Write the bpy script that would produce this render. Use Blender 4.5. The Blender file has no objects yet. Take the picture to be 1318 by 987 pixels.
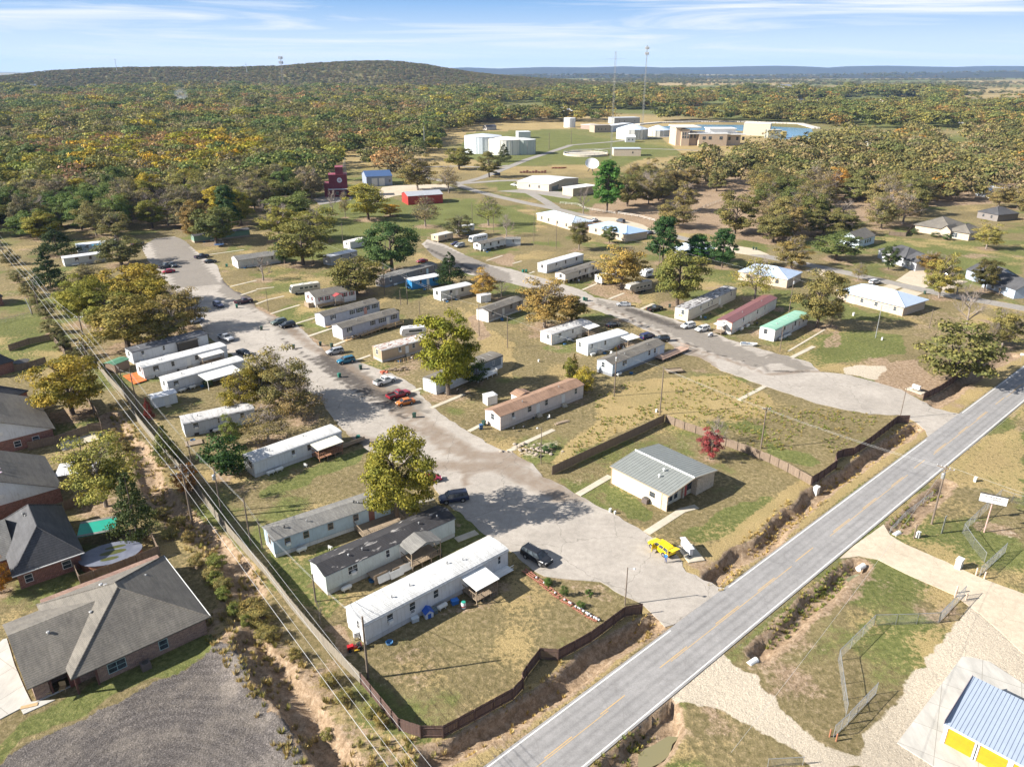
# aerial view of a mobile home park beside a county highway
import bpy, bmesh, math, random
import numpy as np
from mathutils import Vector, Matrix, noise as mnoise
HAZE=0.000032
HOMES=[]
LITTER=[]
random.seed(7); RNG = np.random.default_rng(7)
D = bpy.data
scene = bpy.context.scene
COL = scene.collection
# ---------------------------------------------------------------- survey: photo pixel -> place on the ground
CAM_H, FOC, TILT = 70.0, 960.0, math.atan(403.5/960.0)
CP, SP = math.cos(TILT), math.sin(TILT)
TILES = {'T0':(0,60,3.948),'T1':(330,60,3.948),'T2':(660,60,3.948),'T3':(988,60,3.948),
         'M0':(0,290,3.948),'M1':(330,290,3.948),'M2':(660,290,3.948),'M3':(988,290,3.948),
         'L0':(0,520,3.948),'L1':(330,520,3.948),'L2':(660,520,3.948),'L3':(988,520,3.948),
         'B0':(0,740,3.994),'B1':(330,740,3.994),'B2':(660,740,3.994),'B3':(988,740,3.994),'P':(0,0,1.0)}
def px(t, x, y):
    a = TILES[t]; return (a[0]+x/a[2], a[1]+y/a[2])
def G(p, z=0.0):
    x, y = p; dx = (x-659)/FOC; dy = -(y-493.5)/FOC
    d = (dx, CP+dy*SP, -SP+dy*CP)
    t = (z-CAM_H)/d[2]
    return Vector((d[0]*t, d[1]*t, z))
def g(t, x, y, z=0.0): return G(px(t, x, y), z)
def height_at(pt, ytop):
    """height above pt whose picture row is ytop"""
    k = (493.5-ytop)/FOC
    # (Y*SP + dz*CP)/(Y*CP - dz*SP) = k
    Y = pt.y; dz = (k*Y*CP - Y*SP)/(CP + k*SP)
    return CAM_H + dz - pt.z
# ---------------------------------------------------------------- properties
def tag(o, label=None, cat=None, group=None, kind=None):
    if label: o['label'] = label
    if cat: o['category'] = cat
    if group: o['group'] = group
    if kind: o['kind'] = kind
    return o
def thing(name, label, cat, loc=(0,0,0), rot=0.0, group=None):
    o = D.objects.new(name, None); o.empty_display_size = 0.5
    COL.objects.link(o); o.location = loc; o.rotation_euler = (0,0,rot)
    return tag(o, label, cat, group)
# ---------------------------------------------------------------- mesh builder
ONE={'piers':'pier','posts':'post','legs':'leg','wheels':'wheel','rails':'rail','boards_loose':'board','logs':'log','pots':'flower_pot','planters':'planter','doors':'mailbox_door','tyres':'tyre','skirt_posts':'skirt_post','porch_walls':'porch_wall','net_poles':'net_pole','steps':'step','bed_sides':'bed_side','stones':'stone','frames':'machine'}
class MB:
    def __init__(s): s.v=[]; s.f=[]; s.m=[]; s.k=[]
    def add(s, vs, fs, mi=0):
        n=len(s.v); s.k.append((n,len(s.f))); s.v += [tuple(p) for p in vs]
        for f in fs: s.f.append(tuple(i+n for i in f)); s.m.append(mi)
        return s
    def box(s, x0,y0,z0,x1,y1,z1, mi=0):
        vs=[(x0,y0,z0),(x1,y0,z0),(x1,y1,z0),(x0,y1,z0),(x0,y0,z1),(x1,y0,z1),(x1,y1,z1),(x0,y1,z1)]
        return s.add(vs,[(3,2,1,0),(4,5,6,7),(0,1,5,4),(1,2,6,5),(2,3,7,6),(3,0,4,7)],mi)
    def prism(s, poly, a0, a1, axis='x', mi=0):
        """poly: ccw 2-D outline extruded along axis"""
        n=len(poly); vs=[]
        for a in (a0,a1):
            for (u,w) in poly:
                vs.append({'x':(a,u,w),'y':(u,a,w),'z':(u,w,a)}[axis])
        fs=[tuple(range(n-1,-1,-1)), tuple(range(n,2*n))]+[(i,(i+1)%n,n+(i+1)%n,n+i) for i in range(n)]
        return s.add(vs,fs,mi)
    def tube(s, p0, p1, r0, r1=None, n=8, mi=0, cap=True):
        p0=Vector(p0); p1=Vector(p1); r1=r0 if r1 is None else r1
        d=(p1-p0); 
        if d.length<1e-6: return s
        d.normalize(); u=d.orthogonal().normalized(); w=d.cross(u)
        vs=[]
        for p,r in ((p0,r0),(p1,r1)):
            for i in range(n):
                a=2*math.pi*i/n; vs.append(p+(u*math.cos(a)+w*math.sin(a))*r)
        fs=[(i,(i+1)%n,n+(i+1)%n,n+i) for i in range(n)]
        if cap: fs+= [tuple(range(n-1,-1,-1)), tuple(range(n,2*n))]
        return s.add(vs,fs,mi)
    def lathe(s, prof, n=16, c=(0,0,0), mi=0):
        vs=[]; k=len(prof)
        for (r,z) in prof:
            for i in range(n):
                a=2*math.pi*i/n; vs.append((c[0]+r*math.cos(a),c[1]+r*math.sin(a),c[2]+z))
        fs=[(j*n+i,j*n+(i+1)%n,(j+1)*n+(i+1)%n,(j+1)*n+i) for j in range(k-1) for i in range(n)]
        fs+=[tuple(range((k-1)*n,k*n)), tuple(range(n-1,-1,-1))]
        return s.add(vs,fs,mi)
    def mesh(s, name, mats, smooth=False):
        me=D.meshes.new(name); me.from_pydata(s.v,[],s.f)
        for m in (mats if isinstance(mats,(list,tuple)) else [mats]): me.materials.append(m)
        if len(set(s.m))>1: me.polygons.foreach_set('material_index', s.m)
        if smooth: me.polygons.foreach_set('use_smooth',[True]*len(s.f))
        me.update(); return me
    def build(s, name, mats, parent=None, smooth=False, loc=None, rot=None, label=None, color=None):
        if name in ONE:
            ks=s.k+[(len(s.v),len(s.f))]; o=None
            for (v0,f0),(v1,f1) in list(zip(ks[:-1],ks[1:]))[:99]:
                b_=MB(); b_.v=s.v[v0:v1]; b_.f=[tuple(i-v0 for i in f) for f in s.f[f0:f1]]; b_.m=s.m[f0:f1]
                o=put(ONE[name], b_.mesh(ONE[name],mats,smooth), parent, loc, rot, label, color)
            if len(ks)>100:
                v0,f0=ks[99]; b_=MB(); b_.v=s.v[v0:]; b_.f=[tuple(i-v0 for i in f) for f in s.f[f0:]]; b_.m=s.m[f0:]; o=put(ONE[name], b_.mesh(ONE[name],mats,smooth), parent, loc, rot, label, color); o['kind']='stuff'
            return o
        return put(name, s.mesh(name,mats,smooth), parent, loc, rot, label, color)
def put(name, me, parent=None, loc=None, rot=None, label=None, color=None):
    o=D.objects.new(name, me); COL.objects.link(o)
    if parent is not None: o.parent=parent
    if loc is not None: o.location=loc
    if rot is not None: o.rotation_euler=rot if isinstance(rot,(tuple,list)) else (0,0,rot)
    if label: o['label']=label
    if color: o.color=(color[0],color[1],color[2],1)
    return o
# ---------------------------------------------------------------- materials
MATS={}
def nt(name):
    m=D.materials.new(name); m.use_nodes=True; t=m.node_tree; b=t.nodes['Principled BSDF']; return m,t,b
def N(t,k,**kw):
    n=t.nodes.new(k)
    for a,v in kw.items():
        if a.startswith('i_'):
            key=a[2:]; key=int(key) if key.isdigit() else key.replace('_',' ')
            n.inputs[key].default_value=v
        else: setattr(n,a,v)
    return n
def ramp(t, src, stops, interp='LINEAR'):
    r=t.nodes.new('ShaderNodeValToRGB'); r.color_ramp.interpolation=interp
    e=r.color_ramp.elements
    while len(e)<len(stops): e.new(0.5)
    for i,(p,c) in enumerate(stops):
        e[i].position=p; e[i].color=(c[0],c[1],c[2],1) if hasattr(c,'__len__') else (c,c,c,1)
    t.links.new(src, r.inputs[0]); return r.outputs[0]
def mixc(t, fac, a, b, mode='MIX'):
    m=t.nodes.new('ShaderNodeMix'); m.data_type='RGBA'; m.blend_type=mode
    for s,v in ((m.inputs[0],fac),(m.inputs[6],a),(m.inputs[7],b)):
        if hasattr(v,'links') or hasattr(v,'is_linked'): t.links.new(v,s)
        elif hasattr(v,'__len__'): s.default_value=(v[0],v[1],v[2],1)
        else: s.default_value=v
    return m.outputs[2]
def mth(t, op, a, b=0.0):
    m=t.nodes.new('ShaderNodeMath'); m.operation=op
    for s,v in ((m.inputs[0],a),(m.inputs[1],b)):
        if hasattr(v,'is_linked'): t.links.new(v,s)
        else: s.default_value=v
    return m.outputs[0]
def noisef(t, vec, scale, detail=5, rough=0.55, dist=0.0):
    n=t.nodes.new('ShaderNodeTexNoise'); n.inputs['Scale'].default_value=scale; n.inputs['Detail'].default_value=detail
    n.inputs['Roughness'].default_value=rough; n.inputs['Distortion'].default_value=dist
    if vec is not None: t.links.new(vec,n.inputs['Vector'])
    return n.outputs[0]
def objco(t, scale=None):
    c=t.nodes.new('ShaderNodeTexCoord').outputs['Object']
    if scale:
        m=t.nodes.new('ShaderNodeMapping'); m.inputs['Scale'].default_value=scale; t.links.new(c,m.inputs[0]); c=m.outputs[0]
    return c
def bump(t,b,h,strength=0.3,dist=0.05):
    n=t.nodes.new('ShaderNodeBump'); n.inputs['Strength'].default_value=strength; n.inputs['Distance'].default_value=dist
    t.links.new(h,n.inputs['Height']); t.links.new(n.outputs[0],b.inputs['Normal'])
def paint(name='paint', rough=0.5, var=0.10, dirt=0.25, metal=0.0, coat=0.0, ribs=None, scale=0.8):
    """surface whose base colour is the object's own colour, with weathering"""
    if name in MATS: return MATS[name]
    m,t,b=nt(name); oi=t.nodes.new('ShaderNodeObjectInfo'); c=objco(t)
    n=noisef(t,c,scale,6,0.6); n2=noisef(t,c,6,4)
    k=ramp(t,n,[(0.3,1-var),(0.7,1.0)])
    col=mixc(t,1.0,oi.outputs['Color'],k,'MULTIPLY')
    if dirt:
        st=noisef(t,objco(t,(1.5,1.5,0.25)),2.2,6,0.65)
        f=ramp(t,st,[(0.52,0.0),(0.78,dirt)]); col=mixc(t,f,col,(0.23,0.18,0.12))
    t.links.new(col,b.inputs['Base Color']); b.inputs['Roughness'].default_value=rough; b.inputs['Metallic'].default_value=metal
    if coat: b.inputs['Coat Weight'].default_value=coat; b.inputs['Coat Roughness'].default_value=0.06
    if ribs:
        w=t.nodes.new('ShaderNodeTexWave'); w.wave_type='BANDS'; w.bands_direction=ribs[0]; w.inputs['Scale'].default_value=ribs[1]
        w.inputs['Distortion'].default_value=0; t.links.new(objco(t),w.inputs[0]); bump(t,b,w.outputs[1],0.6,ribs[2]); col=mixc(t,1.0,col,ramp(t,w.outputs[1],[(0.0,0.80),(0.25,1.0)]),'MULTIPLY'); t.links.new(col,b.inputs['Base Color'])
    else: bump(t,b,n2,0.08,0.02)
    MATS[name]=m; return m
def plain(name, c1, c2=None, scale=1.0, rough=0.8, metal=0.0, bmp=0.2, bdist=0.02, stretch=None, spec=None, detail=6):
    if name in MATS: return MATS[name]
    m,t,b=nt(name); c=objco(t,stretch); n=noisef(t,c,scale,detail,0.62)
    c2=c2 or tuple(x*0.75 for x in c1)
    t.links.new(ramp(t,n,[(0.3,c2),(0.7,c1)]),b.inputs['Base Color'])
    b.inputs['Roughness'].default_value=rough; b.inputs['Metallic'].default_value=metal
    if spec is not None: b.inputs['Specular IOR Level'].default_value=spec
    if bmp: bump(t,b,noisef(t,c,scale*9,4),bmp,bdist)
    MATS[name]=m; return m
def shingle(name, c1, c2, patch=None, pf=0.6, psc=0.25):
    if name in MATS: return MATS[name]
    m,t,b=nt(name); c=objco(t)
    big=noisef(t,c,0.35,5,0.6); col=ramp(t,big,[(0.3,c2),(0.7,c1)])
    fine=noisef(t,objco(t,(1,2.5,2.5)),4.5,4,0.8); col=mixc(t,1.0,col,ramp(t,fine,[(0.3,0.58),(0.7,1.3)]),'MULTIPLY')
    w=t.nodes.new('ShaderNodeTexWave'); w.bands_direction='Y'; w.inputs['Scale'].default_value=1.1; w.inputs['Distortion'].default_value=1.0
    w.inputs['Detail'].default_value=2; t.links.new(c,w.inputs[0])
    col=mixc(t,1.0,col,ramp(t,w.outputs[1],[(0.0,0.76),(1.0,1.04)]),'MULTIPLY'); sk=noisef(t,objco(t,(2.2,0.25,1)),1.2,5,0.6); col=mixc(t,1.0,col,ramp(t,sk,[(0.35,0.82),(0.65,1.1)]),'MULTIPLY')
    if patch:
        pn=noisef(t,objco(t,(0.5,1.2,1)),psc*4,7,0.6,0.4); f=ramp(t,pn,[(pf-0.03,0.0),(pf+0.03,1.0)]); col=mixc(t,f,col,patch)
    t.links.new(col,b.inputs['Base Color']); b.inputs['Roughness'].default_value=0.9
    bump(t,b,fine,0.3,0.02); MATS[name]=m; return m
def brick(name, c1, c2, mort, scale=1.0):
    if name in MATS: return MATS[name]
    m,t,b=nt(name); c=t.nodes.new('ShaderNodeTexCoord'); s=t.nodes.new('ShaderNodeSeparateXYZ'); t.links.new(c.outputs['Object'],s.inputs[0])
    k=t.nodes.new('ShaderNodeCombineXYZ'); t.links.new(mth(t,'ADD',s.outputs[0],s.outputs[1]),k.inputs[0]); t.links.new(s.outputs[2],k.inputs[1])
    br=t.nodes.new('ShaderNodeTexBrick'); t.links.new(k.outputs[0],br.inputs['Vector'])
    br.inputs['Scale'].default_value=scale; br.inputs['Brick Width'].default_value=0.42; br.inputs['Row Height'].default_value=0.15
    br.inputs['Mortar Size'].default_value=0.012; br.inputs['Color1'].default_value=(*c1,1); br.inputs['Color2'].default_value=(*c2,1); br.inputs['Mortar'].default_value=(*mort,1)
    n=noisef(t,c.outputs['Object'],3,5)
    t.links.new(mixc(t,1.0,br.outputs[0],ramp(t,n,[(0.3,0.7),(0.7,1.1)]),'MULTIPLY'),b.inputs['Base Color'])
    b.inputs['Roughness'].default_value=0.9; bump(t,b,br.outputs[1],-0.3,0.02); MATS[name]=m; return m
def glassy(name='window_glass'):
    if name in MATS: return MATS[name]
    m,t,b=nt(name); n=noisef(t,objco(t),1.3,2)
    t.links.new(ramp(t,n,[(0.35,(0.02,0.025,0.03)),(0.65,(0.07,0.085,0.1))]),b.inputs['Base Color'])
    b.inputs['Roughness'].default_value=0.12; b.inputs['Specular IOR Level'].default_value=0.7; MATS[name]=m; return m
WALLP=paint('wall_paint',0.6,0.16,0.42,ribs=('Z',1.3,0.02))
WALLV=paint('sheet_siding',0.5,0.14,0.42,ribs=('X',1.6,0.02))
PLAINP=paint('painted_surface',0.55,0.12,0.18)
CARP=paint('car_paint',0.28,0.03,0.04,coat=0.6)
ROOFM=paint('metal_roof',0.5,0.12,0.12,ribs=('X',1.0,0.03))
TRIM=plain('white_trim',(0.75,0.75,0.73),(0.62,0.62,0.60),2,0.5)
DARKT=plain('dark_trim',(0.05,0.045,0.04),None,2,0.6)
GLASS=glassy()
WOOD=plain('weathered_wood',(0.30,0.23,0.16),(0.19,0.145,0.10),1.2,0.85,stretch=(1,1,4),bmp=0.4)
FENCED=plain('dark_fence_wood',(0.125,0.075,0.06),(0.07,0.042,0.035),1.5,0.85,stretch=(3,3,0.4))
FENCEG=plain('grey_fence_wood',(0.25,0.22,0.17),(0.15,0.13,0.105),1.5,0.85,stretch=(3,3,0.4))
FENCEB=plain('brown_fence_wood',(0.24,0.18,0.13),(0.145,0.105,0.075),1.5,0.85,stretch=(3,3,0.4))
NEWWOOD=plain('new_wood',(0.48,0.33,0.17),(0.36,0.24,0.12),2,0.8)
POLEW=plain('pole_wood',(0.20,0.155,0.12),(0.11,0.085,0.065),1.2,0.9,stretch=(2,2,0.2))
GALV=plain('galvanised_steel',(0.46,0.47,0.48),(0.34,0.35,0.36),3,0.42,0.6)
WIRE=plain('aluminium_wire',(0.62,0.62,0.6),(0.5,0.5,0.5),3,0.45,0.3)
CONC=plain('concrete',(0.50,0.45,0.36),(0.38,0.335,0.26),0.6,0.9)
CONCW=plain('white_concrete',(0.48,0.46,0.42),(0.41,0.39,0.35),0.25,0.85,bmp=0.1)
_t=CONCW.node_tree; _b=_t.nodes['Principled BSDF']; _o=_b.inputs['Base Color'].links[0].from_socket; _k=N(_t,'ShaderNodeTexBrick'); _k.offset=0; _k.inputs['Scale'].default_value=1; _k.inputs['Brick Width'].default_value=4.2; _k.inputs['Row Height'].default_value=4.2; _k.inputs['Mortar Size'].default_value=0.035; _k.inputs['Color1'].default_value=(1,1,1,1); _k.inputs['Color2'].default_value=(.93,.93,.93,1); _k.inputs['Mortar'].default_value=(.6,.58,.55,1); _m=N(_t,'ShaderNodeMapping'); _m.inputs['Rotation'].default_value=(0,0,0.55); _t.links.new(objco(_t),_m.inputs[0]); _t.links.new(_m.outputs[0],_k.inputs[0]); _t.links.new(mixc(_t,1.0,mixc(_t,1.0,_o,_k.outputs[0],'MULTIPLY'),ramp(_t,noisef(_t,objco(_t,(1,.3,1)),.5,6,.7),[(0.35,.8),(0.6,1.05)]),'MULTIPLY'),_b.inputs['Base Color'])
RUBBER=plain('rubber',(0.02,0.02,0.02),None,2,0.85)
RIM=plain('alloy_rim',(0.45,0.45,0.46),None,2,0.35,0.7)
LAMPG=plain('lamp_lens',(0.7,0.7,0.68),None,2,0.15)
TAILR=plain('tail_lens',(0.35,0.02,0.02),None,2,0.2)
BARK=plain('bark',(0.16,0.12,0.09),(0.085,0.065,0.05),3,0.95,stretch=(2,2,0.3))
TWIG=plain('twig_bark',(0.27,0.225,0.19),(0.17,0.14,0.12),3,0.95)
SH_GREY=shingle('grey_shingles',(0.235,0.225,0.205),(0.17,0.165,0.155))
SH_DARK=shingle('charcoal_shingles',(0.095,0.095,0.10),(0.06,0.06,0.065))
SH_BLACK=shingle('black_shingles_worn',(0.045,0.042,0.045),(0.028,0.027,0.03),(0.33,0.31,0.29),0.64,0.2)
SH_BROWN=shingle('brown_shingles',(0.36,0.225,0.15),(0.26,0.155,0.10))
SH_TAUPE=shingle('taupe_shingles',(0.20,0.18,0.15),(0.135,0.122,0.105))
RUSTR=shingle('white_roof_rusty',(0.62,0.60,0.57),(0.5,0.48,0.45),(0.24,0.095,0.05),0.545,0.35)
WORNR=shingle('white_roof_worn',(0.58,0.57,0.56),(0.46,0.45,0.44),(0.16,0.14,0.13),0.62,0.45)
WORNB=shingle('patched_roof',(0.55,0.54,0.53),(0.38,0.37,0.37),(0.06,0.05,0.05),0.53,0.3)
WHITER=shingle('white_coated_roof',(0.62,0.62,0.61),(0.52,0.52,0.51),(0.36,0.35,0.34),0.68,0.5)
BRK=brick('red_brick',(0.27,0.105,0.07),(0.19,0.07,0.05),(0.33,0.28,0.24))
BRKT=brick('tan_brick',(0.56,0.46,0.35),(0.48,0.38,0.28),(0.5,0.45,0.38))
BRKM=brick('mixed_brick',(0.30,0.19,0.14),(0.20,0.115,0.09),(0.36,0.31,0.27))
# ================================================================ GROUND
def pip(X, Y, poly):
    """points inside polygon (numpy)"""
    r=np.zeros(X.shape,bool); n=len(poly)
    xs=[p[0] for p in poly]; ys=[p[1] for p in poly]
    bb=(X>=min(xs))&(X<=max(xs))&(Y>=min(ys))&(Y<=max(ys))
    x=X[bb]; y=Y[bb]; c=np.zeros(x.shape,bool); j=n-1
    for i in range(n):
        xi,yi=poly[i][0],poly[i][1]; xj,yj=poly[j][0],poly[j][1]
        if yi!=yj:
            c ^= ((yi>y)!=(yj>y)) & (x < (xj-xi)*(y-yi)/(yj-yi)+xi)
        j=i
    r[bb]=c; return r
def dline(X, Y, pl, maxd=12):
    """distance to a polyline"""
    d=np.full(X.shape,1e3)
    for a,b in zip(pl[:-1],pl[1:]):
        bb=(X>=min(a[0],b[0])-maxd)&(X<=max(a[0],b[0])+maxd)&(Y>=min(a[1],b[1])-maxd)&(Y<=max(a[1],b[1])+maxd)
        x=X[bb]; y=Y[bb]; dx,dy=b[0]-a[0],b[1]-a[1]; L=dx*dx+dy*dy+1e-9
        t=np.clip(((x-a[0])*dx+(y-a[1])*dy)/L,0,1)
        q=np.hypot(x-a[0]-t*dx,y-a[1]-t*dy); d[bb]=np.minimum(d[bb],q)
    return d
def vnoise(X, Y, s, seed=0):
    """cheap value noise -1..1"""
    r=np.random.default_rng(seed); T=r.random((256,256))*2-1
    u=X/s+1000; v=Y/s+1000; i=np.floor(u).astype(int); j=np.floor(v).astype(int); fu=u-i; fv=v-j
    fu=fu*fu*(3-2*fu); fv=fv*fv*(3-2*fv); a=T[i%256,j%256]; b=T[(i+1)%256,j%256]; c=T[i%256,(j+1)%256]; d=T[(i+1)%256,(j+1)%256]
    return (a*(1-fu)+b*fu)*(1-fv)+(c*(1-fu)+d*fu)*fv
def fbm(X,Y,s,seed=0,o=4):
    r=0;a=1;tot=0
    for k in range(o): r=r+a*vnoise(X,Y,s/2**k,seed+k); tot+=a; a*=0.55
    return r/tot
def W(*pts):
    """list of (tile,x,y) or (x,y) -> ground points"""
    out=[]
    for p in pts:
        q=g(*p) if isinstance(p[0],str) else G(p); out.append((q.x,q.y))
    return out
def T(t,*xy): return [ (lambda q:(q.x,q.y))(g(t,a,b)) for a,b in xy ]
# --- the county highway is straight: axis from its painted edge lines
la=g('B2',0,890); lb=g('M3',1000,945); ra=g('B2',340,985); rb=g('M3',1290,907)
HU=(lb-la).normalized(); HN=Vector((-HU.y,HU.x,0))
HW=(abs((ra-la).dot(HN))+abs((rb-la).dot(HN)))/2
HC=la-HN*HW/2
def hwp(s, off): p=HC+HU*s+HN*off; return (p.x,p.y)
ST1=W((441,552),(457,567),(478,582),(500,592),(530,600),(556,622),(574,648),(606,672),(632,692),(662,712),(690,738),(712,744),(740,746),(773,749),(800,766),(826,776),(838,789),(858,808),
      (905,781),(941,757),(925,755),(906,746),(884,736),(874,716),(862,706),(837,690),(804,669),(775,653),(746,638),(718,621),(700,614),(685,597),(660,583),(639,576),(620,566),(603,555),(584,544),(571,535),(556,524),(546,512),(536,500),(524,490),(505,481),(484,474),(458,464),(440,458),(419,452),(406,442),(393,428),(381,417),(366,411),(350,406),(330,397),(322,382),(299,373),(287,361),(279,341),(258,328),(238,310),(225,304.7),(200,307),(182,318),(192,338),(205,353),(218,366),(236,384),(250,402),(262,425),(280,445),(294,454),(312,464),(332,474),(360,487),(392,500),(412,514),(424,532))
ST2=W((1237.5,533),(1222,550),(1196,567),(1190.6,553),(1175.4,541.5),(1165,535),(1142,534),(1119.7,532.7),(1089,527.6),(1051,519),(1018,508),(984,496.4),(955,486),(928.5,477.4),(903,461),(875.3,454),(862,442),(837,428),(812,416),(786,406),(761,397),(735,388),(708,378),(683,372),(660,365),(632,360),(603,353),(580,342),(558,330),(543,314),(550,308),(573,315),(592,325),(609,333),(629,340.7),(660,347),(698,358),(725,366),(749,373.6),(766,383),(794,387.5),(812,394),(838,402),(866,410),(890,420),(918,428),(938.6,436.9),(964,444.5),(988,452),(1018.4,459.7),(1042,466),(1056.4,478.7),(1090,482),(1129.8,492.6),(1160,501.5),(1185.6,515.4),(1203.3,525.6),(1222,530))
DRIVE=W((1080.5,718.5),(1106,697),(1137.5,674.5),(1145,688.4),(1165,700),(1216,722.6),(1266.6,745.4),(1318,764),(1400,800),(1460,880),(1400,930),(1335,850),(1318,842),(1290,815),(1262,790),(1228.6,765.7),(1165,737.8),(1129.8,720),(1107,716))
PAD=W(('B3',1000,418),('B3',1060,425),('B3',1140,445),('B3',1318,560),('P',1500,1000),('P',1330,1150),('B3',1100,1100),('B3',860,987),('B3',665,862))
HPAD=W(('B0',-40,380),('B0',15,330),('B0',35,325),('B0',75,460),('B0',130,590),('B0',160,650),('B0',285,640),('B0',120,715),('B0',105,685),('B0',0,740),('B0',-120,790),('B0',-160,500))
# ditches: (polyline, depth, half width)
DITCH=[(T('B1',(-30,360),(80,500),(180,640),(270,760),(360,880),(430,1000),(500,1150)),1.5,2.3),
       (T('L0',(560,60),(640,190),(735,280),(760,370),(850,520),(1000,640),(1180,800),(1240,900),(1280,960)),0.9,2.0),
       (T('B2',(-400,960),(-200,850),(0,735),(200,600),(470,385),(640,290),(735,240)),1.4,1.7),
       (T('L2',(1000,900),(1150,790),(1303,680))+T('L3',(100,560),(220,480),(420,340),(600,215),(755,115)),1.4,1.6),
       (T('B2',(560,1010),(700,870),(770,770),(755,700)),1.3,2.6),
       (T('L3',(470,820),(400,880))+T('B3',(350,60),(200,180),(80,290),(-60,390)),1.1,1.5),
       (T('L3',(650,640),(740,560),(840,470),(900,400)),0.8,1.4),
       (T('M3',(820,930),(900,880),(1000,800),(1150,700),(1250,660)),0.7,1.6)]
MOUND=[(T('B1',(-40,420),(60,560),(150,720),(240,900),(300,1010)),0.7,2.4),(T('L0',(1190,1190),(1240,1260),(1310,1390)),1.0,3.0)]
def axis(lo,hi,step,far_lo,far_hi,gr=1.055):
    a=list(np.arange(lo,hi,step)); s=step; x=a[-1]
    while x<far_hi: s*=gr; x+=s; a.append(x)
    b=[]; s=step; x=lo
    while x>far_lo: s*=gr; x-=s; b.append(x)
    return np.array(b[::-1]+a)
XS=axis(-115,165,0.55,-16000,16000,1.05); YS=axis(40,330,0.55,-400,26000,1.028)
GX,GY=np.meshgrid(XS,YS)
wob=fbm(GX,GY,7,3); PXX=GX+wob*1.1; PYY=GY+fbm(GX,GY,7,9)*1.1
Z=0.06*fbm(GX,GY,4,20)-0.02
near=(GY<420)&(np.abs(GX)<260)
ditchm=np.zeros_like(Z)
for pl,dep,hw in DITCH:
    d=dline(PXX,PYY,pl); k=np.clip((hw*1.05-d)/1.0,0,1); k=k*k*(3-2*k); Z-=dep*k*(1+0.25*fbm(GX,GY,1.5,40)); ditchm=np.maximum(ditchm,k)
for pl,dep,hw in MOUND:
    d=dline(PXX,PYY,pl); k=np.clip(1-d/(hw*1.6),0,1); k=k*k*(3-2*k); Z+=dep*k*(1+0.6*fbm(GX,GY,1.8,44))
# scrub bank: lumpy soil
BANK=W(('B1',-60,100),('B1',250,420),('B1',560,760),('B1',860,850),('B1',1000,870),('B1',700,1060),('B1',200,1060),('B0',1000,250))
BANK2=W(('L0',560,0),('L0',640,60),('L0',760,200),('L0',900,420),('L0',1100,650),('L0',1303,850),('L0',1400,960),('L0',1180,1080),('L0',1000,800),('L0',820,590),('L0',740,430),('L0',600,300),('L0',560,150))
for pg,a in ((BANK,0.30),(BANK2,0.30)):
    k=pip(PXX,PYY,pg).astype(float); Z+=a*k*fbm(GX,GY,2.2,61)
# flatten under pavement, buildings pads
flat=np.zeros_like(Z,bool)
for pg in (ST1,ST2,DRIVE,PAD,HPAD): flat|=pip(GX,GY,pg)
s_=(GX-HC.x)*HU.x+(GY-HC.y)*HU.y; o_=(GX-HC.x)*HN.x+(GY-HC.y)*HN.y
hwm=np.abs(o_)<HW/2+0.9
Z=np.where(flat,np.minimum(Z,-0.06),Z); Z=np.where(hwm&(GY<700),-0.05,Z)
Z=np.where(near,Z,np.minimum(Z*0-0.05,Z))
# gentle far relief: nothing until 2 km
R=np.hypot(GX,GY)
Z+=np.where(R>2500,np.clip((R-2500)/6000,0,1)*10*fbm(GX,GY,2500,70),0)
# zones ---------------------------------------------------------
dirt=np.zeros_like(Z); green=np.zeros_like(Z); straw=np.zeros_like(Z); grav=np.zeros_like(Z)
PX2=GX+wob*1.9+0.7*fbm(GX,GY,2.2,77); PY2=GY+fbm(GX,GY,6,9)*1.9+0.7*fbm(GX,GY,2.2,78)
def zone(arr,pg,v=1.0): arr[...]=np.where(pip(PX2,PY2,pg),np.maximum(arr,v),arr)
def line(arr,pl,w,v=1.0,soft=1.0):
    d=dline(PXX,PYY,pl); arr[...]=np.maximum(arr,v*np.clip((w+soft-d)/soft,0,1))
base=0.5+0.5*fbm(GX,GY,16,101,5)
green+=np.clip(0.26+0.95*fbm(GX,GY,13,110,5),0,0.85); straw+=np.clip(0.22+0.85*fbm(GX,GY,11,120,5),0,0.75); dirt+=np.clip(0.02+0.95*fbm(GX,GY,12,130,5),0,0.75)*(GY<420)
# gravel pad lower left and its tracks
GRAV=W(('B0',0,960),('B0',120,860),('B0',300,775),('B0',560,650),('B0',700,580),('B0',900,480),('B0',1090,375),('B0',1200,350),('B0',1225,440),('B0',1300,540),('B1',60,640),('B1',180,800),('B1',230,900),('B1',240,1060),('B0',0,1500),('B0',-300,1300))
zone(grav,GRAV)
line(dirt,T('B0',(1215,330),(1250,420),(1310,560))+T('B1',(40,560),(150,700),(220,850),(280,990)),1.6,1.0,1.2)
zone(dirt,BANK,0.5); zone(dirt,BANK2,0.42); zone(straw,BANK,0.55); zone(straw,BANK2,0.6)
for pl,dep,hw in DITCH: line(dirt,pl,hw*0.9,0.95,1.2)
# verge strips beside the highway
vn=np.clip((o_-HW/2)/1.0,0,1)*np.clip((9.5-o_)/1.5,0,1)*(GY<400); straw=np.maximum(straw,0.75*vn); dirt=np.maximum(dirt,0.45*vn*(o_<4.5))
vs=np.clip((-o_-HW/2)/0.6,0,1)*np.clip((5.0+o_)/1.0+2,0,1)*(o_>-8)*(GY<400); green=np.maximum(green,0.5*vs)
sh=np.clip(1-np.abs(np.abs(o_)-HW/2-0.6)/0.9,0,1)*(GY<700); grav=np.maximum(grav,0.65*sh)
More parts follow.
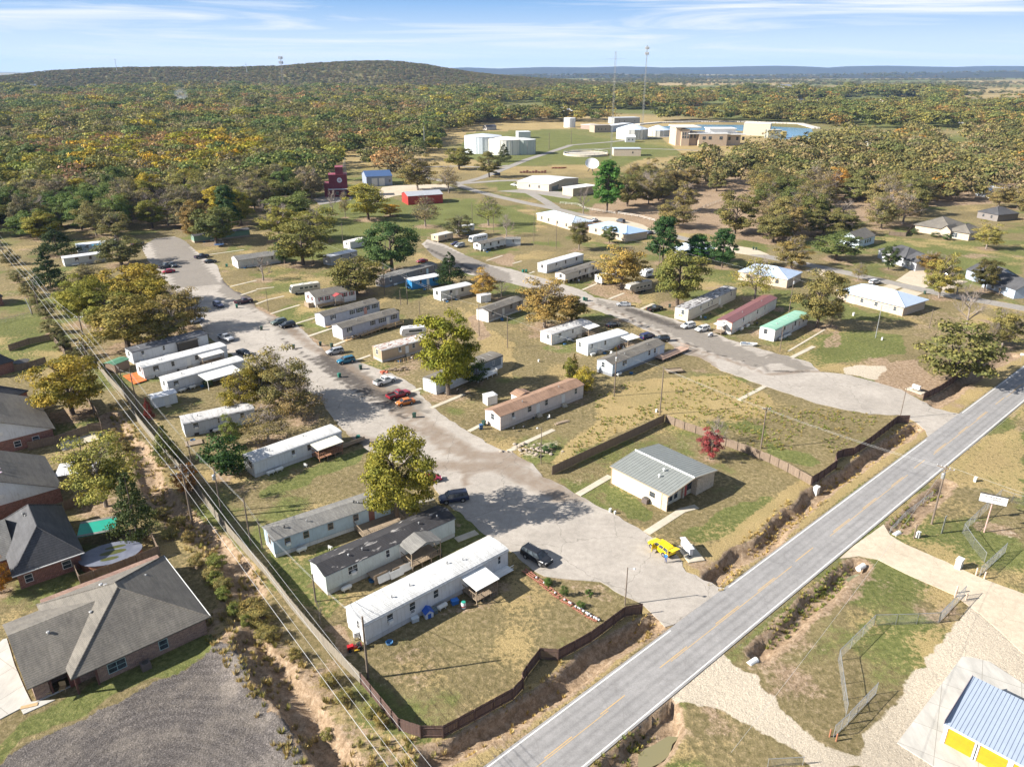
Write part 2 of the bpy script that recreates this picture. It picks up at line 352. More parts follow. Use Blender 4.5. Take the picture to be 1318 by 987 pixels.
# gold straw lip along the ditch by the fences
line(straw,T('B2',(-300,850),(0,660),(180,560),(300,470),(420,380),(560,300),(720,215)),1.6,1.0,1.0)
line(straw,T('L2',(900,860),(960,840),(1100,740),(1303,560))+T('L3',(100,470),(220,420),(330,370),(560,210),(740,90)),1.6,1.0,1.0)
# greener lots
for pg in (W(('B1',150,0),('B1',470,100),('B1',340,230),('B1',100,30)),W(('L1',0,690),('L1',100,800),('L1',480,700),('L1',260,900),('L1',150,960)),
           T('L2',(880,650),(1100,520),(1303,480),(1290,560),(1100,680),(960,720)),T('L2',(450,420),(560,430),(740,560),(700,600),(520,520)),
           T('M1',(80,470),(230,420),(290,460),(150,500)),T('M1',(560,700),(640,680),(660,730),(600,750),(520,720)),
           T('M0',(0,480),(230,440),(330,560),(300,640),(0,620)),T('M0',(0,640),(250,600),(330,680),(150,760),(0,760)),T('L0',(240,60),(500,60),(480,130),(300,180)),
           T('B0',(150,800),(330,740),(480,660),(560,600),(900,480),(1060,400),(1200,330),(1000,280),(580,520),(330,620),(150,720),(0,880),(0,960)),
           T('M3',(150,690),(250,560),(400,520),(700,560),(690,660),(400,690),(240,720)),T('L3',(0,200),(160,240),(260,300),(200,330),(0,260)),
           T('L1',(0,440),(250,330),(540,230),(520,300),(300,370),(120,450),(0,490)),T('M3',(200,390),(430,400),(560,480),(400,480),(250,430))): zone(green,pg,0.85)
zone(green,T('L2',(940,20),(1303,120),(1303,180),(1000,40)),0.9)
zone(green,T('T3',(540,970),(880,985),(1300,985),(1300,1160),(820,1110),(560,1010)),0.7); zone(green,T('M3',(820,110),(1303,100),(1303,200),(900,180)),0.7)
# bare earth
for pg,v in ((T('M3',(600,700),(760,680),(860,790),(940,800),(800,880),(640,830),(540,790)),0.9),(T('M3',(280,590),(340,520),(380,560),(380,620),(300,630)),0.6),
           (T('B1',(330,250),(460,260),(540,360),(460,400),(330,300)),0.75),(W(('L1',1200,900),('L1',1303,880),('B1',1318,60),('B1',1200,130),('B1',900,240),('B1',760,300),('B1',1000,180)),0.55),
           (T('B2',(150,30),(450,40),(560,140),(400,170),(220,60)),0.5),(T('M1',(1080,470),(1130,440),(1200,560),(1130,590)),0.8),(T('M1',(1160,170),(1303,140),(1303,210)),0.8),
           (T('M2',(350,330),(440,270),(640,330),(660,400),(560,390),(430,360)),0.6),(T('L2',(860,800),(1000,760),(1050,800),(960,880)),0.6),
           (T('M1',(600,760),(820,640),(860,740),(700,800)),0.5),(T('T2',(560,800),(700,740),(1080,700),(1060,780),(880,870),(700,860),(560,850)),0.75),
           (T('T2',(370,810),(520,850),(720,930),(760,960),(500,870)),0.7),(T('M3',(560,240),(700,240),(640,300)),0.4),(T('M3',(700,430),(1000,440),(1303,560),(1303,700),(1000,660),(760,600)),0.45),
           (T('M0',(0,60),(60,100),(140,250),(120,330),(0,330)),0.4),(T('L3',(900,350),(1200,350),(1303,470),(1100,460),(880,460)),0.35),(T('B3',(0,380),(350,60),(520,0),(560,30),(380,180),(100,380),(0,470)),0.6)): zone(dirt,pg,v)
zone(straw,T('M1',(1060,440),(1303,600),(1303,800),(1160,700)),0.6); zone(straw,T('M2',(420,870),(600,780),(1100,760),(1303,860),(1303,987),(420,987)),0.7)
zone(straw,T('L2',(280,200),(560,10),(760,30),(200,330)),0.75); zone(straw,T('L3',(800,300),(1303,100),(1303,500),(1100,440),(800,420)),0.6); zone(dirt,T('L3',(1000,600),(1100,580),(1303,640),(1303,690),(1050,650)),0.6)
# muddy gutter lines and stains beside street one
line(dirt,W((330,397),(381,424),(440,466),(500,505),(560,548),(610,575)),1.1,0.8,1.4)
# stone drive, gravel yard of the storage site
zone(grav,W(('B3',1100,90),('B3',1318,150),('P',1450,850),('B3',1318,560),('B3',1140,440),('B3',1000,415),('B3',660,862),('B3',880,1000),('B3',560,1060),('B3',500,900),('B3',540,760),('B3',660,640),('B3',700,520),('B3',800,420),('B3',1000,290)),0.0)
YARD=W(('B3',1100,90),('B3',1250,170),('P',1450,850),('P',1400,1060),('B3',600,1060),('B3',480,960),('B3',540,780),('B3',650,640),('B3',700,540),('B3',790,430),('B3',900,330),('B3',1020,220))
LANE=W(('B2',840,600),('B2',790,650),('B2',900,652),('B2',1050,665),('B2',1200,750),('B2',1318,800),('B3',90,860),('B3',260,1000),('B3',560,1000),('B3',380,900),('B3',230,800),('B3',110,710),('B3',0,610),('B2',1250,530),('B2',1130,445),('B2',1080,405))
PALE=np.zeros_like(Z); zone(PALE,YARD); zone(PALE,LANE); zone(PALE,T('L3',(1180,600),(1303,590),(1303,700),(1100,680)),0.4)
zone(PALE,T('M3',(390,720),(430,705),(600,710),(620,740),(560,780),(400,755)),0.9); zone(PALE,W(('L2',20,250),('L2',90,190),('L2',230,170),('L2',260,220),('L2',150,290)),0.45)
# woodland floor and brown oak pasture
zone(dirt,W((745,300),(770,250),(900,205),(1318,200),(1400,260),(1290,262),(1180,268),(1060,300),(990,315),(900,300)),0.7)
far=np.clip((GY-420)/200,0,1)
fieldn=fbm(GX,GY,420,200,3)
straw=np.where(far>0,straw*(1-far)+far*np.clip(0.40+0.9*fieldn,0,1),straw); green=np.where(far>0,green*(1-far)+far*np.clip(0.45-0.9*fieldn+0.3*fbm(GX,GY,90,210),0,0.9),green)
for pg in (W((0,172),(60,172),(105,170),(112,176),(60,183),(0,190)),W((560,190),(640,175),(700,168),(860,190),(800,215),(700,205),(640,215)),W((130,160),(172,160),(160,170),(140,168)),
           W((600,170),(740,165),(850,176),(880,200),(760,212),(640,215),(590,200)),W((640,232),(740,240),(790,262),(720,262),(640,246)),W((380,300),(440,235),(520,260),(640,262),(690,280),(690,300),(560,290),(480,330),(330,340))): zone(green,pg,0.72); straw=np.where(pip(PXX,PYY,pg),straw*0.45,straw); dirt=np.where(pip(PXX,PYY,pg),dirt*0.4,dirt)
zone(dirt,W((60,108),(110,112),(100,116),(40,118)),0.5)
def blur(a,n=1):
    for _ in range(n):
        a=(a+np.roll(a,1,0)+np.roll(a,-1,0)+np.roll(a,1,1)+np.roll(a,-1,1))/5
    return a
dirt,green,straw,grav,PALE=[blur(a) for a in (dirt,green,straw,grav,PALE)]
def grid_mesh(name, GX, GY, Z):
    ny,nx=GX.shape; co=np.stack([GX,GY,Z],-1).reshape(-1,3).astype(np.float32)
    idx=np.arange(nx*ny).reshape(ny,nx); q=np.stack([idx[:-1,:-1],idx[:-1,1:],idx[1:,1:],idx[1:,:-1]],-1).reshape(-1,4)
    me=D.meshes.new(name); me.vertices.add(len(co)); me.vertices.foreach_set('co',co.ravel())
    me.loops.add(q.size); me.loops.foreach_set('vertex_index',q.ravel().astype(np.int32))
    me.polygons.add(len(q)); me.polygons.foreach_set('loop_start',np.arange(0,q.size,4,dtype=np.int32)); me.polygons.foreach_set('loop_total',np.full(len(q),4,np.int32))
    me.polygons.foreach_set('use_smooth',np.ones(len(q),bool)); me.update(calc_edges=True); return me
gme=grid_mesh('ground',GX,GY,Z)
def cattr(me,name,*ch):
    a=me.color_attributes.new(name,'FLOAT_COLOR','POINT'); c=np.ones((len(me.vertices),4),np.float32)
    for i,x in enumerate(ch): c[:,i]=x.ravel()
    a.data.foreach_set('color',c.ravel())
m,t,b=nt('ground_cover'); c=objco(t)
az=N(t,'ShaderNodeAttribute',attribute_name='zones'); s1=N(t,'ShaderNodeSeparateColor'); t.links.new(az.outputs['Color'],s1.inputs[0])
a2=N(t,'ShaderNodeAttribute',attribute_name='stones'); s2=N(t,'ShaderNodeSeparateColor'); t.links.new(a2.outputs['Color'],s2.inputs[0])
nA=noisef(t,c,0.25,8,0.65); nB=noisef(t,c,1.3,7,0.7); nC=noisef(t,c,5.0,5,0.75); nD=noisef(t,objco(t,(1,1,1)),0.06,6,0.6)
col=ramp(t,nB,[(0.28,(0.10,0.088,0.036)),(0.5,(0.205,0.165,0.082)),(0.72,(0.36,0.28,0.165))])
def fz(ch, nz, lo=0.35, w=0.15):   # zone weight broken up by noise
    x=mth(t,'ADD',ch,mth(t,'MULTIPLY',mth(t,'SUBTRACT',nz,0.5),1.5)); 
    mr=N(t,'ShaderNodeMapRange'); mr.inputs[1].default_value=lo; mr.inputs[2].default_value=lo+w*1.6; t.links.new(x,mr.inputs[0]); mr.interpolation_type='SMOOTHSTEP'; return mr.outputs[0]
mx=mth(t,'MULTIPLY',mth(t,'ADD',nA,nB),0.5)
col=mixc(t,fz(s1.outputs[1],mx,0.30),col,ramp(t,nB,[(0.28,(0.065,0.078,0.022)),(0.5,(0.14,0.152,0.050)),(0.74,(0.25,0.235,0.095))]))
col=mixc(t,mth(t,'MULTIPLY',fz(s1.outputs[2],nB,0.34),0.85),col,ramp(t,nC,[(0.25,(0.26,0.19,0.08)),(0.6,(0.41,0.31,0.15)),(0.8,(0.50,0.40,0.22))]))
col=mixc(t,fz(s1.outputs[0],mx,0.40),col,ramp(t,nB,[(0.28,(0.155,0.105,0.062)),(0.5,(0.31,0.222,0.145)),(0.72,(0.47,0.365,0.262))]))
# crushed grey stone with wheel tracks that curve round the turning area
cen=g('B0',700,1330); mp=N(t,'ShaderNodeMapping'); mp.inputs['Location'].default_value=(-cen.x,-cen.y,0); t.links.new(c,mp.inputs[0])
wv=N(t,'ShaderNodeTexWave',wave_type='RINGS',rings_direction='Z'); wv.inputs['Scale'].default_value=0.25; wv.inputs['Distortion'].default_value=14; wv.inputs['Detail'].default_value=6; wv.inputs['Detail Scale'].default_value=0.22; t.links.new(mp.outputs[0],wv.inputs[0])
gs=mixc(t,1.0,ramp(t,nC,[(0.25,(0.06,0.053,0.05)),(0.5,(0.135,0.12,0.112)),(0.75,(0.27,0.24,0.22))]),ramp(t,wv.outputs[1],[(0.0,0.86),(1.0,1.10)]),'MULTIPLY'); gs=mixc(t,ramp(t,nA,[(0.45,0.0),(0.65,0.5)]),gs,(0.30,0.26,0.22))
vo=N(t,'ShaderNodeTexVoronoi'); vo.inputs['Scale'].default_value=4.5; t.links.new(c,vo.inputs['Vector'])
gs=mixc(t,0.5,gs,mixc(t,1.0,gs,ramp(t,vo.outputs['Distance'],[(0.0,1.35),(0.5,0.6)]),'MULTIPLY'))
col=mixc(t,fz(s2.outputs[0],nB,0.42),col,gs)
pl_=ramp(t,nC,[(0.2,(0.42,0.355,0.27)),(0.5,(0.50,0.43,0.335)),(0.8,(0.57,0.50,0.40))])
col=mixc(t,fz(s2.outputs[1],mx,0.42),col,pl_)
col=mixc(t,1.0,col,ramp(t,nD,[(0.3,0.82),(0.7,1.12)]),'MULTIPLY')
nE=noisef(t,c,14,3,0.8); col=mixc(t,1.0,col,ramp(t,nC,[(0.25,0.66),(0.75,1.26)]),'MULTIPLY'); col=mixc(t,1.0,col,ramp(t,nE,[(0.25,0.72),(0.75,1.24)]),'MULTIPLY')
t.links.new(col,b.inputs['Base Color']); b.inputs['Roughness'].default_value=0.95; b.inputs['Specular IOR Level'].default_value=0.1
bump(t,b,mth(t,'ADD',nC,mth(t,'MULTIPLY',nB,2)),0.75,0.16)
gme.materials.append(m); GROUND=put('ground',gme); GROUND['kind']='structure'
from mathutils.bvhtree import BVHTree
def zg(x,y):
    """ground height by bilinear lookup"""
    i=int(np.clip(np.searchsorted(XS,x)-1,0,len(XS)-2)); j=int(np.clip(np.searchsorted(YS,y)-1,0,len(YS)-2))
    u=(x-XS[i])/(XS[i+1]-XS[i]); v=(y-YS[j])/(YS[j+1]-YS[j])
    return float((Z[j,i]*(1-u)+Z[j,i+1]*u)*(1-v)+(Z[j+1,i]*(1-u)+Z[j+1,i+1]*u)*v)
# ---------------------------------------------------------------- pavement sheets
def sheet(name, pts, z, mat, thick=0.10, cut=0.0, jit=0.0, seed=1, stains=None, kind='structure'):
    r=random.Random(seed)
    if jit:
        out=[]
        for i in range(len(pts)):
            a=Vector(pts[i]); b_=Vector(pts[(i+1)%len(pts)]); L=(b_-a).length; k=max(1,int(L/1.2))
            for j in range(k):
                p=a.lerp(b_,j/k); n=mnoise.noise(Vector((p.x*0.5,p.y*0.5,seed)))*jit+r.uniform(-1,1)*jit*0.25
                d=(b_-a).normalized(); out.append((p.x-d.y*n,p.y+d.x*n))
        pts=out
    bm=bmesh.new(); vs=[bm.verts.new((x,y,z)) for x,y in pts]; f=bm.faces.new(vs)
    if f.normal.z<0: f.normal_flip()
    bm.normal_update()
    bm.faces.ensure_lookup_table()
    if bm.faces[0].normal.z<0: bmesh.ops.reverse_faces(bm,faces=bm.faces[:])
    bmesh.ops.triangulate(bm,faces=bm.faces[:])
    if cut:
        xs=[p[0] for p in pts]; ys=[p[1] for p in pts]
        for lo,hi,no in ((min(xs),max(xs),(1,0,0)),(min(ys),max(ys),(0,1,0))):
            q=lo+cut
            while q<hi:
                bmesh.ops.bisect_plane(bm,geom=bm.verts[:]+bm.edges[:]+bm.faces[:],plane_co=(q*no[0],q*no[1],0),plane_no=no); q+=cut
    if thick:
        be=[e for e in bm.edges if e.is_boundary]
        ret=bmesh.ops.extrude_edge_only(bm,edges=be)
        for v in [x for x in ret['geom'] if isinstance(x,bmesh.types.BMVert)]: v.co.z-=thick
        bmesh.ops.recalc_face_normals(bm,faces=bm.faces[:])
    me=D.meshes.new(name); bm.to_mesh(me); bm.free(); me.materials.append(mat)
    if stains is not None:
        co=np.empty(len(me.vertices)*3,np.float32); me.vertices.foreach_get('co',co); co=co.reshape(-1,3); X=co[:,0]; Y=co[:,1]
        s=np.zeros(len(X)); s2=np.zeros(len(X)); s3=np.zeros(len(X))
        for arr,lst in ((s,stains[0]),(s2,stains[1])):
            for pl,w in lst: arr[:]=np.maximum(arr,np.clip((w*2-dline(X,Y,pl))/(w*1.4),0,1))
        for pg in (stains[2] if len(stains)>2 else []): s3[:]=np.maximum(s3,pip(X,Y,pg))
        cattr(me,'stains',s,s2,s3)
    o=put(name,me)
    if kind: o['kind']=kind
    return o
def ribbon_pts(pl, w):
    L=[];Rr=[]; n=len(pl)
    for i,p in enumerate(pl):
        a=Vector(pl[max(0,i-1)]); b_=Vector(pl[min(n-1,i+1)]); d=(b_-a).normalized(); nn=Vector((-d.y,d.x))
        q=Vector(p); L.append(tuple(q+nn*w/2)); Rr.append(tuple(q-nn*w/2))
    return L+Rr[::-1]
def pave(name,c1,c2,crk=0.0,stain=True,patch=None,rough=0.9,fine=6.0):
    m,t,b=nt(name); c=objco(t); nA=noisef(t,c,0.12,7,0.62); nB=noisef(t,c,0.9,7,0.7); nC=noisef(t,c,fine,4,0.75)
    col=ramp(t,nA,[(0.3,c2),(0.7,c1)]); col=mixc(t,1.0,col,ramp(t,nB,[(0.25,0.80),(0.75,1.16)]),'MULTIPLY'); col=mixc(t,1.0,col,ramp(t,nC,[(0.25,0.80),(0.75,1.16)]),'MULTIPLY')
    if patch: 
        f=ramp(t,noisef(t,c,0.07,5,0.6),[(0.52,0.0),(0.58,0.8)]); col=mixc(t,f,col,patch)
    if stain:
        a=N(t,'ShaderNodeAttribute',attribute_name='stains'); s=N(t,'ShaderNodeSeparateColor'); t.links.new(a.outputs['Color'],s.inputs[0])
        def w(ch,nz,lo): 
            x=mth(t,'ADD',ch,mth(t,'MULTIPLY',mth(t,'SUBTRACT',nz,0.5),1.3)); mr=N(t,'ShaderNodeMapRange'); mr.inputs[1].default_value=lo; mr.inputs[2].default_value=lo+0.5; t.links.new(x,mr.inputs[0]); return mr.outputs[0]
        col=mixc(t,mth(t,'MULTIPLY',w(s.outputs[2],nB,0.45),0.8),col,ramp(t,nB,[(0.3,(0.13,0.115,0.10)),(0.7,(0.21,0.185,0.155))]))
        col=mixc(t,mth(t,'MULTIPLY',w(s.outputs[0],mth(t,'MULTIPLY',mth(t,'ADD',nB,noisef(t,c,0.3,5,0.7)),0.5),0.57),0.72),col,(0.17,0.12,0.08))
        col=mixc(t,mth(t,'MULTIPLY',w(s.outputs[1],nB,0.45),0.9),col,(0.065,0.055,0.048))
    if crk:
        v=N(t,'ShaderNodeTexVoronoi',feature='DISTANCE_TO_EDGE'); v.inputs['Scale'].default_value=0.085
        wc=N(t,'ShaderNodeMix'); wc.data_type='VECTOR'; wc.inputs[0].default_value=0.12
        nn=N(t,'ShaderNodeTexNoise'); nn.inputs['Scale'].default_value=0.6; t.links.new(c,nn.inputs['Vector']); 
        sc=N(t,'ShaderNodeVectorMath',operation='SCALE'); sc.inputs[3].default_value=2.0; t.links.new(nn.outputs['Color'],sc.inputs[0]); ad=N(t,'ShaderNodeVectorMath',operation='ADD'); t.links.new(c,ad.inputs[0]); t.links.new(sc.outputs[0],ad.inputs[1])
        t.links.new(ad.outputs[0],v.inputs['Vector'])
        f=ramp(t,v.outputs['Distance'],[(0.001,crk*0.7),(0.007,0.0)]); col=mixc(t,f,col,(0.10,0.09,0.075))
    t.links.new(col,b.inputs['Base Color']); b.inputs['Roughness'].default_value=rough; b.inputs['Specular IOR Level'].default_value=0.25
    bump(t,b,nC,0.35,0.02); return m
M_ST=pave('worn_street',(0.40,0.36,0.315),(0.295,0.265,0.23),0.75)
M_HW=pave('highway_asphalt',(0.285,0.275,0.268),(0.235,0.228,0.223),0.3,False)
t=M_HW.node_tree; b=t.nodes['Principled BSDF']; old=b.inputs['Base Color'].links[0].from_socket; c=objco(t); dp=N(t,'ShaderNodeVectorMath',operation='DOT_PRODUCT'); dp.inputs[1].default_value=(HN.x,HN.y,0); t.links.new(c,dp.inputs[0])
off_=mth(t,'SUBTRACT',dp.outputs['Value'],HC.dot(HN)); ab=mth(t,'ABSOLUTE',mth(t,'SUBTRACT',mth(t,'ABSOLUTE',off_),HW*0.25)); tr_=ramp(t,mth(t,'MULTIPLY',ab,0.5),[(0.12,1.0),(0.32,0.84),(0.52,1.02)])
dl=N(t,'ShaderNodeVectorMath',operation='DOT_PRODUCT'); dl.inputs[1].default_value=(HU.x,HU.y,0); t.links.new(c,dl.inputs[0]); cv=N(t,'ShaderNodeCombineXYZ'); t.links.new(mth(t,'MULTIPLY',dl.outputs['Value'],0.06),cv.inputs[0]); t.links.new(mth(t,'MULTIPLY',off_,0.9),cv.inputs[1])
col=mixc(t,1.0,old,tr_,'MULTIPLY'); col=mixc(t,1.0,col,ramp(t,noisef(t,cv.outputs[0],1.6,6,0.7),[(0.3,0.90),(0.7,1.08)]),'MULTIPLY')
cv2=N(t,'ShaderNodeCombineXYZ'); t.links.new(dl.outputs['Value'],cv2.inputs[0]); t.links.new(mth(t,'MULTIPLY',off_,0.35),cv2.inputs[1]); vv=N(t,'ShaderNodeTexVoronoi',feature='DISTANCE_TO_EDGE'); vv.inputs['Scale'].default_value=0.12
nq=N(t,'ShaderNodeTexNoise'); nq.inputs['Scale'].default_value=0.8; t.links.new(cv2.outputs[0],nq.inputs['Vector']); aq=N(t,'ShaderNodeVectorMath',operation='ADD'); t.links.new(cv2.outputs[0],aq.inputs[0]); t.links.new(nq.outputs['Color'],aq.inputs[1]); t.links.new(aq.outputs[0],vv.inputs['Vector'])
col=mixc(t,ramp(t,vv.outputs['Distance'],[(0.001,0.25),(0.004,0.0)]),col,(0.11,0.10,0.095)); t.links.new(col,b.inputs['Base Color'])
M_LANE=pave('park_lane_asphalt',(0.30,0.275,0.245),(0.24,0.22,0.195),0.5,False)
M_DR=pave('drive_concrete',(0.52,0.44,0.335),(0.44,0.37,0.28),0.3,False)
M_YEL=plain('yellow_line_paint',(0.55,0.33,0.09),(0.40,0.30,0.17),3,0.8); M_WHI=plain('white_line_paint',(0.72,0.71,0.68),(0.5,0.49,0.46),3,0.8)
st1brown=[(W((350,409),(400,446),(440,466),(500,505),(560,548),(600,570),(640,585)),1.4),(W((1000,1),(1001,1)),0.1)]
st1=sheet('street',ST1,0.03,M_ST,0.12,2.0,0.5,3,stains=(
    [(W((318,384),(360,412),(400,446),(440,468),(500,508),(560,552),(612,585),(680,592)),1.7),(W((440,560),(500,575),(560,600),(640,600),(720,640)),2.0),(T('L1',(700,40),(760,110),(880,160),(960,230),(1100,270),(1290,250)),1.4),(T('L1',(560,330),(760,330),(900,310),(1100,340),(1290,290)),1.2),(T('L1',(1100,300),(1050,350),(1080,420)),0.8),(W((640,588),(700,616),(750,645)),1.0)],
    [(T('M1',(330,590),(400,600),(380,560)),1.6),(T('M1',(340,670),(420,740),(520,800)),2.0),(T('M1',(480,790),(560,830),(700,900)),1.6),(T('M0',(1140,280),(1303,400)),1.3),(T('M1',(120,570),(300,700),(420,790),(600,900),(760,980)),0.6)],
    [T('M1',(300,620),(500,640),(560,740),(640,790),(820,850),(900,960),(720,960),(560,860),(420,780),(330,700)),T('M0',(740,60),(930,60),(1130,300),(900,320),(800,180)),T('M1',(40,470),(190,470),(230,560),(120,560)),T('M0',(1140,280),(1303,380),(1303,450),(1100,340))]))
st2=sheet('street',ST2,0.03,M_ST,0.12,2.0,0.5,5,stains=(
    [(T('M2',(400,395),(560,455),(680,520),(800,570),(960,640),(1140,700),(1303,760))+T('M3',(150,745),(270,740)),1.0),(T('M2',(620,545),(800,610),(900,640),(1000,700),(1020,740)),1.5),(T('M2',(-20,300),(200,350),(400,420)),1.2)],
    [(T('M2',(430,400),(600,470),(760,550),(980,640),(1180,690),(1303,740))+T('M3',(150,745),(265,735)),0.35),(T('M2',(600,430),(760,490),(850,520)),2.0),(T('M1',(870,120),(1000,180),(1200,280)),1.2)],
    [T('M2',(430,375),(780,470),(1100,590),(1303,680),(1303,745),(1000,650),(760,540),(420,395)),T('M1',(850,80),(960,110),(1303,250),(1303,330),(1060,240),(880,160)),T('M3',(0,640),(120,670),(270,740),(150,740),(0,690))]))
road=sheet('road',[hwp(-60,-HW/2-0.35),hwp(900,-HW/2-0.35),hwp(900,HW/2+0.35),hwp(-60,HW/2+0.35)],0.042,M_HW,0.2)
mb=MB()
def strip(mb,s0,s1,o,w,z):
    a,b_,c_,d_=hwp(s0,o-w/2),hwp(s1,o-w/2),hwp(s1,o+w/2),hwp(s0,o+w/2); mb.add([(*a,z),(*b_,z),(*c_,z),(*d_,z)],[(0,1,2,3)])
s=-60
gapa=(G((940,757))-HC).dot(HU); gapb=(G((858,808))-HC).dot(HU); ga2=(G((1196,567))-HC).dot(HU); gb2=(G((1240,532))-HC).dot(HU)
for a,b_ in ((-60,gapb),(gapa,ga2),(gb2,900)): strip(mb,a,b_,HW/2,0.16,0.047)
ra1=(G((852,906))-HC).dot(HU); rb1=(G((936,838))-HC).dot(HU); rc=(G((1082,717))-HC).dot(HU); rd=(G((1137,674))-HC).dot(HU)
for a,b_ in ((-60,900),): strip(mb,a,b_,-HW/2,0.16,0.047)
o=mb.build('white_edge_lines',M_WHI); o['kind']='structure'
mb=MB(); r=random.Random(4)
while s<900:
    L=r.uniform(4,6); strip(mb,s,s+L,0.12,0.12,0.047); s+=L+r.uniform(4.5,7)
s=-60
while s<900: strip(mb,s,s+30,-0.13,0.09,0.047); s+=42
o=mb.build('yellow_centre_line',M_YEL); o['kind']='structure'
sheet('driveway',DRIVE,0.036,M_DR,0.12,0,0.15,7)
sheet('concrete_pad',PAD,0.06,CONCW,0.14); sheet('house_driveway',HPAD,0.05,CONCW,0.12)
def lane(pl,w,name='road',mat=None,z=0.02,jit=0.25,seed=1): return sheet(name,ribbon_pts(pl,w),z,mat or M_LANE,0.1,0,jit,seed)
lane(W((583,236),(609,245),(640,253),(680,262),(711,268),(760,280),(800,289),(842,298),(900,312),(960,325),(1000,333),(1031,339),(1060,345),(1089,351),(1155,366),(1216,379),(1318,397),(1450,420)),6.2,seed=11)
lane(W((590,237),(620,229),(650,217),(680,205),(705,197),(735,187),(785,183),(830,178),(880,175)),6.5,z=0.034,seed=12)
lane(W((735,194),(790,191),(850,192),(905,194)),4.5,z=0.028,seed=14); lane(W((545,215),(590,214),(635,216),(655,213)),5,z=0.022,seed=15)
lane(W((545,228),(575,234),(600,236),(640,233),(672,232)),7,z=0.026,seed=17)
lane(W((715,268),(700,258),(672,243)),6,z=0.031,seed=18)
sheet('parking_area',T('T2',(-80,735),(60,725),(200,735),(330,745),(290,775),(130,750)),0.036,M_LANE,0.1,0,0.2,19)
sheet('parking_area',T('T1',(640,715),(720,705),(960,700),(1010,720),(900,735),(700,760),(640,780),(620,740)),0.024,M_DR,0.1,0,0.3,20)
sheet('parking_area',T('T1',(285,770),(350,760),(490,765),(480,780),(320,805)),0.024,M_LANE,0.1,0,0.3,21)
for k,pg in enumerate((T('M3',(650,282),(740,222),(785,218),(815,262),(860,300),(800,318),(720,300)),T('M3',(850,320),(960,278),(1020,285),(920,330),(900,340)),T('M3',(560,320),(620,300),(680,315),(640,330)),
        T('M3',(660,335),(690,320),(790,345),(740,368)),T('T2',(330,860),(520,870),(660,905),(720,940),(640,945),(420,880)),T('M3',(190,230),(240,215),(330,238),(290,260)),
        T('M2',(985,82),(1130,104),(1230,120),(1303,150),(1200,150),(1130,142),(975,108)))): sheet('driveway',pg,0.038+0.004*k,M_DR,0.1,0,0.15,30+k)
# narrow front walks
for k,(pl,w) in enumerate((
   (T('M1',(0,400),(60,378),(140,360)),0.9),(T('M1',(75,450),(150,425),(220,405)),0.9),(T('M1',(200,500),(300,470)),0.9),(T('M1',(262,565),(395,520)),1.1),(T('M1',(395,610),(450,588)),1.1),(T('M1',(500,688),(580,660)),0.9),
   (T('M1',(790,845),(840,828)),1.0),(T('M1',(888,928),(1055,858)),1.1),(T('L1',(1080,138),(1163,95)),1.0),(T('L1',(1280,238),(1318,225))+T('L2',(0,225),(208,130)),1.1),(T('L2',(332,460),(495,365)),1.3),(T('L2',(680,655),(860,540),(935,520)),1.4),
   (T('M0',(1170,312),(1303,280)),0.9),(T('M0',(1225,355),(1303,330)),0.9),(T('M1',(0,325),(90,315)),0.8),(T('M0',(1060,150),(1240,125)),0.9),(T('M2',(355,328),(425,298)),1.0),(T('M2',(490,375),(565,345)),1.1),(T('M2',(655,425),(715,398)),1.2),
   (T('M2',(1148,888),(1280,818)),1.1),(T('M3',(122,672),(235,615)),1.2),(T('M3',(105,640),(290,530)),0.6),(T('L1',(1015,690),(1120,650)),1.4),(T('L1',(800,505),(900,480)),1.0),(T('M1',(1170,180),(1250,155)),0.8),(T('M2',(0,195),(45,182)),0.8),(T('M2',(85,245),(110,235)),0.8))):
    sheet('footpath',ribbon_pts(pl,w),0.052+0.001*(k%5),CONC,0.12)
# water
def water(name,c,rough=0.06):
    m,t,b=nt(name); b.inputs['Base Color'].default_value=(*c,1); b.inputs['Roughness'].default_value=rough
    bump(t,b,noisef(t,objco(t),0.4,4),0.12,0.05); return m
sheet('water',W((846,163.2),(900,160.8),(960,161.2),(1045,166),(1048,180),(1000,180),(984,169),(850,167.2)),0.10,water('reservoir_water',(0.12,0.25,0.36),0.2),0.5)
p=T('B2',(640,990),(660,900),(720,830),(800,790),(850,795),(830,840),(760,930),(700,960)); sheet('puddle_water',p,-0.95,water('muddy_water',(0.19,0.17,0.09),0.12),0.02,0,0.5,6)
p=T('L3',(400,870),(430,850),(475,840),(470,880),(430,895)); sheet('puddle_water',p,-0.75,water('ditch_water',(0.17,0.17,0.09),0.15),0.02)
sheet('embankment',ribbon_pts(W((820,161),(848,158.6),(900,157.2),(960,157.4),(1030,160),(1052,166)),9),1.4,plain('limestone_riprap',(0.56,0.52,0.46),(0.38,0.35,0.30),0.5,0.95),1.6,0,0.8,41)
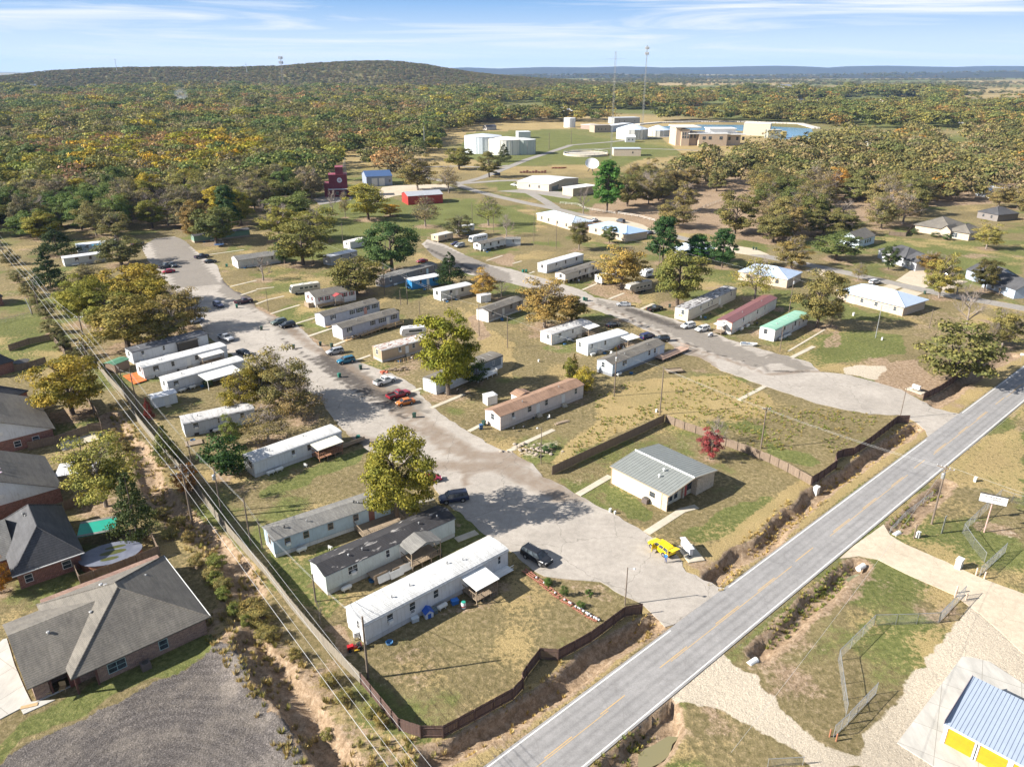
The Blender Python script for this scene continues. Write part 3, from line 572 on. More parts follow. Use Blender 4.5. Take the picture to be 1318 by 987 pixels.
# ================================================================ HILLS
def hillmat(name,c1,c2,c3):
    m,t,b=nt(name); c=objco(t); n=noisef(t,c,0.012,8,0.7); n2=noisef(t,c,0.09,4,0.7)
    col=ramp(t,n,[(0.3,c1),(0.5,c2),(0.7,c3)]); col=mixc(t,1.0,col,ramp(t,n2,[(0.3,0.6),(0.7,1.2)]),'MULTIPLY')
    t.links.new(col,b.inputs['Base Color']); b.inputs['Roughness'].default_value=1; b.inputs['Specular IOR Level'].default_value=0; return m
M_HILL=hillmat('hill_woods',(0.12,0.12,0.05),(0.17,0.15,0.07),(0.21,0.165,0.095))
M_RIDGE=hillmat('ridge_woods',(0.045,0.055,0.05),(0.06,0.065,0.055),(0.075,0.07,0.06))
HILLS=[]
def ridge(name, crest, dist, depth, step, seed, skew=0.0, mat=M_HILL, rough=0.1):
    """crest: list of (photo column, photo row) of the skyline at a given distance"""
    pts=[]
    for (x,y) in crest:
        q=G((x,91.5),0); X=(x-659)/FOC; h=CAM_H+(CP*(493.5-y)/FOC-SP)/(CP+SP*(493.5-y)/FOC)*dist
        k=1/(CP+SP*(493.5-y)/FOC); pts.append((X*dist*k, max(h,2)))
    pts=np.array(pts); xs=np.arange(pts[0,0],pts[-1,0],step); ys=np.arange(dist-depth,dist+depth*0.9,step)
    X,Y=np.meshgrid(xs,ys); Hc=np.interp(X,pts[:,0],pts[:,1])
    cy=dist+skew*fbm(X,X*0,depth*2,seed+5)*depth*0.2; v=(Y-cy)/depth
    prof=np.where(v<0,np.clip(1+v,0,1),np.clip(1-v*0.9,0,1)); prof=prof*prof*(3-2*prof); prof=np.where(v<0,prof**0.8,prof)
    gl=fbm(X,Y,depth*0.55,seed,4); Zz=Hc*prof*(1+rough*gl*(1-prof)*2.2)-1.0+prof*(1-prof)*gl*Hc*0.5
    Zz+=3.0*fbm(X,Y,step*2.5,seed+9,3)*np.clip(prof*3,0,1)
    me=grid_mesh(name,X,Y,Zz); me.materials.append(mat); o=put(name,me); o['kind']='structure'
    HILLS.append((xs,ys,Zz)); return o
def hz_(k,x,y):
    xs,ys,Zz=HILLS[k]; i=np.clip(np.searchsorted(xs,x)-1,0,len(xs)-2); j=np.clip(np.searchsorted(ys,y)-1,0,len(ys)-2); return Zz[j,i]
ridge('hill',[(-260,118),(-120,114),(-20,106),(20,103),(50,97),(75,92),(110,90),(150,88.5),(200,88),(250,88),(300,88),(350,86.5),(400,82.5),(440,80.5),(480,79.5),(510,80.5),(545,84.5),(570,89),(600,94),(640,98.5),(700,103),(760,107),(840,113)],3500,850,11,11,1.0,rough=0.12)
ridge('hills',[(-500,97),(-200,96.5),(-60,96.7),(0,97),(30,97.2),(60,101),(120,104)],9000,900,45,21,mat=M_RIDGE)
ridge('hills',[(520,100),(560,91),(575,88),(600,87),(640,88.5),(700,86.5),(760,87),(800,85.5),(850,87),(900,86.8),(960,85.6),(1000,84.8),(1040,86),(1068,87.6),(1090,85.6),(1140,84.8),(1200,86),(1230,86.6),(1270,85.2),(1318,85.4),(1450,84.6),(1700,88)],14500,2200,90,31,mat=M_RIDGE)
ridge('hills',[(560,103),(640,99),(700,97),(800,96.5),(880,97.5),(960,98),(1060,97),(1130,95.5),(1200,94.5),(1260,93),(1318,92.5),(1420,91.5),(1700,94)],8000,1500,50,41,rough=0.2,mat=M_RIDGE)
# ================================================================ TREES
def leafmat(name, inst=False, trans=0.24):
    m,t,b=nt(name)
    if inst:
        a=N(t,'ShaderNodeAttribute',attribute_name='tint',attribute_type='INSTANCER'); colr=a.outputs['Color']
    else: colr=t.nodes.new('ShaderNodeObjectInfo').outputs['Color']
    g_=t.nodes.new('ShaderNodeNewGeometry'); r=ramp(t,g_.outputs['Random Per Island'],[(0.0,(0.85,0.95,0.8)),(0.5,(1.4,1.42,1.2)),(1.0,(2.05,1.95,1.6))])
    col=mixc(t,1.0,colr,r,'MULTIPLY')
    n=noisef(t,objco(t),3.2,2); col=mixc(t,1.0,col,ramp(t,n,[(0.35,(0.78,0.85,0.8)),(0.65,(1.22,1.1,0.9))]),'MULTIPLY')
    t.links.new(col,b.inputs['Base Color']); b.inputs['Roughness'].default_value=0.7; b.inputs['Specular IOR Level'].default_value=0.15
    tr=t.nodes.new('ShaderNodeBsdfTranslucent'); t.links.new(col,tr.inputs[0]); mx=t.nodes.new('ShaderNodeMixShader'); mx.inputs[0].default_value=trans
    t.links.new(b.outputs[0],mx.inputs[1]); t.links.new(tr.outputs[0],mx.inputs[2]); t.links.new(mx.outputs[0],t.nodes['Material Output'].inputs['Surface']); return m
LEAF=leafmat('foliage'); LEAFI=leafmat('foliage_far',True)
def unit(v): return v/(np.linalg.norm(v,axis=-1,keepdims=True)+1e-9)
def cards(cent, nrm, size, rng):
    """diamond leaf clumps, one island each"""
    n=len(cent); a=unit(np.cross(nrm,rng.normal(size=(n,3)))); b_=np.cross(nrm,a)
    s=size*rng.uniform(0.6,1.3,(n,1)); e=rng.uniform(0.55,1.0,(n,1))
    v=np.stack([cent+a*s,cent+b_*s*e,cent-a*s,cent-b_*s*e],1).reshape(-1,3); return v
def quads_mesh(name,v,mat):
    n=len(v)//4; me=D.meshes.new(name); me.vertices.add(len(v)); me.vertices.foreach_set('co',v.astype(np.float32).ravel())
    me.loops.add(n*4); me.loops.foreach_set('vertex_index',np.arange(n*4,dtype=np.int32)); me.polygons.add(n)
    me.polygons.foreach_set('loop_start',np.arange(0,n*4,4,dtype=np.int32)); me.polygons.foreach_set('loop_total',np.full(n,4,np.int32)); me.update(calc_edges=True)
    me.materials.append(mat); return me
def crown(name, nc, lp, leaf, shape='round', seed=0, mat=None, cr=(0.10,0.17), shell=0.55, zf=1.0):
    """crown in a unit box: radius .5, height 1"""
    rng=np.random.default_rng(seed); C=[]; 
    lob=rng.normal(size=(9,3)); lob=unit(lob); la_=rng.uniform(-0.28,0.30,9)
    while len(C)<nc:
        d=unit(rng.normal(size=3)); 
        if shape=='cone':
            z=1-rng.random()**0.6; rr=0.5*(1-z)**0.8*rng.uniform(0.5,1.0)*(1+0.15*math.sin(z*23+seed)); a=rng.uniform(0,6.283); C.append((rr*math.cos(a),rr*math.sin(a),z*0.97+0.02)); continue
        if shape=='pine':
            z=rng.uniform(0.12,0.97); tier=0.5*(1-abs(z-0.4)**1.5*1.6 if z>0.4 else 0.65+z); a=rng.uniform(0,6.283); rr=max(0.03,tier)*rng.uniform(0.25,1.0)*(1+0.2*math.sin(a*3+z*9)); C.append((rr*math.cos(a),rr*math.sin(a),z)); continue
        k=1+sum(l*max(0,float(d@v))**4 for l,v in zip(la_,lob)); k=min(1.2,max(.6,k)); r=0.5*k*(shell+(1-shell)*rng.random())*0.9
        p=d*r
        if shape=='round': z=0.5+p[2]*1.0
        elif shape=='dome': z=0.40+(p[2]*1.25 if p[2]>0 else p[2]*0.80)
        elif shape=='vase': z=0.5+p[2]; f=0.55+0.5*z; p=p*np.array([f,f,1])
        elif shape=='oval': z=0.5+p[2]; f=0.75+0.25*math.sin(z*3.1); p=p*np.array([f,f,1])
        C.append((p[0],p[1],z))
    C=np.array(C); R=rng.uniform(cr[0],cr[1],nc)
    if shape=='cone': R=R*(1.05-C[:,2])*1.0+0.02
    if shape=='pine': R*=0.8
    idx=np.repeat(np.arange(nc),lp); n=len(idx); d=unit(rng.normal(size=(n,3))); d[:,2]=np.abs(d[:,2])*0.8+d[:,2]*0.2; d=unit(d)
    rad=R[idx][:,None]*(rng.random((n,1))**0.4); cent=C[idx]+d*rad*np.array([1,1,0.8])
    ax=np.array([0,0,0.45]); outw=unit(cent-ax); nrm=unit(d*0.8+outw*0.5+rng.normal(size=(n,3))*0.55)
    return quads_mesh(name,cards(cent,nrm,leaf,rng),mat or LEAF)
def branches(name, seed=0, levels=4, height=1.0, trunk_r=0.022, spread=0.55, mat=None, start=0.25, kids=(5,4,4), up=0.35):
    """tapered trunk and limbs in a unit box"""
    rng=random.Random(seed); mb=MB()
    def grow(p,d,L,r,lev):
        segs=2 if lev<2 else 1; q=p
        for s in range(segs):
            d2=(d+Vector((rng.gauss(0,.12),rng.gauss(0,.12),rng.gauss(0,.06)))).normalized(); e=q+d2*L/segs
            mb.tube(q,e,r*(1-0.35*s/segs),r*(1-0.35*(s+1)/segs) if lev<levels-1 else r*0.25,n=6 if lev==0 else 4 if lev<2 else 3,cap=False); q=e; d=d2
        if lev>=levels-1: return
        for k in range(kids[min(lev,len(kids)-1)]):
            f=rng.uniform(0.35,1.0); o=p.lerp(q,f); a=rng.uniform(0,6.283)
            side=Vector((math.cos(a),math.sin(a),0)); nd=(d*0.6+side*rng.uniform(0.5,1.0)*spread*1.6+Vector((0,0,up))).normalized()
            grow(o,nd,L*rng.uniform(0.55,0.75),r*0.55,lev+1)
    n=kids[0]+3
    mb.tube((0,0,-0.03),(0.01,0,start),trunk_r*1.35,trunk_r,7,cap=False); mb.tube((0.01,0,start),(0.0,0.012,start+0.33),trunk_r,trunk_r*0.6,7,cap=False); mb.tube((0,0.012,start+0.33),(0.015,0,0.86),trunk_r*0.6,trunk_r*0.15,5,cap=False)
    for k in range(n):
        z=start+(0.80-start)*k/(n-1)*0.85; a=k*2.4+rng.uniform(-.4,.4); side=Vector((math.cos(a),math.sin(a),0)); L=(0.36-0.22*z)
        grow(Vector((0,0,z)),(side*spread*1.5+Vector((0,0,0.75))).normalized(),L,trunk_r*(0.62-0.3*z),1)
    return mb.mesh(name,mat or BARK)
V={}
V['round']=[crown('crown',95,210,0.0135,'round',s,cr=(0.09,0.145),shell=0.6) for s in (1,2)]
V['dome']=[crown('crown',60,200,0.0150,'dome',s,cr=(0.085,0.165)) for s in (11,12,13,14)]
V['oval']=[crown('crown',80,220,0.0135,'oval',s,cr=(0.085,0.15)) for s in (21,22)]
V['loose']=[crown('crown',74,150,0.0135,'dome',s,cr=(0.08,0.15),shell=0.35) for s in (31,32,33,34)]
V['thin']=[crown('crown',66,52,0.0125,'dome',s,cr=(0.08,0.15),shell=0.3) for s in (41,42,43)]
V['bush']=[crown('crown',34,110,0.024,'dome',s,cr=(0.13,0.2)) for s in (51,52,53)]
V['cone']=[crown('crown',120,48,0.018,'cone',s,cr=(0.11,0.17)) for s in (61,62)]
V['pine']=[crown('crown',110,100,0.019,'pine',s,cr=(0.11,0.17)) for s in (71,72)]
TR={'full':[branches('trunk',s,3,trunk_r=0.026) for s in (1,2,3)],
    'twiggy':[branches('trunk',s,5,trunk_r=0.020,mat=TWIG,kids=(5,4,4,3),start=0.18) for s in (5,6,7)],
    'short':[branches('trunk',s,3,trunk_r=0.02,start=0.1) for s in (9,10)],
    'mast':[ (lambda mb:(mb.tube((0,0,-0.03),(0,0,0.5),0.024,0.016,7,cap=False),mb.tube((0,0,0.5),(0,0,0.95),0.016,0.004,6,cap=False),mb.mesh('trunk',BARK))[2])(MB()) ]}
KIND={'round':('round','full',0.07),'dome':('dome','full',0.08),'oval':('oval','full',0.06),'loose':('loose','twiggy',0.06),'thin':('thin','twiggy',0.06),'bare':(None,'twiggy',0),'bush':('bush','short',0.02),'cone':('cone','mast',0.03),'pine':('pine','mast',0.10)}
NT=[0]
NAMES={'bush':'bush','cone':'cedar_tree','pine':'pine_tree','bare':'bare_tree'}
def tree(kind, x, y, w, h, col, label, group=None, seed=None, cat=None):
    NT[0]+=1; i=NT[0]*7 if seed is None else seed; vr,tr,z0=KIND[kind]; r=random.Random(i)
    e=thing(NAMES.get(kind,'tree'),label,cat or ('bush' if kind=='bush' else 'tree'),(x,y,zg(x,y)-0.03 if y<420 else -0.03),r.uniform(0,6.28),group)
    if y<420: LITTER.append((x,y,w*0.5))
    if vr:
        c=put('crown',V[vr][i%len(V[vr])],e); c.scale=(w,w,h*(1-z0)); c.location=(0,0,h*z0); c.color=(*col,1)
    tk=put('trunk',TR[tr][i%len(TR[tr])],e); tk.scale=((w,w,h*0.92) if tr!='mast' else (h*0.9,h*0.9,h*0.95)); return e
OLIVE=(0.115,0.105,0.030); GOLD=(0.24,0.165,0.028); GREEN=(0.055,0.082,0.024); DARK=(0.024,0.042,0.018); BROWN=(0.145,0.10,0.042); ORANGE=(0.30,0.135,0.03); LIME=(0.17,0.18,0.035)
KHAKI=(0.15,0.125,0.06); RED=(0.25,0.04,0.045); GREY=(0.17,0.14,0.11); YEL=(0.42,0.27,0.02); PINE=(0.032,0.066,0.026); PINK=(0.25,0.13,0.10)
def ptree(kind, tl, bx, by, wpx, ty, col, label, group=None, wk=1.0, seed=None):
    b_=g(tl,bx,by); s=TILES[tl][2]; d=math.hypot(b_.x,b_.y); depth=b_.y*CP+CAM_H*SP
    w=wpx/s/FOC*depth*(1.10 if kind in('round','oval') else 1.28)*wk; h=height_at(b_,px(tl,bx,ty)[1]); h=max(h*(1.0 if kind in('round','oval','cone') else 1.08),w*0.5)
    return tree(kind,b_.x,b_.y,w,h,col,label,group,seed)
def jit(c,r,a=0.15): 
    k=1+r.uniform(-a,a); return (c[0]*k*(1+r.uniform(-.08,.1)),c[1]*k,c[2]*k)
EXTRA=[('dome','M0',560,520,230,330,(0.17,0.165,0.04),'yellow green tree in the very middle of the golden grove'),('loose','M0',860,600,200,420,(0.16,0.14,0.05),'olive tree right behind the black roofed home'),('loose','M1',170,960,230,700,(0.13,0.115,0.055),'grey olive tree between the pale olive tree and the twiggy one')]
def mute(c,f): return tuple(v*(1-f)+m_*f for v,m_ in zip(c,(0.15,0.135,0.072)))
TREES=[
('round','L1',715,590,375,130,(0.155,0.145,0.030),'big round tree turning gold between the grey roofed home and the blue van'),
('oval','M1',975,860,325,420,(0.155,0.155,0.025),'tall yellow green tree covering the middle of a white home'),
('oval','M1',690,235,285,-30,(0.05,0.085,0.034),'huge dark green pine behind the long grey brown home'),
('dome','M1',510,350,250,150,(0.125,0.115,0.045),'olive brown round tree behind the white home with red shutters'),
('cone','M1',985,300,125,125,(0.022,0.04,0.016),'dark cone shaped cedar beside the blue walled home'),
('loose','M1',1160,365,135,225,(0.27,0.18,0.06),'small golden tree behind the small white shed'),
('bare','M1',1245,375,90,270,GREY,'bare grey bush right of the small golden tree'),
('bare','M1',35,280,140,155,GREY,'bare round orchard tree in front of the off white home'),
('loose','M1',80,905,280,650,(0.16,0.135,0.055),'pale olive tree left of the street by the sagging twiggy tree'),
('thin','M1',240,985,260,790,(0.16,0.12,0.07),'twiggy half bare tree overhanging the white home with a covered porch'),
('thin','L1',60,190,260,20,(0.15,0.12,0.06),'brown twiggy thicket in front of the pale olive tree'),
('loose','M0',1235,960,170,740,(0.18,0.15,0.035),'olive gold tree hiding the end of the white carport home'),
('bush','L0',1150,360,200,190,(0.026,0.055,0.018),'dense dark green rounded bush left of the long white home'),
('loose','L0',1185,215,110,60,(0.12,0.14,0.045),'small light green sapling above the dense dark green bush'),
('oval','M0',440,500,260,245,(0.17,0.165,0.035),'leftmost yellow green tree of the golden grove'),
('dome','M0',690,420,270,185,(0.22,0.17,0.04),'orange gold tree at the top of the golden grove'),
('dome','M0',760,430,230,265,(0.22,0.18,0.04),'yellow tree on the right side of the golden grove'),
('dome','M0',650,620,330,390,(0.17,0.14,0.045),'broad brownish gold tree at the front of the golden grove'),
('loose','M0',930,530,240,310,(0.17,0.135,0.06),'half bare brown olive tree between the golden grove and the street'),
('dome','M0',620,200,210,48,(0.105,0.105,0.05),'grey green rounded tree at the end of the two far homes'),
('loose','M0',470,330,170,205,(0.12,0.105,0.06),'low grey olive tree above the golden grove'),
('cone','M0',260,315,150,120,(0.022,0.038,0.015),'dark cedar by the corner of the long white far home'),
('cone','M0',295,155,170,0,(0.03,0.045,0.018),'wide dark cedar behind the far homes on the left'),
('dome','M0',370,960,300,660,(0.21,0.165,0.035),'yellow orange tree at the back of the left gardens'),
('loose','L0',540,520,330,180,(0.20,0.19,0.06),'wide pale yellow willow like tree beside the patio roof'),
('cone','L0',700,670,190,330,(0.05,0.065,0.028),'tall dark green cedar beside the round pool'),
('loose','L0',-10,960,150,780,(0.30,0.15,0.03),'orange tree cut by the left edge beside the brick house'),
('loose','M2',550,320,230,105,(0.24,0.175,0.065),'golden tan tree over the small white trailer'),
('loose','M2',160,520,260,285,(0.22,0.155,0.065),'tan leafy tree at the bend of the east street'),
('dome','M2',300,490,150,355,(0.15,0.125,0.045),'olive tree joined to the right of the tan leafy tree'),
('pine','M2',760,195,140,-25,PINE,'dark green pine above the golden tan tree'),
('dome','M2',835,405,235,105,(0.13,0.13,0.045),'large mixed green and yellow tree behind the black pickup'),
('pine','M2',935,190,125,60,(0.035,0.085,0.025),'bright green pine behind the large mixed tree'),
('pine','M2',1062,215,125,35,PINE,'green pine right of the bright green one'),
('loose','M2',335,125,100,-35,(0.095,0.09,0.04),'slim olive tree between the two blue roofed homes'),
('dome','M2',490,90,75,-5,(0.07,0.085,0.035),'small dark green tree in front of the hip roofed home'),
('thin','M2',1230,380,180,155,(0.20,0.18,0.05),'sparse yellow green tree above the maroon roofed home'),
('loose','L2',1000,280,110,125,(0.20,0.045,0.06),'small crimson tree by the wooden fence of the office'),
('bare','L2',1030,200,150,60,GREY,'bare grey tree right behind the crimson tree'),
('bush','M3',930,800,310,530,(0.105,0.105,0.045),'broad spreading olive bush behind the dark fence by the highway'),
('dome','M3',250,520,200,250,(0.135,0.115,0.05),'brown olive tree beside the green roofed home'),
('thin','M3',320,515,120,375,GREY,'twiggy tree right of the green roofed home'),
('bare','M3',1003,530,190,300,(0.2,0.2,0.2),'leafless pale trunked tree behind the metal roofed house'),
('loose','M3',870,370,150,150,(0.19,0.165,0.055),'yellowish tree in front of the dark car on the right'),
('oval','M3',612,225,92,92,(0.045,0.062,0.03),'dark green oval tree in front of the grey house with a gabled porch'),
('oval','M3',1100,335,140,158,(0.07,0.062,0.028),'dark brown oval tree in front of the blue grey house'),
('loose','M3',820,240,120,130,BROWN,'brown tree beside the driveway of the grey house'),
('loose','M3',120,220,160,60,(0.16,0.125,0.055),'brown sparse tree left of the pale blue barn'),
('dome','M3',345,175,190,40,(0.08,0.10,0.04),'green bushy tree just left of the pale blue barn'),
('thin','M3',460,280,80,190,KHAKI,'small sparse tree beside the narrow road'),
('loose','M3',1190,615,190,420,(0.15,0.135,0.06),'sparse olive tree near the highway edge on the right'),
('thin','M3',1120,640,80,490,GREY,'thin twiggy tree at the end of the roadside fence'),
('loose','M3',1110,120,135,-5,(0.20,0.175,0.065),'pale yellow tree on the lawn behind the blue grey house'),
('bare','M3',960,350,130,290,GREY,'low leafless tree by the narrow road on the right'),
('loose','T2',480,835,60,590,(0.12,0.11,0.06),'thin brown tree behind the bright green pine by the mast'),
('pine','T2',478,840,135,605,(0.05,0.115,0.028),'bright green pine by the foot of the lattice mast'),
('bare','T2',358,850,100,710,GREY,'leafless tree beside the small tan shed'),
('loose','T2',870,840,130,690,KHAKI,'single half bare oak on the brown pasture'),
('dome','T2',1128,950,180,740,(0.11,0.10,0.045),'brown green oak at the edge of the brown pasture'),
('loose','T2',820,920,170,790,(0.15,0.125,0.06),'low twiggy tree beside the white rail fence'),
('dome','T1',570,880,175,705,(0.20,0.18,0.045),'yellow green round tree between the red tower and the red barn'),
('dome','T1',680,860,90,800,(0.36,0.21,0.03),'small orange bush behind the huge dark pine'),
('bare','T1',390,855,70,725,GREY,'slim bare tree in front of the red tower'),
('thin','T1',452,870,60,735,KHAKI,'small bare tree right of the slim one before the tower'),
('thin','T1',860,915,150,755,(0.15,0.12,0.08),'grey brown twiggy tree in front of the red barn'),
('loose','T1',820,730,170,555,(0.14,0.115,0.05),'brown oak behind the blue roofed shed'),
('thin','T1',978,745,120,600,(0.14,0.11,0.07),'brown half bare tree right of the blue roofed shed'),
('dome','T1',1030,625,130,505,(0.12,0.115,0.04),'olive tree in front of the round white tank'),
('dome','T1',1183,665,100,540,(0.11,0.10,0.045),'small brown tree below the round tanks'),
('cone','T1',1258,585,70,490,(0.05,0.058,0.025),'dark egg shaped cedar beside the round tank'),
('thin','T1',1180,910,150,755,(0.14,0.15,0.055),'sparse green tree on the lawn right of the red barn'),
('loose','T1',1030,965,130,860,(0.10,0.10,0.055),'grey olive tree over the small tan home'),
('bare','T1',1270,965,110,850,GREY,'bare tree beside the grey end of the far home'),
('dome','T1',180,900,220,745,(0.10,0.12,0.045),'green bushy tree left of the red tower'),
('loose','T1',120,985,200,800,(0.19,0.175,0.05),'yellow green tree left of the bare tree by the tower'),
('loose','T1',300,990,230,820,(0.16,0.155,0.05),'wide olive yellow tree above the home with white walls'),
('dome','M1',240,200,230,-10,(0.13,0.125,0.045),'tall olive tree right of the off white home'),
('dome','M1',145,195,90,85,(0.06,0.085,0.04),'small blue green tree beside the tall olive one'),
('oval','T0',1010,985,150,770,(0.17,0.12,0.055),'brown orange tree left of the green home'),
('dome','T0',1100,1000,200,800,(0.09,0.10,0.04),'green brown tree in front of the green home'),
('pine','T0',1165,930,110,725,(0.04,0.07,0.03),'dark pine behind the green home'),
('cone','L0',850,300,120,90,(0.10,0.11,0.04),'narrow green shrub against the fence by the sloping yard'),
('bush','L0',960,440,110,330,(0.23,0.11,0.04),'rusty orange bush against the long fence'),
('cone','M2',312,760,50,645,(0.16,0.12,0.05),'slim brown ivy shrub beside the pole behind the grey roofed home'),
('bush','M2',290,790,70,690,(0.13,0.13,0.035),'green yellow shrub at the foot of the ivy covered shrub'),
('bush','M2',365,840,110,740,(0.22,0.18,0.035),'yellow green bush beside the brown roofed home'),
('cone','M0',760,985,45,870,(0.13,0.03,0.03),'narrow dark red shrub by the pole near the small white shed'),
('bush','M1',1120,800,110,700,(0.05,0.075,0.025),'dark green bush to the right of the tall yellow green tree'),
('bare','B1',330,250,50,120,GREY,'grey leafless shrub by the fence near the dark roofed home'),
('bush','B2',262,105,40,60,(0.06,0.09,0.03),'dark green shrub in the garden row by the fence'),
('bush','M3',745,45,40,20,(0.05,0.07,0.03),'clipped round bush left of the large hip roofed house'),
('bush','M3',852,62,40,40,(0.05,0.07,0.03),'clipped bush in front of the large hip roofed house'),
('bush','M3',905,74,45,50,(0.05,0.08,0.03),'clipped bush by the entrance of the large hip roofed house'),
]
for k,a in enumerate(TREES+EXTRA): ptree(*a,seed=k*3+1)
r_=random.Random(12)
for k,(x,y,w) in enumerate([('B0',x_,y_) and (x_,y_,w_) for x_,y_,w_ in ((1110,40,80),(1150,130,70),(1215,200,80),(1270,280,60),(1120,-40,90))]):
    ptree('bush','B0',x,y,w,y-55,jit((0.11,0.125,0.04),r_),'scrubby bush on the bank beside the large shingle roofed house','bushes on the bank by the large house',seed=k)
for k,(x,y,w) in enumerate(((20,250,120),(60,330,110),(-20,200,120),(200,430,70),(380,560,90),(450,640,80),(590,720,80),(640,770,70),(360,800,60))):
    ptree('bush','B1',x,y,w,y-45,jit((0.17,0.145,0.06),r_),'low brown green scrub on the bank between the ditch and the long fence','scrub between ditch and fence',seed=k+3)
for k,(x,y,w) in enumerate(((580,170,70),(640,220,60),(830,570,80),(900,600,70),(870,680,80),(960,700,60),(1000,820,70),(1080,880,80),(1140,940,80))):
    ptree('bush','L0',x,y,w,y-50,jit((0.17,0.14,0.065),r_,0.3),'tangled brown scrub on the eroded slope beside the long fence','scrub on the eroded slope',seed=k+5)
for k,(x,y,w) in enumerate(((150,330,80),(190,380,70),(240,440,80),(260,520,80),(330,600,70),(370,690,70),(100,260,80),(60,170,80),(330,380,80),(420,640,60),(470,690,70),(300,560,60))):
    ptree('bush','M0',x,y+30,w,y-40,jit((0.12,0.115,0.06),r_,0.3),'shrub growing up through the power line corridor','shrubs under the power lines',seed=k+2)
# ---------------------------------------------------------------- woods: nearest trees one by one, the rest as one mass
WOODS=[ (W((500,196),(560,186),(600,160),(690,154),(760,160),(850,150),(850,140),(600,136),(480,150),(470,190)),17,'M'),
 # region (photo outline laid on the ground), spacing m, tree mix
 (W((-120,330),(0,300),(60,318),(120,310),(190,303),(240,300),(300,288),(345,300),(350,262),(420,258),(416,228),(455,205),(500,232),(560,196),(596,188),(590,172),(640,150),(640,122),(-120,118)),13.5,'L'),
 (W((795,250),(850,226),(885,214),(940,211),(968,199),(1010,196),(1050,180),(1318,176),(1420,180),(1450,310),(1318,290),(1285,268),(1245,262),(1182,268),(1165,285),(1150,300),(1110,296),(1060,312),(1010,318),(965,312),(925,300),(945,262),(900,245),(860,255),(810,272)),13.2,'R'),
 (W((596,160),(690,158),(745,158),(745,150),(846,156),(1060,160),(1060,180),(1460,176),(1460,120),(596,120)),14.5,'M'),
]
FIELDS=[W((868,272),(905,252),(955,236),(975,250),(985,285),(965,318),(925,318),(880,302)),W((0,171),(60,172),(105,170),(112,177),(60,184),(-60,190),(-60,172)),W((142,160),(172,160),(165,171),(146,169)),W((256,143),(330,140),(330,145),(262,148)),W((466,145),(585,143),(585,150),(470,150)),W((610,134),(670,136),(660,140),(600,139)),
 W((600,164),(660,164),(700,178),(650,182),(600,178)),W((745,160),(850,162),(850,175),(745,176)),W((1085,125),(1190,126),(1195,141),(1070,142)),W((50,115),(140,115),(132,124),(40,125)),W((990,117),(1090,117),(1085,124),(985,124)),W((640,118),(720,118),(715,124),(640,124)),W((1050,168),(1150,168),(1150,178),(1050,178)),W((1200,178),(1240,178),(1240,188),(1205,188)),W((1230,120),(1318,116),(1450,118),(1450,134),(1240,132)),
 W((1030,132),(1075,132),(1070,137),(1025,137)),W((660,136),(700,140),(720,148),(660,146)),W((1100,164),(1150,164),(1140,160),(1100,160))]
KEEP=[]   # clearings round the buildings, filled by boxes
for bx in (W((565,170),(705,165),(735,215),(565,235)),W((410,248),(570,243),(570,268),(500,275),(470,300),(400,290),(395,262)),W((1165,312),(1176,276),(1215,268),(1255,275),(1265,295),(1318,296),(1318,330),(1120,330)),W((1060,262),(1130,262),(1130,300),(1100,310)),
           W((855,180),(1060,166),(1080,176),(1050,196),(980,196),(930,192),(870,196)),W((1118,180),(1150,178),(1150,190),(1118,190)),W((1205,185),(1245,185),(1245,200),(1205,198)),W((1256,284),(1262,272),(1300,272),(1300,284)),W((1268,260),(1268,250),(1300,250),(1300,258))): KEEP.append(bx)
MIX={'L':[('dome',(0.125,0.125,0.045),4,'olive brown'),('loose',(0.14,0.135,0.065),4,'grey olive'),('dome',(0.065,0.10,0.032),2.4,'dark green'),('loose',(0.13,0.11,0.08),3.0,'grey half bare'),('bare',GREY,1.8,'leafless grey'),('dome',(0.17,0.165,0.035),2.6,'yellow green'),('cone',DARK,0.8,'dark cedar'),('loose',ORANGE,0.6,'orange'),('dome',(0.30,0.22,0.03),0.6,'golden'),('loose',PINK,0.5,'pinkish brown')],
     'R':[('loose',(0.15,0.125,0.065),4,'brown'),('dome',(0.115,0.11,0.05),4.5,'olive brown'),('thin',(0.17,0.13,0.09),2,'thin grey brown'),('dome',(0.075,0.09,0.035),1.0,'green'),('loose',(0.17,0.15,0.05),0.8,'yellowish'),('loose',(0.26,0.13,0.03),0.25,'orange'),('bare',GREY,0.7,'leafless grey')],
     'M':[('dome',(0.12,0.12,0.04),5,'olive'),('dome',(0.075,0.10,0.032),3,'dark green'),('loose',(0.16,0.11,0.045),2,'brown'),('loose',(0.2,0.16,0.04),0.8,'yellow'),('loose',(0.22,0.11,0.035),0.6,'rusty')]}
GOLDBAND=W((100,232),(150,240),(275,228),(335,214),(345,192),(300,184),(200,192),(100,200)); GOLDB2=W((0,250),(70,245),(70,222),(0,222))
PINKBAND=W((20,222),(110,212),(110,200),(40,200)); PB2=W((40,252),(140,250),(180,238),(60,240))
rng=np.random.default_rng(5); P=[]
def inpoly(x,y,pg):
    return bool(pip(np.array([x]),np.array([y]),pg)[0])
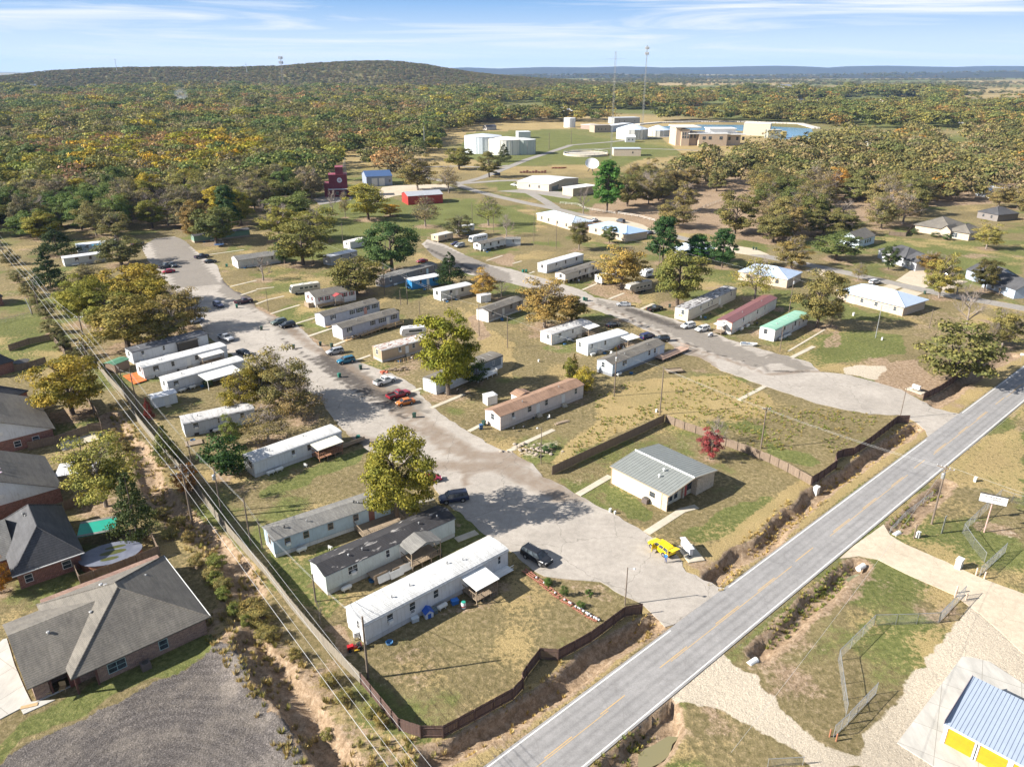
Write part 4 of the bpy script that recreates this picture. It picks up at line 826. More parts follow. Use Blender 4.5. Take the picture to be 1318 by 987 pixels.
for pg,sp,key in WOODS:
    xs=[p[0] for p in pg]; ys=[p[1] for p in pg]; y=min(ys)
    while y<min(max(ys),2600):
        s=sp*(1+max(0,y-500)/1700); x0,x1=min(xs),max(xs); n=int((x1-x0)/s)+1
        X=x0+np.arange(n)*s+rng.uniform(-.42,.42,n)*s; Y=y+rng.uniform(-.42,.42,n)*s
        ok=pip(X,Y,pg)&(np.abs(X)<Y*0.76+30)
        for f in FIELDS: ok&=~pip(X,Y,f)
        for f in KEEP: ok&=~pip(X,Y,f)
        if key=='M': ok&=(fbm(X,Y,160,301)>-0.04-0.1*(Y<900))
        if key=='L': ok&=(fbm(X,Y,130,303)>-0.27)|(Y<560)
        if key=='R': ok&=(fbm(X,Y,40,305)>-0.28)
        for a,b_ in zip(X[ok],Y[ok]): P.append((float(a),float(b_),s,key))
        y+=s
P.sort(key=lambda q:math.hypot(q[0],q[1]))
def pick(key,x,y,r):
    if r.random()<0.36 and inpoly(x,y,GOLDBAND): return ('dome',[(0.25,0.215,0.02),(0.17,0.17,0.025),(0.29,0.21,0.028)][r.randrange(3)],'golden yellow')
    if r.random()<0.6 and inpoly(x,y,GOLDB2): return ('dome',[(0.20,0.19,0.03),(0.13,0.15,0.035)][r.randrange(2)],'yellow green')
    if r.random()<0.4 and (inpoly(x,y,PINKBAND) or inpoly(x,y,PB2)): return (('thin','loose')[r.randrange(2)],(0.24,0.13,0.11),'pinkish brown')
    mx=MIX[key]; nn=float(vnoise(np.array([x]),np.array([y]),45,7)[0])
    if key=='L':
        n2=float(vnoise(np.array([x]),np.array([y]),75,17)[0]); u=r.random()
        if n2>0.42 and u<.6: return ('dome',[(0.06,0.10,0.03),(0.08,0.115,0.035)][r.randrange(2)],'dark green')
        if n2<-0.45 and u<.5: return (('loose','thin')[r.randrange(2)],(0.23,0.13,0.075),'rusty brown')
        if 0.1<n2<0.20 and u<.2: return ('dome',(0.27,0.225,0.03),'golden')
    q=r.random()*sum(m_[2] for m_ in mx)
    for m_ in mx:
        q-=m_[2]*(1.0 if not key=='L' else (1.6 if (nn>0)==(m_[0] in('loose','bare')) else 0.7))
        if q<=0: return (m_[0],m_[1],m_[3])
    return (mx[0][0],mx[0][1],mx[0][3])
PLACE={'L':'in the dense wood behind the mobile home park at upper left','R':'in the open oak wood at upper right','M':'in the far woods beyond the water works'}
FARP=[]; single=0; SINGLE_MAX=300-len(TREES)-6
for (x,y,s,key) in P:
    r=random.Random(int(x*13+y*7)); kd,c,nm=pick(key,x,y,r); w=(1+max(0,y-500)/1500)*r.uniform(13,23)*(0.98 if key=='R' else 1.0); h=r.uniform(11.5,19)*(1+max(0,y-500)/2000)
    if kd=='cone': w*=0.6
    if r.random()<0.07: w*=1.2;h*=1.2
    if single<SINGLE_MAX:
        single+=1; tree(kd,x,y,w,h,mute(jit(c,r,0.22),.12),'%s tree %s'%(nm,PLACE[key]),'%s trees %s'%(nm,PLACE[key]))
    else: FARP.append((x,y,w,h,kd,mute(jit(c,r,0.3),0.24 if nm not in('golden yellow','golden') else .12)))
# far woods: one mass of small trees on the plain and on the hill
FV={'dome':crown('far_crown',26,22,0.052,'dome',81,LEAFI,cr=(0.12,0.19)),'loose':crown('far_crown',26,12,0.045,'dome',82,LEAFI,cr=(0.12,0.19),shell=0.35),'cone':crown('far_crown',40,12,0.045,'cone',83,LEAFI,cr=(0.12,0.18))}
FV['thin']=FV['loose']; FV['bare']=FV['loose']; FV['oval']=FV['dome']
def mass(name,pts,label,proto):
    """pts: (x,y,z,w,h,(r,g,b)) -> one object whose points carry one tree each"""
    me=D.meshes.new(name); n=len(pts); me.vertices.add(n); a=np.array([p[:3] for p in pts],np.float32); me.vertices.foreach_set('co',a.ravel())
    sc=me.attributes.new('tsize','FLOAT_VECTOR','POINT'); sc.data.foreach_set('vector',np.array([(p[3],p[3],p[4]) for p in pts],np.float32).ravel())
    tc=me.attributes.new('tint','FLOAT_COLOR','POINT'); tc.data.foreach_set('color',np.array([(*p[5],1) for p in pts],np.float32).ravel())
    src=D.objects.new(name+'_tree',proto)
    ng=D.node_groups.new(name,'GeometryNodeTree'); ng.interface.new_socket('Geometry',in_out='INPUT',socket_type='NodeSocketGeometry'); ng.interface.new_socket('Geometry',in_out='OUTPUT',socket_type='NodeSocketGeometry')
    gi=ng.nodes.new('NodeGroupInput'); go=ng.nodes.new('NodeGroupOutput'); ip=ng.nodes.new('GeometryNodeInstanceOnPoints'); oi=ng.nodes.new('GeometryNodeObjectInfo'); oi.inputs[0].default_value=src
    na=ng.nodes.new('GeometryNodeInputNamedAttribute'); na.data_type='FLOAT_VECTOR'; na.inputs[0].default_value='tsize'
    rv=ng.nodes.new('FunctionNodeRandomValue'); rv.data_type='FLOAT_VECTOR'; rv.inputs[0].default_value=(0,0,0); rv.inputs[1].default_value=(0.15,0.15,6.28)
    L=ng.links.new; L(gi.outputs[0],ip.inputs['Points']); L(oi.outputs['Geometry'],ip.inputs['Instance']); L(rv.outputs[0],ip.inputs['Rotation']); L(na.outputs[0],ip.inputs['Scale']); L(ip.outputs[0],go.inputs[0])
    o=put(name,me); md=o.modifiers.new('trees','NODES'); md.node_group=ng; me.materials.append(LEAFI); return tag(o,label,None,None,'stuff')
for kk in ('dome','loose','cone'):
    pts=[(x,y,h*(0.1 if kd!='cone' else 0),w,h*0.9,c) for x,y,w,h,kd,c in FARP if (FV.get(kd) is FV[kk])]
    if pts: mass('far_woods',pts,{'dome':'full crowned trees massed in the woods beyond the park','loose':'thin crowned trees massed in the woods beyond the park','cone':'cedars scattered in the woods beyond the park'}[kk],FV[kk])
# hill cover and the hedgerow country beyond 2.4 km
pts=[]; rng=np.random.default_rng(8)
xs,ys,Zz=HILLS[0]
X=rng.uniform(-2700,900,26000); Y=rng.uniform(2660,3650,26000)
for x,y in zip(X,Y):
    if abs(x)>y*0.75 or x<xs[0] or x>xs[-1]: continue
    z=hz_(0,x,y)
    if z<0.5: continue
    k=rng.uniform(0.75,1.2); c=[(0.12,0.115,0.05),(0.10,0.108,0.045),(0.15,0.115,0.06),(0.13,0.10,0.07)][rng.integers(4)]; w=rng.uniform(9,15); pts.append((x,y,z-1,w,w*0.7,(c[0]*k,c[1]*k,c[2]*k)))
mass('hill_woods',pts,'woods covering the long flat topped hill',FV['dome'])
pts=[]; n=26000; Y=2200+ (rng.random(n)**1.6)*7000; X=rng.uniform(-0.78,0.78,n)*Y; f1=fbm(X,Y,420,401,4); f2=fbm(X,Y,150,407,3)
ok=((f1>0.10)|(f2>0.36))
for x,y,k in zip(X[ok],Y[ok],f1[ok]):
    if 2500<y<4400 and -2800<x<900 and hz_(0,x,y)>0.5: continue
    q=rng.uniform(0.75,1.25); w=rng.uniform(10,17)*(1+(y-2200)/5000); z=0
    if 6500<y<9500: z=max(0,hz_(3,x,y))
    c=[(0.085,0.09,0.045),(0.12,0.10,0.06),(0.075,0.085,0.045)][rng.integers(3)]; pts.append((x,y,z-1,w,w*0.6,(c[0]*q,c[1]*q,c[2]*q)))
mass('valley_woods',pts,'hedgerows and woods spread over the far valley',FV['dome'])
# ================================================================ BUILDINGS
CACHE={}
def cached(key,fn):
    if key not in CACHE: CACHE[key]=fn()
    return CACHE[key]
def window_mesh(w,h):
    def f():
        a=MB(); t_=0.07; a.box(-w/2-t_,-0.05,-t_,w/2+t_,0.0,0); a.box(-w/2-t_,-0.05,h,w/2+t_,0.0,h+t_); a.box(-w/2-t_,-0.05,0,-w/2,0,h); a.box(w/2,-0.05,0,w/2+t_,0,h); a.box(-w/2,-0.045,h*0.5-0.025,w/2,-0.012,h*0.5+0.025)
        if w>1.3: a.box(-0.03,-0.04,0,0.03,-0.012,h*0.5-0.025).box(-0.03,-0.04,h*0.5+0.025,0.03,-0.012,h)
        p=MB().box(-w/2,-0.03,0,w/2,-0.008,h)
        return a.mesh('window',PLAINP),p.mesh('pane',GLASS)
    return cached(('win',w,h),f)
def add_window(par,x,y,z,w,h,rot=0,col=(0.72,0.72,0.7),shut=None):
    a,p=window_mesh(round(w,2),round(h,2)); o=put('window',a,par,(x,y,z),rot,color=col); put('pane',p,o)
    if shut:
        def f(): 
            m_=MB()
            for k in range(6): m_.box(-0.2,-0.045,h*k/6+0.01,0.2,0,h*(k+1)/6-0.01)
            return m_.mesh('shutter',PLAINP)
        sm=cached(('shut',round(h,2)),f)
        for s in (-1,1): put('shutter',sm,o,(s*(w/2+0.30),0,0),color=shut)
    return o
def add_door(par,x,y,z,w=0.95,h=2.0,rot=0,col=(0.7,0.7,0.68)):
    def f(): 
        a=MB(); a.box(-w/2,-0.06,0,w/2,0,h).box(-w/2-0.07,-0.045,0,-w/2,0,h).box(w/2,-0.045,0,w/2+0.07,0,h).box(-w/2-0.07,-0.045,h,w/2+0.07,0,h+0.07); a.box(-w*0.28,-0.075,h*0.55,w*0.28,-0.06,h*0.88)
        k=MB().tube((w*0.36,-0.06,h*0.48),(w*0.36,-0.12,h*0.48),0.03,0.03,6); return a.mesh('door',PLAINP),k.mesh('handle',RIM)
    a,k=cached(('door',w,h),f); o=put('door',a,par,(x,y,z),rot,color=col); put('handle',k,o); return o
def shell(par,L,w,z0,h,mat,col,roof='gable',rise=0.5,name='wall',x0=0,y0=0,gable_axis='x'):
    mb=MB()
    if roof=='gable' and gable_axis=='x': mb.prism([(y0,z0),(y0+w,z0),(y0+w,h),(y0+w/2,h+rise-0.05),(y0,h)],x0,x0+L,'x')
    elif roof=='gable': mb.prism([(x0,z0),(x0,h),(x0+L/2,h+rise-0.05),(x0+L,h),(x0+L,z0)],y0,y0+w,'y')
    else: mb.box(x0,y0,z0,x0+L,y0+w,h)
    return mb.build(name,mat,par,color=col)
def roof_profile(prof,a0,a1,th,axis='x'):
    """prof: open outline of the roof's top; given thickness below"""
    low=[(u,z-th) for u,z in prof]; poly=low+prof[::-1]
    if axis=='y': poly=poly[::-1]
    return MB().prism(poly,a0,a1,axis)
def gable_roof(par,L,w,h,rise,mat,ov=0.25,eo=0.25,x0=0,y0=0,axis='x',col=None,th=0.12,name='roof'):
    if axis=='x': k=rise/(w/2); pr=[(y0-eo,h-eo*k+0.06),(y0+w/2,h+rise+0.06),(y0+w+eo,h-eo*k+0.06)]; mb=roof_profile(pr,x0-ov,x0+L+ov,th)
    else: k=rise/(L/2); pr=[(x0-eo,h-eo*k+0.06),(x0+L/2,h+rise+0.06),(x0+L+eo,h-eo*k+0.06)]; mb=roof_profile(pr,y0-ov,y0+w+ov,th,'y')
    return mb.build(name,mat,par,color=col)
def hip_roof(par,L,w,h,rise,mat,ov=0.45,x0=0,y0=0,col=None,ridge=None,name='roof'):
    a,b_,c,d=x0-ov,y0-ov,x0+L+ov,y0+w+ov; W_=d-b_; Lr=c-a
    if Lr>=W_: r0=(a+W_/2,(b_+d)/2); r1=(c-W_/2,(b_+d)/2)
    else: r0=((a+c)/2,b_+Lr/2); r1=((a+c)/2,d-Lr/2)
    if (Vector(r0)-Vector(r1)).length<0.05: r1=(r1[0]+0.05,r1[1]+0.05)
    z1=h-0.08; z2=h+0.08; z3=h+rise
    vs=[(a,b_,z1),(c,b_,z1),(c,d,z1),(a,d,z1),(a,b_,z2),(c,b_,z2),(c,d,z2),(a,d,z2),(*r0,z3),(*r1,z3)]
    fs=[(3,2,1,0),(0,1,5,4),(1,2,6,5),(2,3,7,6),(3,0,4,7)]
    fs+= [(4,5,9,8),(5,6,9),(6,7,8,9),(7,4,8)] if Lr>=W_ else [(4,5,8),(5,6,9,8),(6,7,9),(7,4,8,9)]
    o=MB().add(vs,fs).build(name,mat,par,color=col)
    # ridge and hip caps
    m_=MB()
    for p,q in ((4,8),(5,9 if Lr>=W_ else 8),(6,9),(7,8 if Lr>=W_ else 9),(8,9)): m_.tube(Vector(vs[p])+Vector((0,0,.03)),Vector(vs[q])+Vector((0,0,.03)),0.10,0.10,5)
    m_.build('ridge_cap',mat,o,color=col); return o
def frame_of(A,B,C=None,w=None):
    """A,B: ends of the front wall on the ground (seen from the camera's side); C: a back corner"""
    d=B-A; L=d.length; ang=math.atan2(d.y,d.x); n=Vector((-d.y,d.x,0)).normalized()
    if C is not None: w=abs((C-A).dot(n))
    return L,ang,w
def vents(par,pts,col=(0.4,0.4,0.4),r=0.09,h=0.4):
    me=cached(('vent',r,h),lambda:MB().tube((0,0,-0.3),(0,0,h),r,r,8).tube((0,0,h),(0,0,h+0.08),r*1.8,r*1.2,8).mesh('roof_vent',PLAINP))
    for p in pts: put('roof_vent',me,par,p,color=col)
def porch(par,x0,x1,dep,zr,col=(0.7,0.7,0.68),deck=0.75,rail=True,gable=0.0,mat=None,wood=WOOD,roof=True,drop=0.25,steps=None,y0=0.0,posts=None,end=0.0):
    """porch in front of the wall (towards -y)"""
    L=x1-x0
    if roof:
        if gable: mb=roof_profile([(x0-0.2,zr),((x0+x1)/2,zr+gable),(x1+0.2,zr)],y0-dep-0.2,y0-0.02,0.1,'y')
        else:
            mb=MB(); a,b_=y0-dep-0.25,y0-0.02; z0,z1=zr-drop,zr
            mb.add([(x0-.2,a,z0-.09),(x1+.2,a,z0-.09),(x1+.2,b_,z1-.09),(x0-.2,b_,z1-.09),(x0-.2,a,z0),(x1+.2,a,z0),(x1+.2,b_,z1),(x0-.2,b_,z1)],[(3,2,1,0),(4,5,6,7),(0,1,5,4),(1,2,6,5),(2,3,7,6),(3,0,4,7)])
        mb.build('porch_roof',mat or ROOFM,par,color=col)
        for x in (posts or (x0,x1)): MB().box(x-0.06,y0-dep-0.0,0 if not deck else deck,x+0.06,y0-dep+0.12,zr-drop*0.9-(0.1)).build('post',TRIM if not deck else wood,par)
    if deck:
        d=MB(); d.box(x0,y0-dep,deck-0.12,x1,y0-0.03,deck)
        for i in range(int(L/1.8)+2):
            x=x0+0.08+(L-0.16)*i/(int(L/1.8)+1)
            for y in (y0-dep+0.1,y0-0.2): d.box(x-0.06,y-0.06,-0.05,x+0.06,y+0.06,deck-0.12)
        dk=d.build('deck',wood,par)
        if rail:
            q=MB(); n=int(L/0.35)
            for i in range(n+1): x=x0+0.03+(L-0.06)*i/n; q.box(x-0.025,y0-dep+0.02,deck,x+0.025,y0-dep+0.06,deck+0.9)
            q.box(x0,y0-dep,deck+0.9,x1,y0-dep+0.1,deck+0.96)
            for x in (x0+0.03,x1-0.07):
                for i in range(int(dep/0.35)): y=y0-dep+0.35*i+0.3; q.box(x,y-0.025,deck,x+0.04,y+0.025,deck+0.9)
                q.box(x-0.03,y0-dep+0.1,deck+0.9,x+0.07,y0-0.05,deck+0.955)
            q.build('railing',wood,par)
    if steps is not None:
        s=MB()
        for k in range(4): s.box(steps,y0-dep-0.28*(4-k),0,steps+1.1,y0-dep-0.28*(3-k)-0.01,deck*(k+1)/5)
        s.build('steps',wood,par)
def home(A,B,label,w=4.6,h=3.2,col=(0.62,0.63,0.64),roof='gable',rmat=None,rcol=None,rise=0.55,wins=(),door=None,ewins=(0.5,),shut=None,skirt=(0.6,0.6,0.6),z0=0.0,sk=0.75,mat=None,group=None,trim=None,wh=1.25,ov=0.2,wcol=(0.72,0.72,0.70),ww=0.95,name='mobile_home',cat='mobile home',dcol=(0.7,0.7,0.68)):
    L,ang,_=frame_of(A,B); e=thing(name,label,cat,A,ang,group)
    wm=mat or WALLP
    zb=sk if skirt is not None else max(sk,z0)
    if roof=='arch':
        shell(e,L,w,zb,h,wm,col,'flat'); n=8; pr=[(w/2-(w/2+0.12)*math.cos(math.pi*i/n),h+0.05+rise*math.sin(math.pi*i/n)**0.8) for i in range(n+1)]
        roof_profile(pr,-0.12,L+0.12,0.14).build('roof',rmat or WHITER,e,color=rcol)
        MB().prism([(0.02,h-0.01),(w-0.02,h-0.01)]+[(w/2+(w/2-0.06)*math.cos(math.pi*i/n),h+(rise-0.1)*math.sin(math.pi*i/n)**0.8) for i in range(n+1)],0.02,L-0.02,'x').build('gable_end',wm,e,color=col)
    else:
        shell(e,L,w,zb,h,wm,col,'gable',rise); gable_roof(e,L,w,h,rise,rmat or SH_GREY,ov,0.15,col=rcol)
    if skirt is not None: MB().box(0.05,0.05,-0.1,L-0.05,w-0.05,zb+0.02).build('skirting',WALLV,e,color=skirt)
    else:
        m_=MB(); n=int(L/2.6)
        for i in range(n+1):
            for y in (0.5,w-0.9): m_.box(0.3+(L-1)*i/n,y,-0.05,0.7+(L-1)*i/n,y+0.4,zb-0.02)
        m_.build('piers',CONC,e); MB().box(0.1,0.7,zb-0.25,L-0.1,w-0.7,zb-0.003).build('chassis',DARKT,e)
    if trim: 
        t_=MB().box(-0.02,-0.02,h-0.22,L+0.02,-0.004,h-0.02).box(-0.02,-0.02,h-0.22,-0.004,w,h-0.02).box(-0.025,-0.025,zb,-0.003,0.12,h-0.22).box(-0.025,w-0.12,zb,-0.003,w+0.02,h-0.22); t_.build('trim_band',PLAINP,e,color=trim)
    if name=='mobile_home':
        m_=MB(); dk=tuple(v*0.80 for v in col); m_.box(-0.015,-0.015,zb,0.07,-0.003,h-.03).box(L-0.07,-0.015,zb,L+.015,-0.003,h-.03)
        m_.build('corner_trim',PLAINP,e,color=dk); MB().box(-.05,-0.13 if roof=='arch' else -.22,h-.13,L+.05,-0.04 if roof=='arch' else -.15,h-.06).build('gutter',PLAINP,e,color=tuple(v*.7 for v in col)); m_=MB(); n=int(L/1.22)
        for i in range(1,n): m_.box(L*i/n-.012,-.012,zb,L*i/n+.012,-.002,h-.13)
        m_.box(0.0,-.03,zb-.03,L,-.004,zb+.05); m_.build('siding_joints',PLAINP,e,color=tuple(v*.72 for v in col))
        if roof=='arch':
            m_=MB(); n=int(L/2.4)
            for i in range(1,n): m_.tube((L*i/n,-.1,h+.07),(L*i/n,w*.25,h+.07+rise*.80),.03,.03,4).tube((L*i/n,w*.25,h+.07+rise*.80),(L*i/n,w*.5,h+.07+rise),.03,.03,4).tube((L*i/n,w*.5,h+.07+rise),(L*i/n,w*.75,h+.07+rise*.8),.03,.03,4).tube((L*i/n,w*.75,h+.07+rise*.8),(L*i/n,w+.1,h+.07),.03,.03,4)
            m_.build('roof_seams',PLAINP,e,color=(.5,.5,.5)); vents(e,((L*.22,w*.4,h+rise*.9),(L*.63,w*.62,h+rise*.9)),(.3,.3,.3))
        else: vents(e,((L*.3,w*.3,h+rise*.6),(L*.75,w*.35,h+rise*.6)),(.25,.25,.25))
    HOMES.append((A.copy(),ang,L,name))
    zs=zb+(h-zb)*0.42
    for q in wins:
        f,ww_=(q if isinstance(q,tuple) else (q,ww)); add_window(e,f*L,-0.004,zs,ww_,min(wh,h-zs-0.25),0,wcol,shut)
    for f in ewins: add_window(e,-0.004,f*w,zs,ww,min(wh,h-zs-0.25),-math.pi/2,wcol,shut)
    if name=='mobile_home' and L>12: MB().box(-.34,-.42,-.02,.34,.1,.42).build('wall_unit',TRIM,e,loc=((wins[0][0] if isinstance(wins[0],tuple) else wins[0])*L,-.02,zs-.1) if wins else (L*.3,-.02,zs))
    if door is not None:
        for f in (door if isinstance(door,tuple) else (door,)):
            for q in range(3): MB().box(f*L-.6,-0.95+q*.28,-.02,f*L+.6,-0.67+q*.28,zb*(q+1)/3.2).build('step',CONC,e)
        for f in (door if isinstance(door,tuple) else (door,)): add_door(e,f*L,-0.004,zb+0.02,0.9,min(1.98,h-zb-0.2),0,dcol)
    return e,L,w,h
WHT=(0.70,0.70,0.69)
def gg(t,*a): return g(t,*a)
# ---- front left row beside the long fence (nearest the camera first)
e,L,w,h=home(g('B1',565,362),g('L1',1278,836),'long white home with a rounded white roof, nearest the lawn at the front',4.8,3.3,(0.66,0.67,0.68),'arch',WHITER,None,0.42,((0.155,.9),(0.30,.9),(0.46,.8),(0.93,.5)),None,(0.35,),z0=.7,mat=WALLV,ww=0.5)
add_door(e,0.66*L,-0.004,0.8); porch(e,0.645*L,0.80*L,3.4,2.95,(0.74,0.74,0.72),0.7,True)
MB().box(0.83*L,-1.6,0.75,0.99*L,-0.05,0.82).box(0.83*L,-1.6,1.6,0.99*L,-1.54,1.66).box(0.83*L,-1.6,1.2,0.99*L,-1.55,1.25).build('side_deck',TRIM,e); vents(e,((L*.35,w*.5,h+.4),(L*.72,w*.45,h+.4)))
add_window(e,0.30*L,-0.03,1.35,0.6,0.4,0,(0.7,0.7,0.7))
e,L,w,h=home(g('L1',362,972),g('L1',1010,672),'pale green grey home with a worn black shingle roof and a gabled porch',4.8,3.5,(0.58,0.63,0.60),'gable',SH_BLACK,None,0.65,((0.19,1.5),(0.45,.6)),0.56,(),skirt=(0.5,0.5,0.48),ww=.7)
porch(e,0.545*L,0.775*L,3.3,3.35,(0.42,0.41,0.40),0.9,True,gable=0.9,mat=SH_GREY); MB().box(0.28*L,-2.4,0.78,0.53*L,-0.1,0.86).box(0.28*L,-2.4,0,0.38*L,-2.32,1.6).box(0.42*L,-2.4,0.1,0.52*L,-2.3,1.3).build('side_deck',WOOD,e); vents(e,((L*.9,1.6,h+.3),(L*.2,1.5,h+.3)))
for k in range(3): put('leaning_panel',cached('lp',lambda:MB().box(0,0,0,2.2,0.05,1.1).mesh('leaning_panel',TRIM)),e,(L*(0.30+0.085*k),-2.9-0.3*(k%2),0.25),(math.radians(-22),0,0))
e,L,w,h=home(g('L1',98,782),g('L1',685,575),'blue grey home with a grey shingle roof and an open wooden deck',4.8,3.2,(0.44,0.54,0.62),'gable',SH_GREY,None,0.65,((0.11,.8),(0.26,.8),(0.465,.8),(0.685,.8)),(0.825,),(0.4,),wcol=(0.33,0.22,0.14),skirt=(0.66,0.67,0.68),dcol=(0.2,0.08,0.06),mat=WALLV)
porch(e,0.66*L,1.04*L,4.2,3,roof=False,deck=0.75,steps=0.64*L); vents(e,((L*.12,1.7,h+.35),(L*.72,2.1,h+.45)),(0.05,0.05,0.05),0.12,0.5)
e,L,w,h=home(G((328.8,615)),g('L1',438,212),'long white home under the twiggy tree, with a wooden porch under a cream roof',4.4,3.1,(0.66,0.69,0.72),'arch',WHITER,None,0.35,((0.43,.5),(0.61,.6),(0.73,.7),(0.90,.7)),0.80,(0.3,),mat=WALLV,wcol=(0.25,0.2,0.17))
porch(e,0.63*L,0.91*L,3.0,3.0,(0.74,0.70,0.58),0.8,True,wood=plain('red_deck_wood',(0.33,0.17,0.10),(0.24,0.12,0.07),2,0.8)); MB().box(0.92*L,-1.9,0.6,1.22*L,-0.5,0.7).box(0.92*L,-1.9,0.7,1.22*L,-1.84,1.4).build('ramp',WOOD,e)
e,L,w,h=home(g('L0',945,170),g('L0',1300,90),'old grey white home with an open gap under its wall and a square window',4.4,3.0,(0.52,0.56,0.62),'arch',WORNR,None,0.35,((0.16,1.0),(0.48,.35),(0.82,.8)),None,(),mat=WALLV,skirt=(0.55,0.57,0.6),sk=.65)
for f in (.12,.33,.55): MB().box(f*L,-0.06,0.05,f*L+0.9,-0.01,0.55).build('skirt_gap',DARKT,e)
e,L,w,h=home(g('M0',787,932),g('M0',905,902),'small white metal shed below the white carport home',2.9,2.5,(0.70,0.73,0.76),'gable',ROOFM,(0.66,0.67,0.68),0.35,(),0.55,(),sk=0.1,skirt=None,mat=WALLV,name='shed',cat='shed')
e,L,w,h=home(g('M0',862,858),g('M0',1250,745),'white home with a wide carport roof on thin posts',4.4,3.0,(0.64,0.66,0.70),'arch',WHITER,None,0.35,((0.10,1.1),(0.62,.8)),0.42,(0.5,),mat=WALLV)
porch(e,0.38*L,0.82*L,4.6,2.9,(0.74,0.74,0.70),0.0,posts=(0.385*L,0.6*L,0.82*L)); MB().box(0.40*L,-2.2,0.0,0.50*L,-0.8,1.2).build('hedge',plain('hedge_leaf',(0.05,0.08,0.03),None,5,0.9,bmp=1,bdist=0.1),e)
e,L,w,h=home(g('M0',738,787),g('M0',1160,672),'white home in the middle of three, with a flat porch roof over its door',4.4,3.1,(0.66,0.68,0.71),'arch',WHITER,None,0.35,((0.14,1.2),(0.335,.6),(0.62,.8),(0.90,.8)),0.52,(0.5,),mat=WALLV,wcol=(0.3,0.25,0.2))
porch(e,0.64*L,0.90*L,2.4,3.0,(0.72,0.70,0.66),0.7,True); vents(e,((L*.5,2.2,h+.35),(L*.25,2.0,h+.35)))
e,L,w,h=home(g('M0',682,706),g('M0',1062,608),'white home with a black flat roof and a dark recessed porch',4.6,3.2,(0.66,0.69,0.73),'arch',plain('black_roll_roof',(0.12,0.125,0.14),(0.06,0.06,0.065),0.8,0.7),None,0.25,((0.13,.7),(0.40,.5)),None,(0.5,),mat=WALLV,skirt=(0.6,0.63,0.68))
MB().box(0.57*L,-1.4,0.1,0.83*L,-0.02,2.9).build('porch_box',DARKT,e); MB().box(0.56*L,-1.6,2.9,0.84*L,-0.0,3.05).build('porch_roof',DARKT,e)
e,L,w,h=home(g('M0',332,212),g('M0',545,183),'long white home at the far left end with brown windows',4.4,3.2,(0.62,0.63,0.64),'arch',ROOFM,(0.72,0.73,0.74),0.3,((0.3,1.1),(0.62,.8),(0.86,.8)),None,(0.5,),skirt=(0.45,0.45,0.45),wcol=(0.3,0.18,0.12))
e,L,w,h=home(g('M0',400,142),g('M0',600,118),'light blue home with a blue awning behind the long white one',4.2,3.1,(0.50,0.60,0.66),'arch',ROOFM,(0.70,0.73,0.75),0.3,((0.25,.9),(0.8,.9)),0.6,(0.5,)); MB().box(0.35*L,-1.8,2.7,0.62*L,-0.02,2.8).build('awning',ROOFM,e,color=(0.10,0.35,0.55))
e,L,w,h=home(g('M0',590,752),g('M0',662,722),'open garden shed with a green metal roof',3.2,2.3,(0.28,0.20,0.14),'gable',ROOFM,(0.10,0.24,0.15),0.3,(),None,(),sk=0,skirt=None,z0=0,name='shed',cat='shed',mat=WALLV)
e,L,w,h=home(G((307,346)),G((362,338)),'off white home with a grey gable roof right of the parking area',7.2,3.2,(0.66,0.65,0.61),'gable',SH_GREY,None,1.1,((0.55,.8),(0.8,.8)),None,(0.5,))
e,L,w,h=home(g('T0',992,92),g('T0',1290,50),'green walled home half hidden behind trees at the parking area',4.5,3.0,(0.16,0.26,0.20),'gable',SH_DARK,None,0.5,((0.3,.8),(0.6,.8)),0.45,(0.5,),skirt=(0.35,0.3,0.25)) if False else home(G((250.5,313)),G((322,304)),'green walled home half hidden behind trees at the parking area',4.5,3.0,(0.17,0.30,0.22),'gable',SH_DARK,None,0.5,((0.3,.8),(0.6,.8)),0.45,(0.5,),skirt=(0.35,0.3,0.25))
# ---- middle block, between the two streets
e,L,w,h=home(g('M1',302,420),g('M1',508,380),'wide white home with maroon shutters and a red roofed porch',7.6,3.5,(0.72,0.71,0.70),'gable',SH_TAUPE,None,1.15,((0.14,.7),(0.30,.8),(0.72,.8),(0.90,.9)),0.53,(0.3,0.7),shut=(0.22,0.03,0.04))
porch(e,0.42*L,0.62*L,2.2,3.2,(0.33,0.06,0.06),0.8,True,gable=0.6); MB().box(0.0,-1.5,0.6,0.40*L,-0.2,0.7).box(0.0,-1.5,0.7,0.40*L,-1.44,1.5).build('ramp',WOOD,e); MB().box(-1.8,1.2,0,-0.05,4.6,0.8).box(-1.8,1.2,0.8,-1.7,4.6,1.6).box(-1.8,1.2,0.8,-0.05,1.3,1.6).build('front_deck',WOOD,e)
e,L,w,h=home(g('M1',350,520),g('M1',628,443),'blue grey home with black shutters and a short wooden ramp',4.9,3.4,(0.44,0.46,0.53),'gable',SH_TAUPE,None,0.75,((0.15,.8),(0.49,.8),(0.63,1.6),(0.77,.6),(0.91,1.2)),None,(),shut=(0.03,0.03,0.035),skirt=(0.6,0.6,0.62),ww=.8)
add_door(e,0.73*L,-0.004,0.77,col=(0.5,0.25,0.2)); MB().box(0.0,-1.3,0.3,0.3*L,-0.1,0.4).build('ramp',NEWWOOD,e)
e,L,w,h=home(g('M1',441,583),g('M1',728,498),'blue grey home with black shutters and a long wooden ramp along its front',4.9,3.4,(0.46,0.48,0.56),'gable',SH_TAUPE,None,0.75,((0.12,.8),(0.52,.8),(0.69,1.6),(0.90,1.2)),None,(),shut=(0.03,0.03,0.035),skirt=(0.62,0.62,0.64),ww=.8)
add_door(e,0.79*L,-0.004,0.77,col=(0.72,0.72,0.7)); m_=MB()
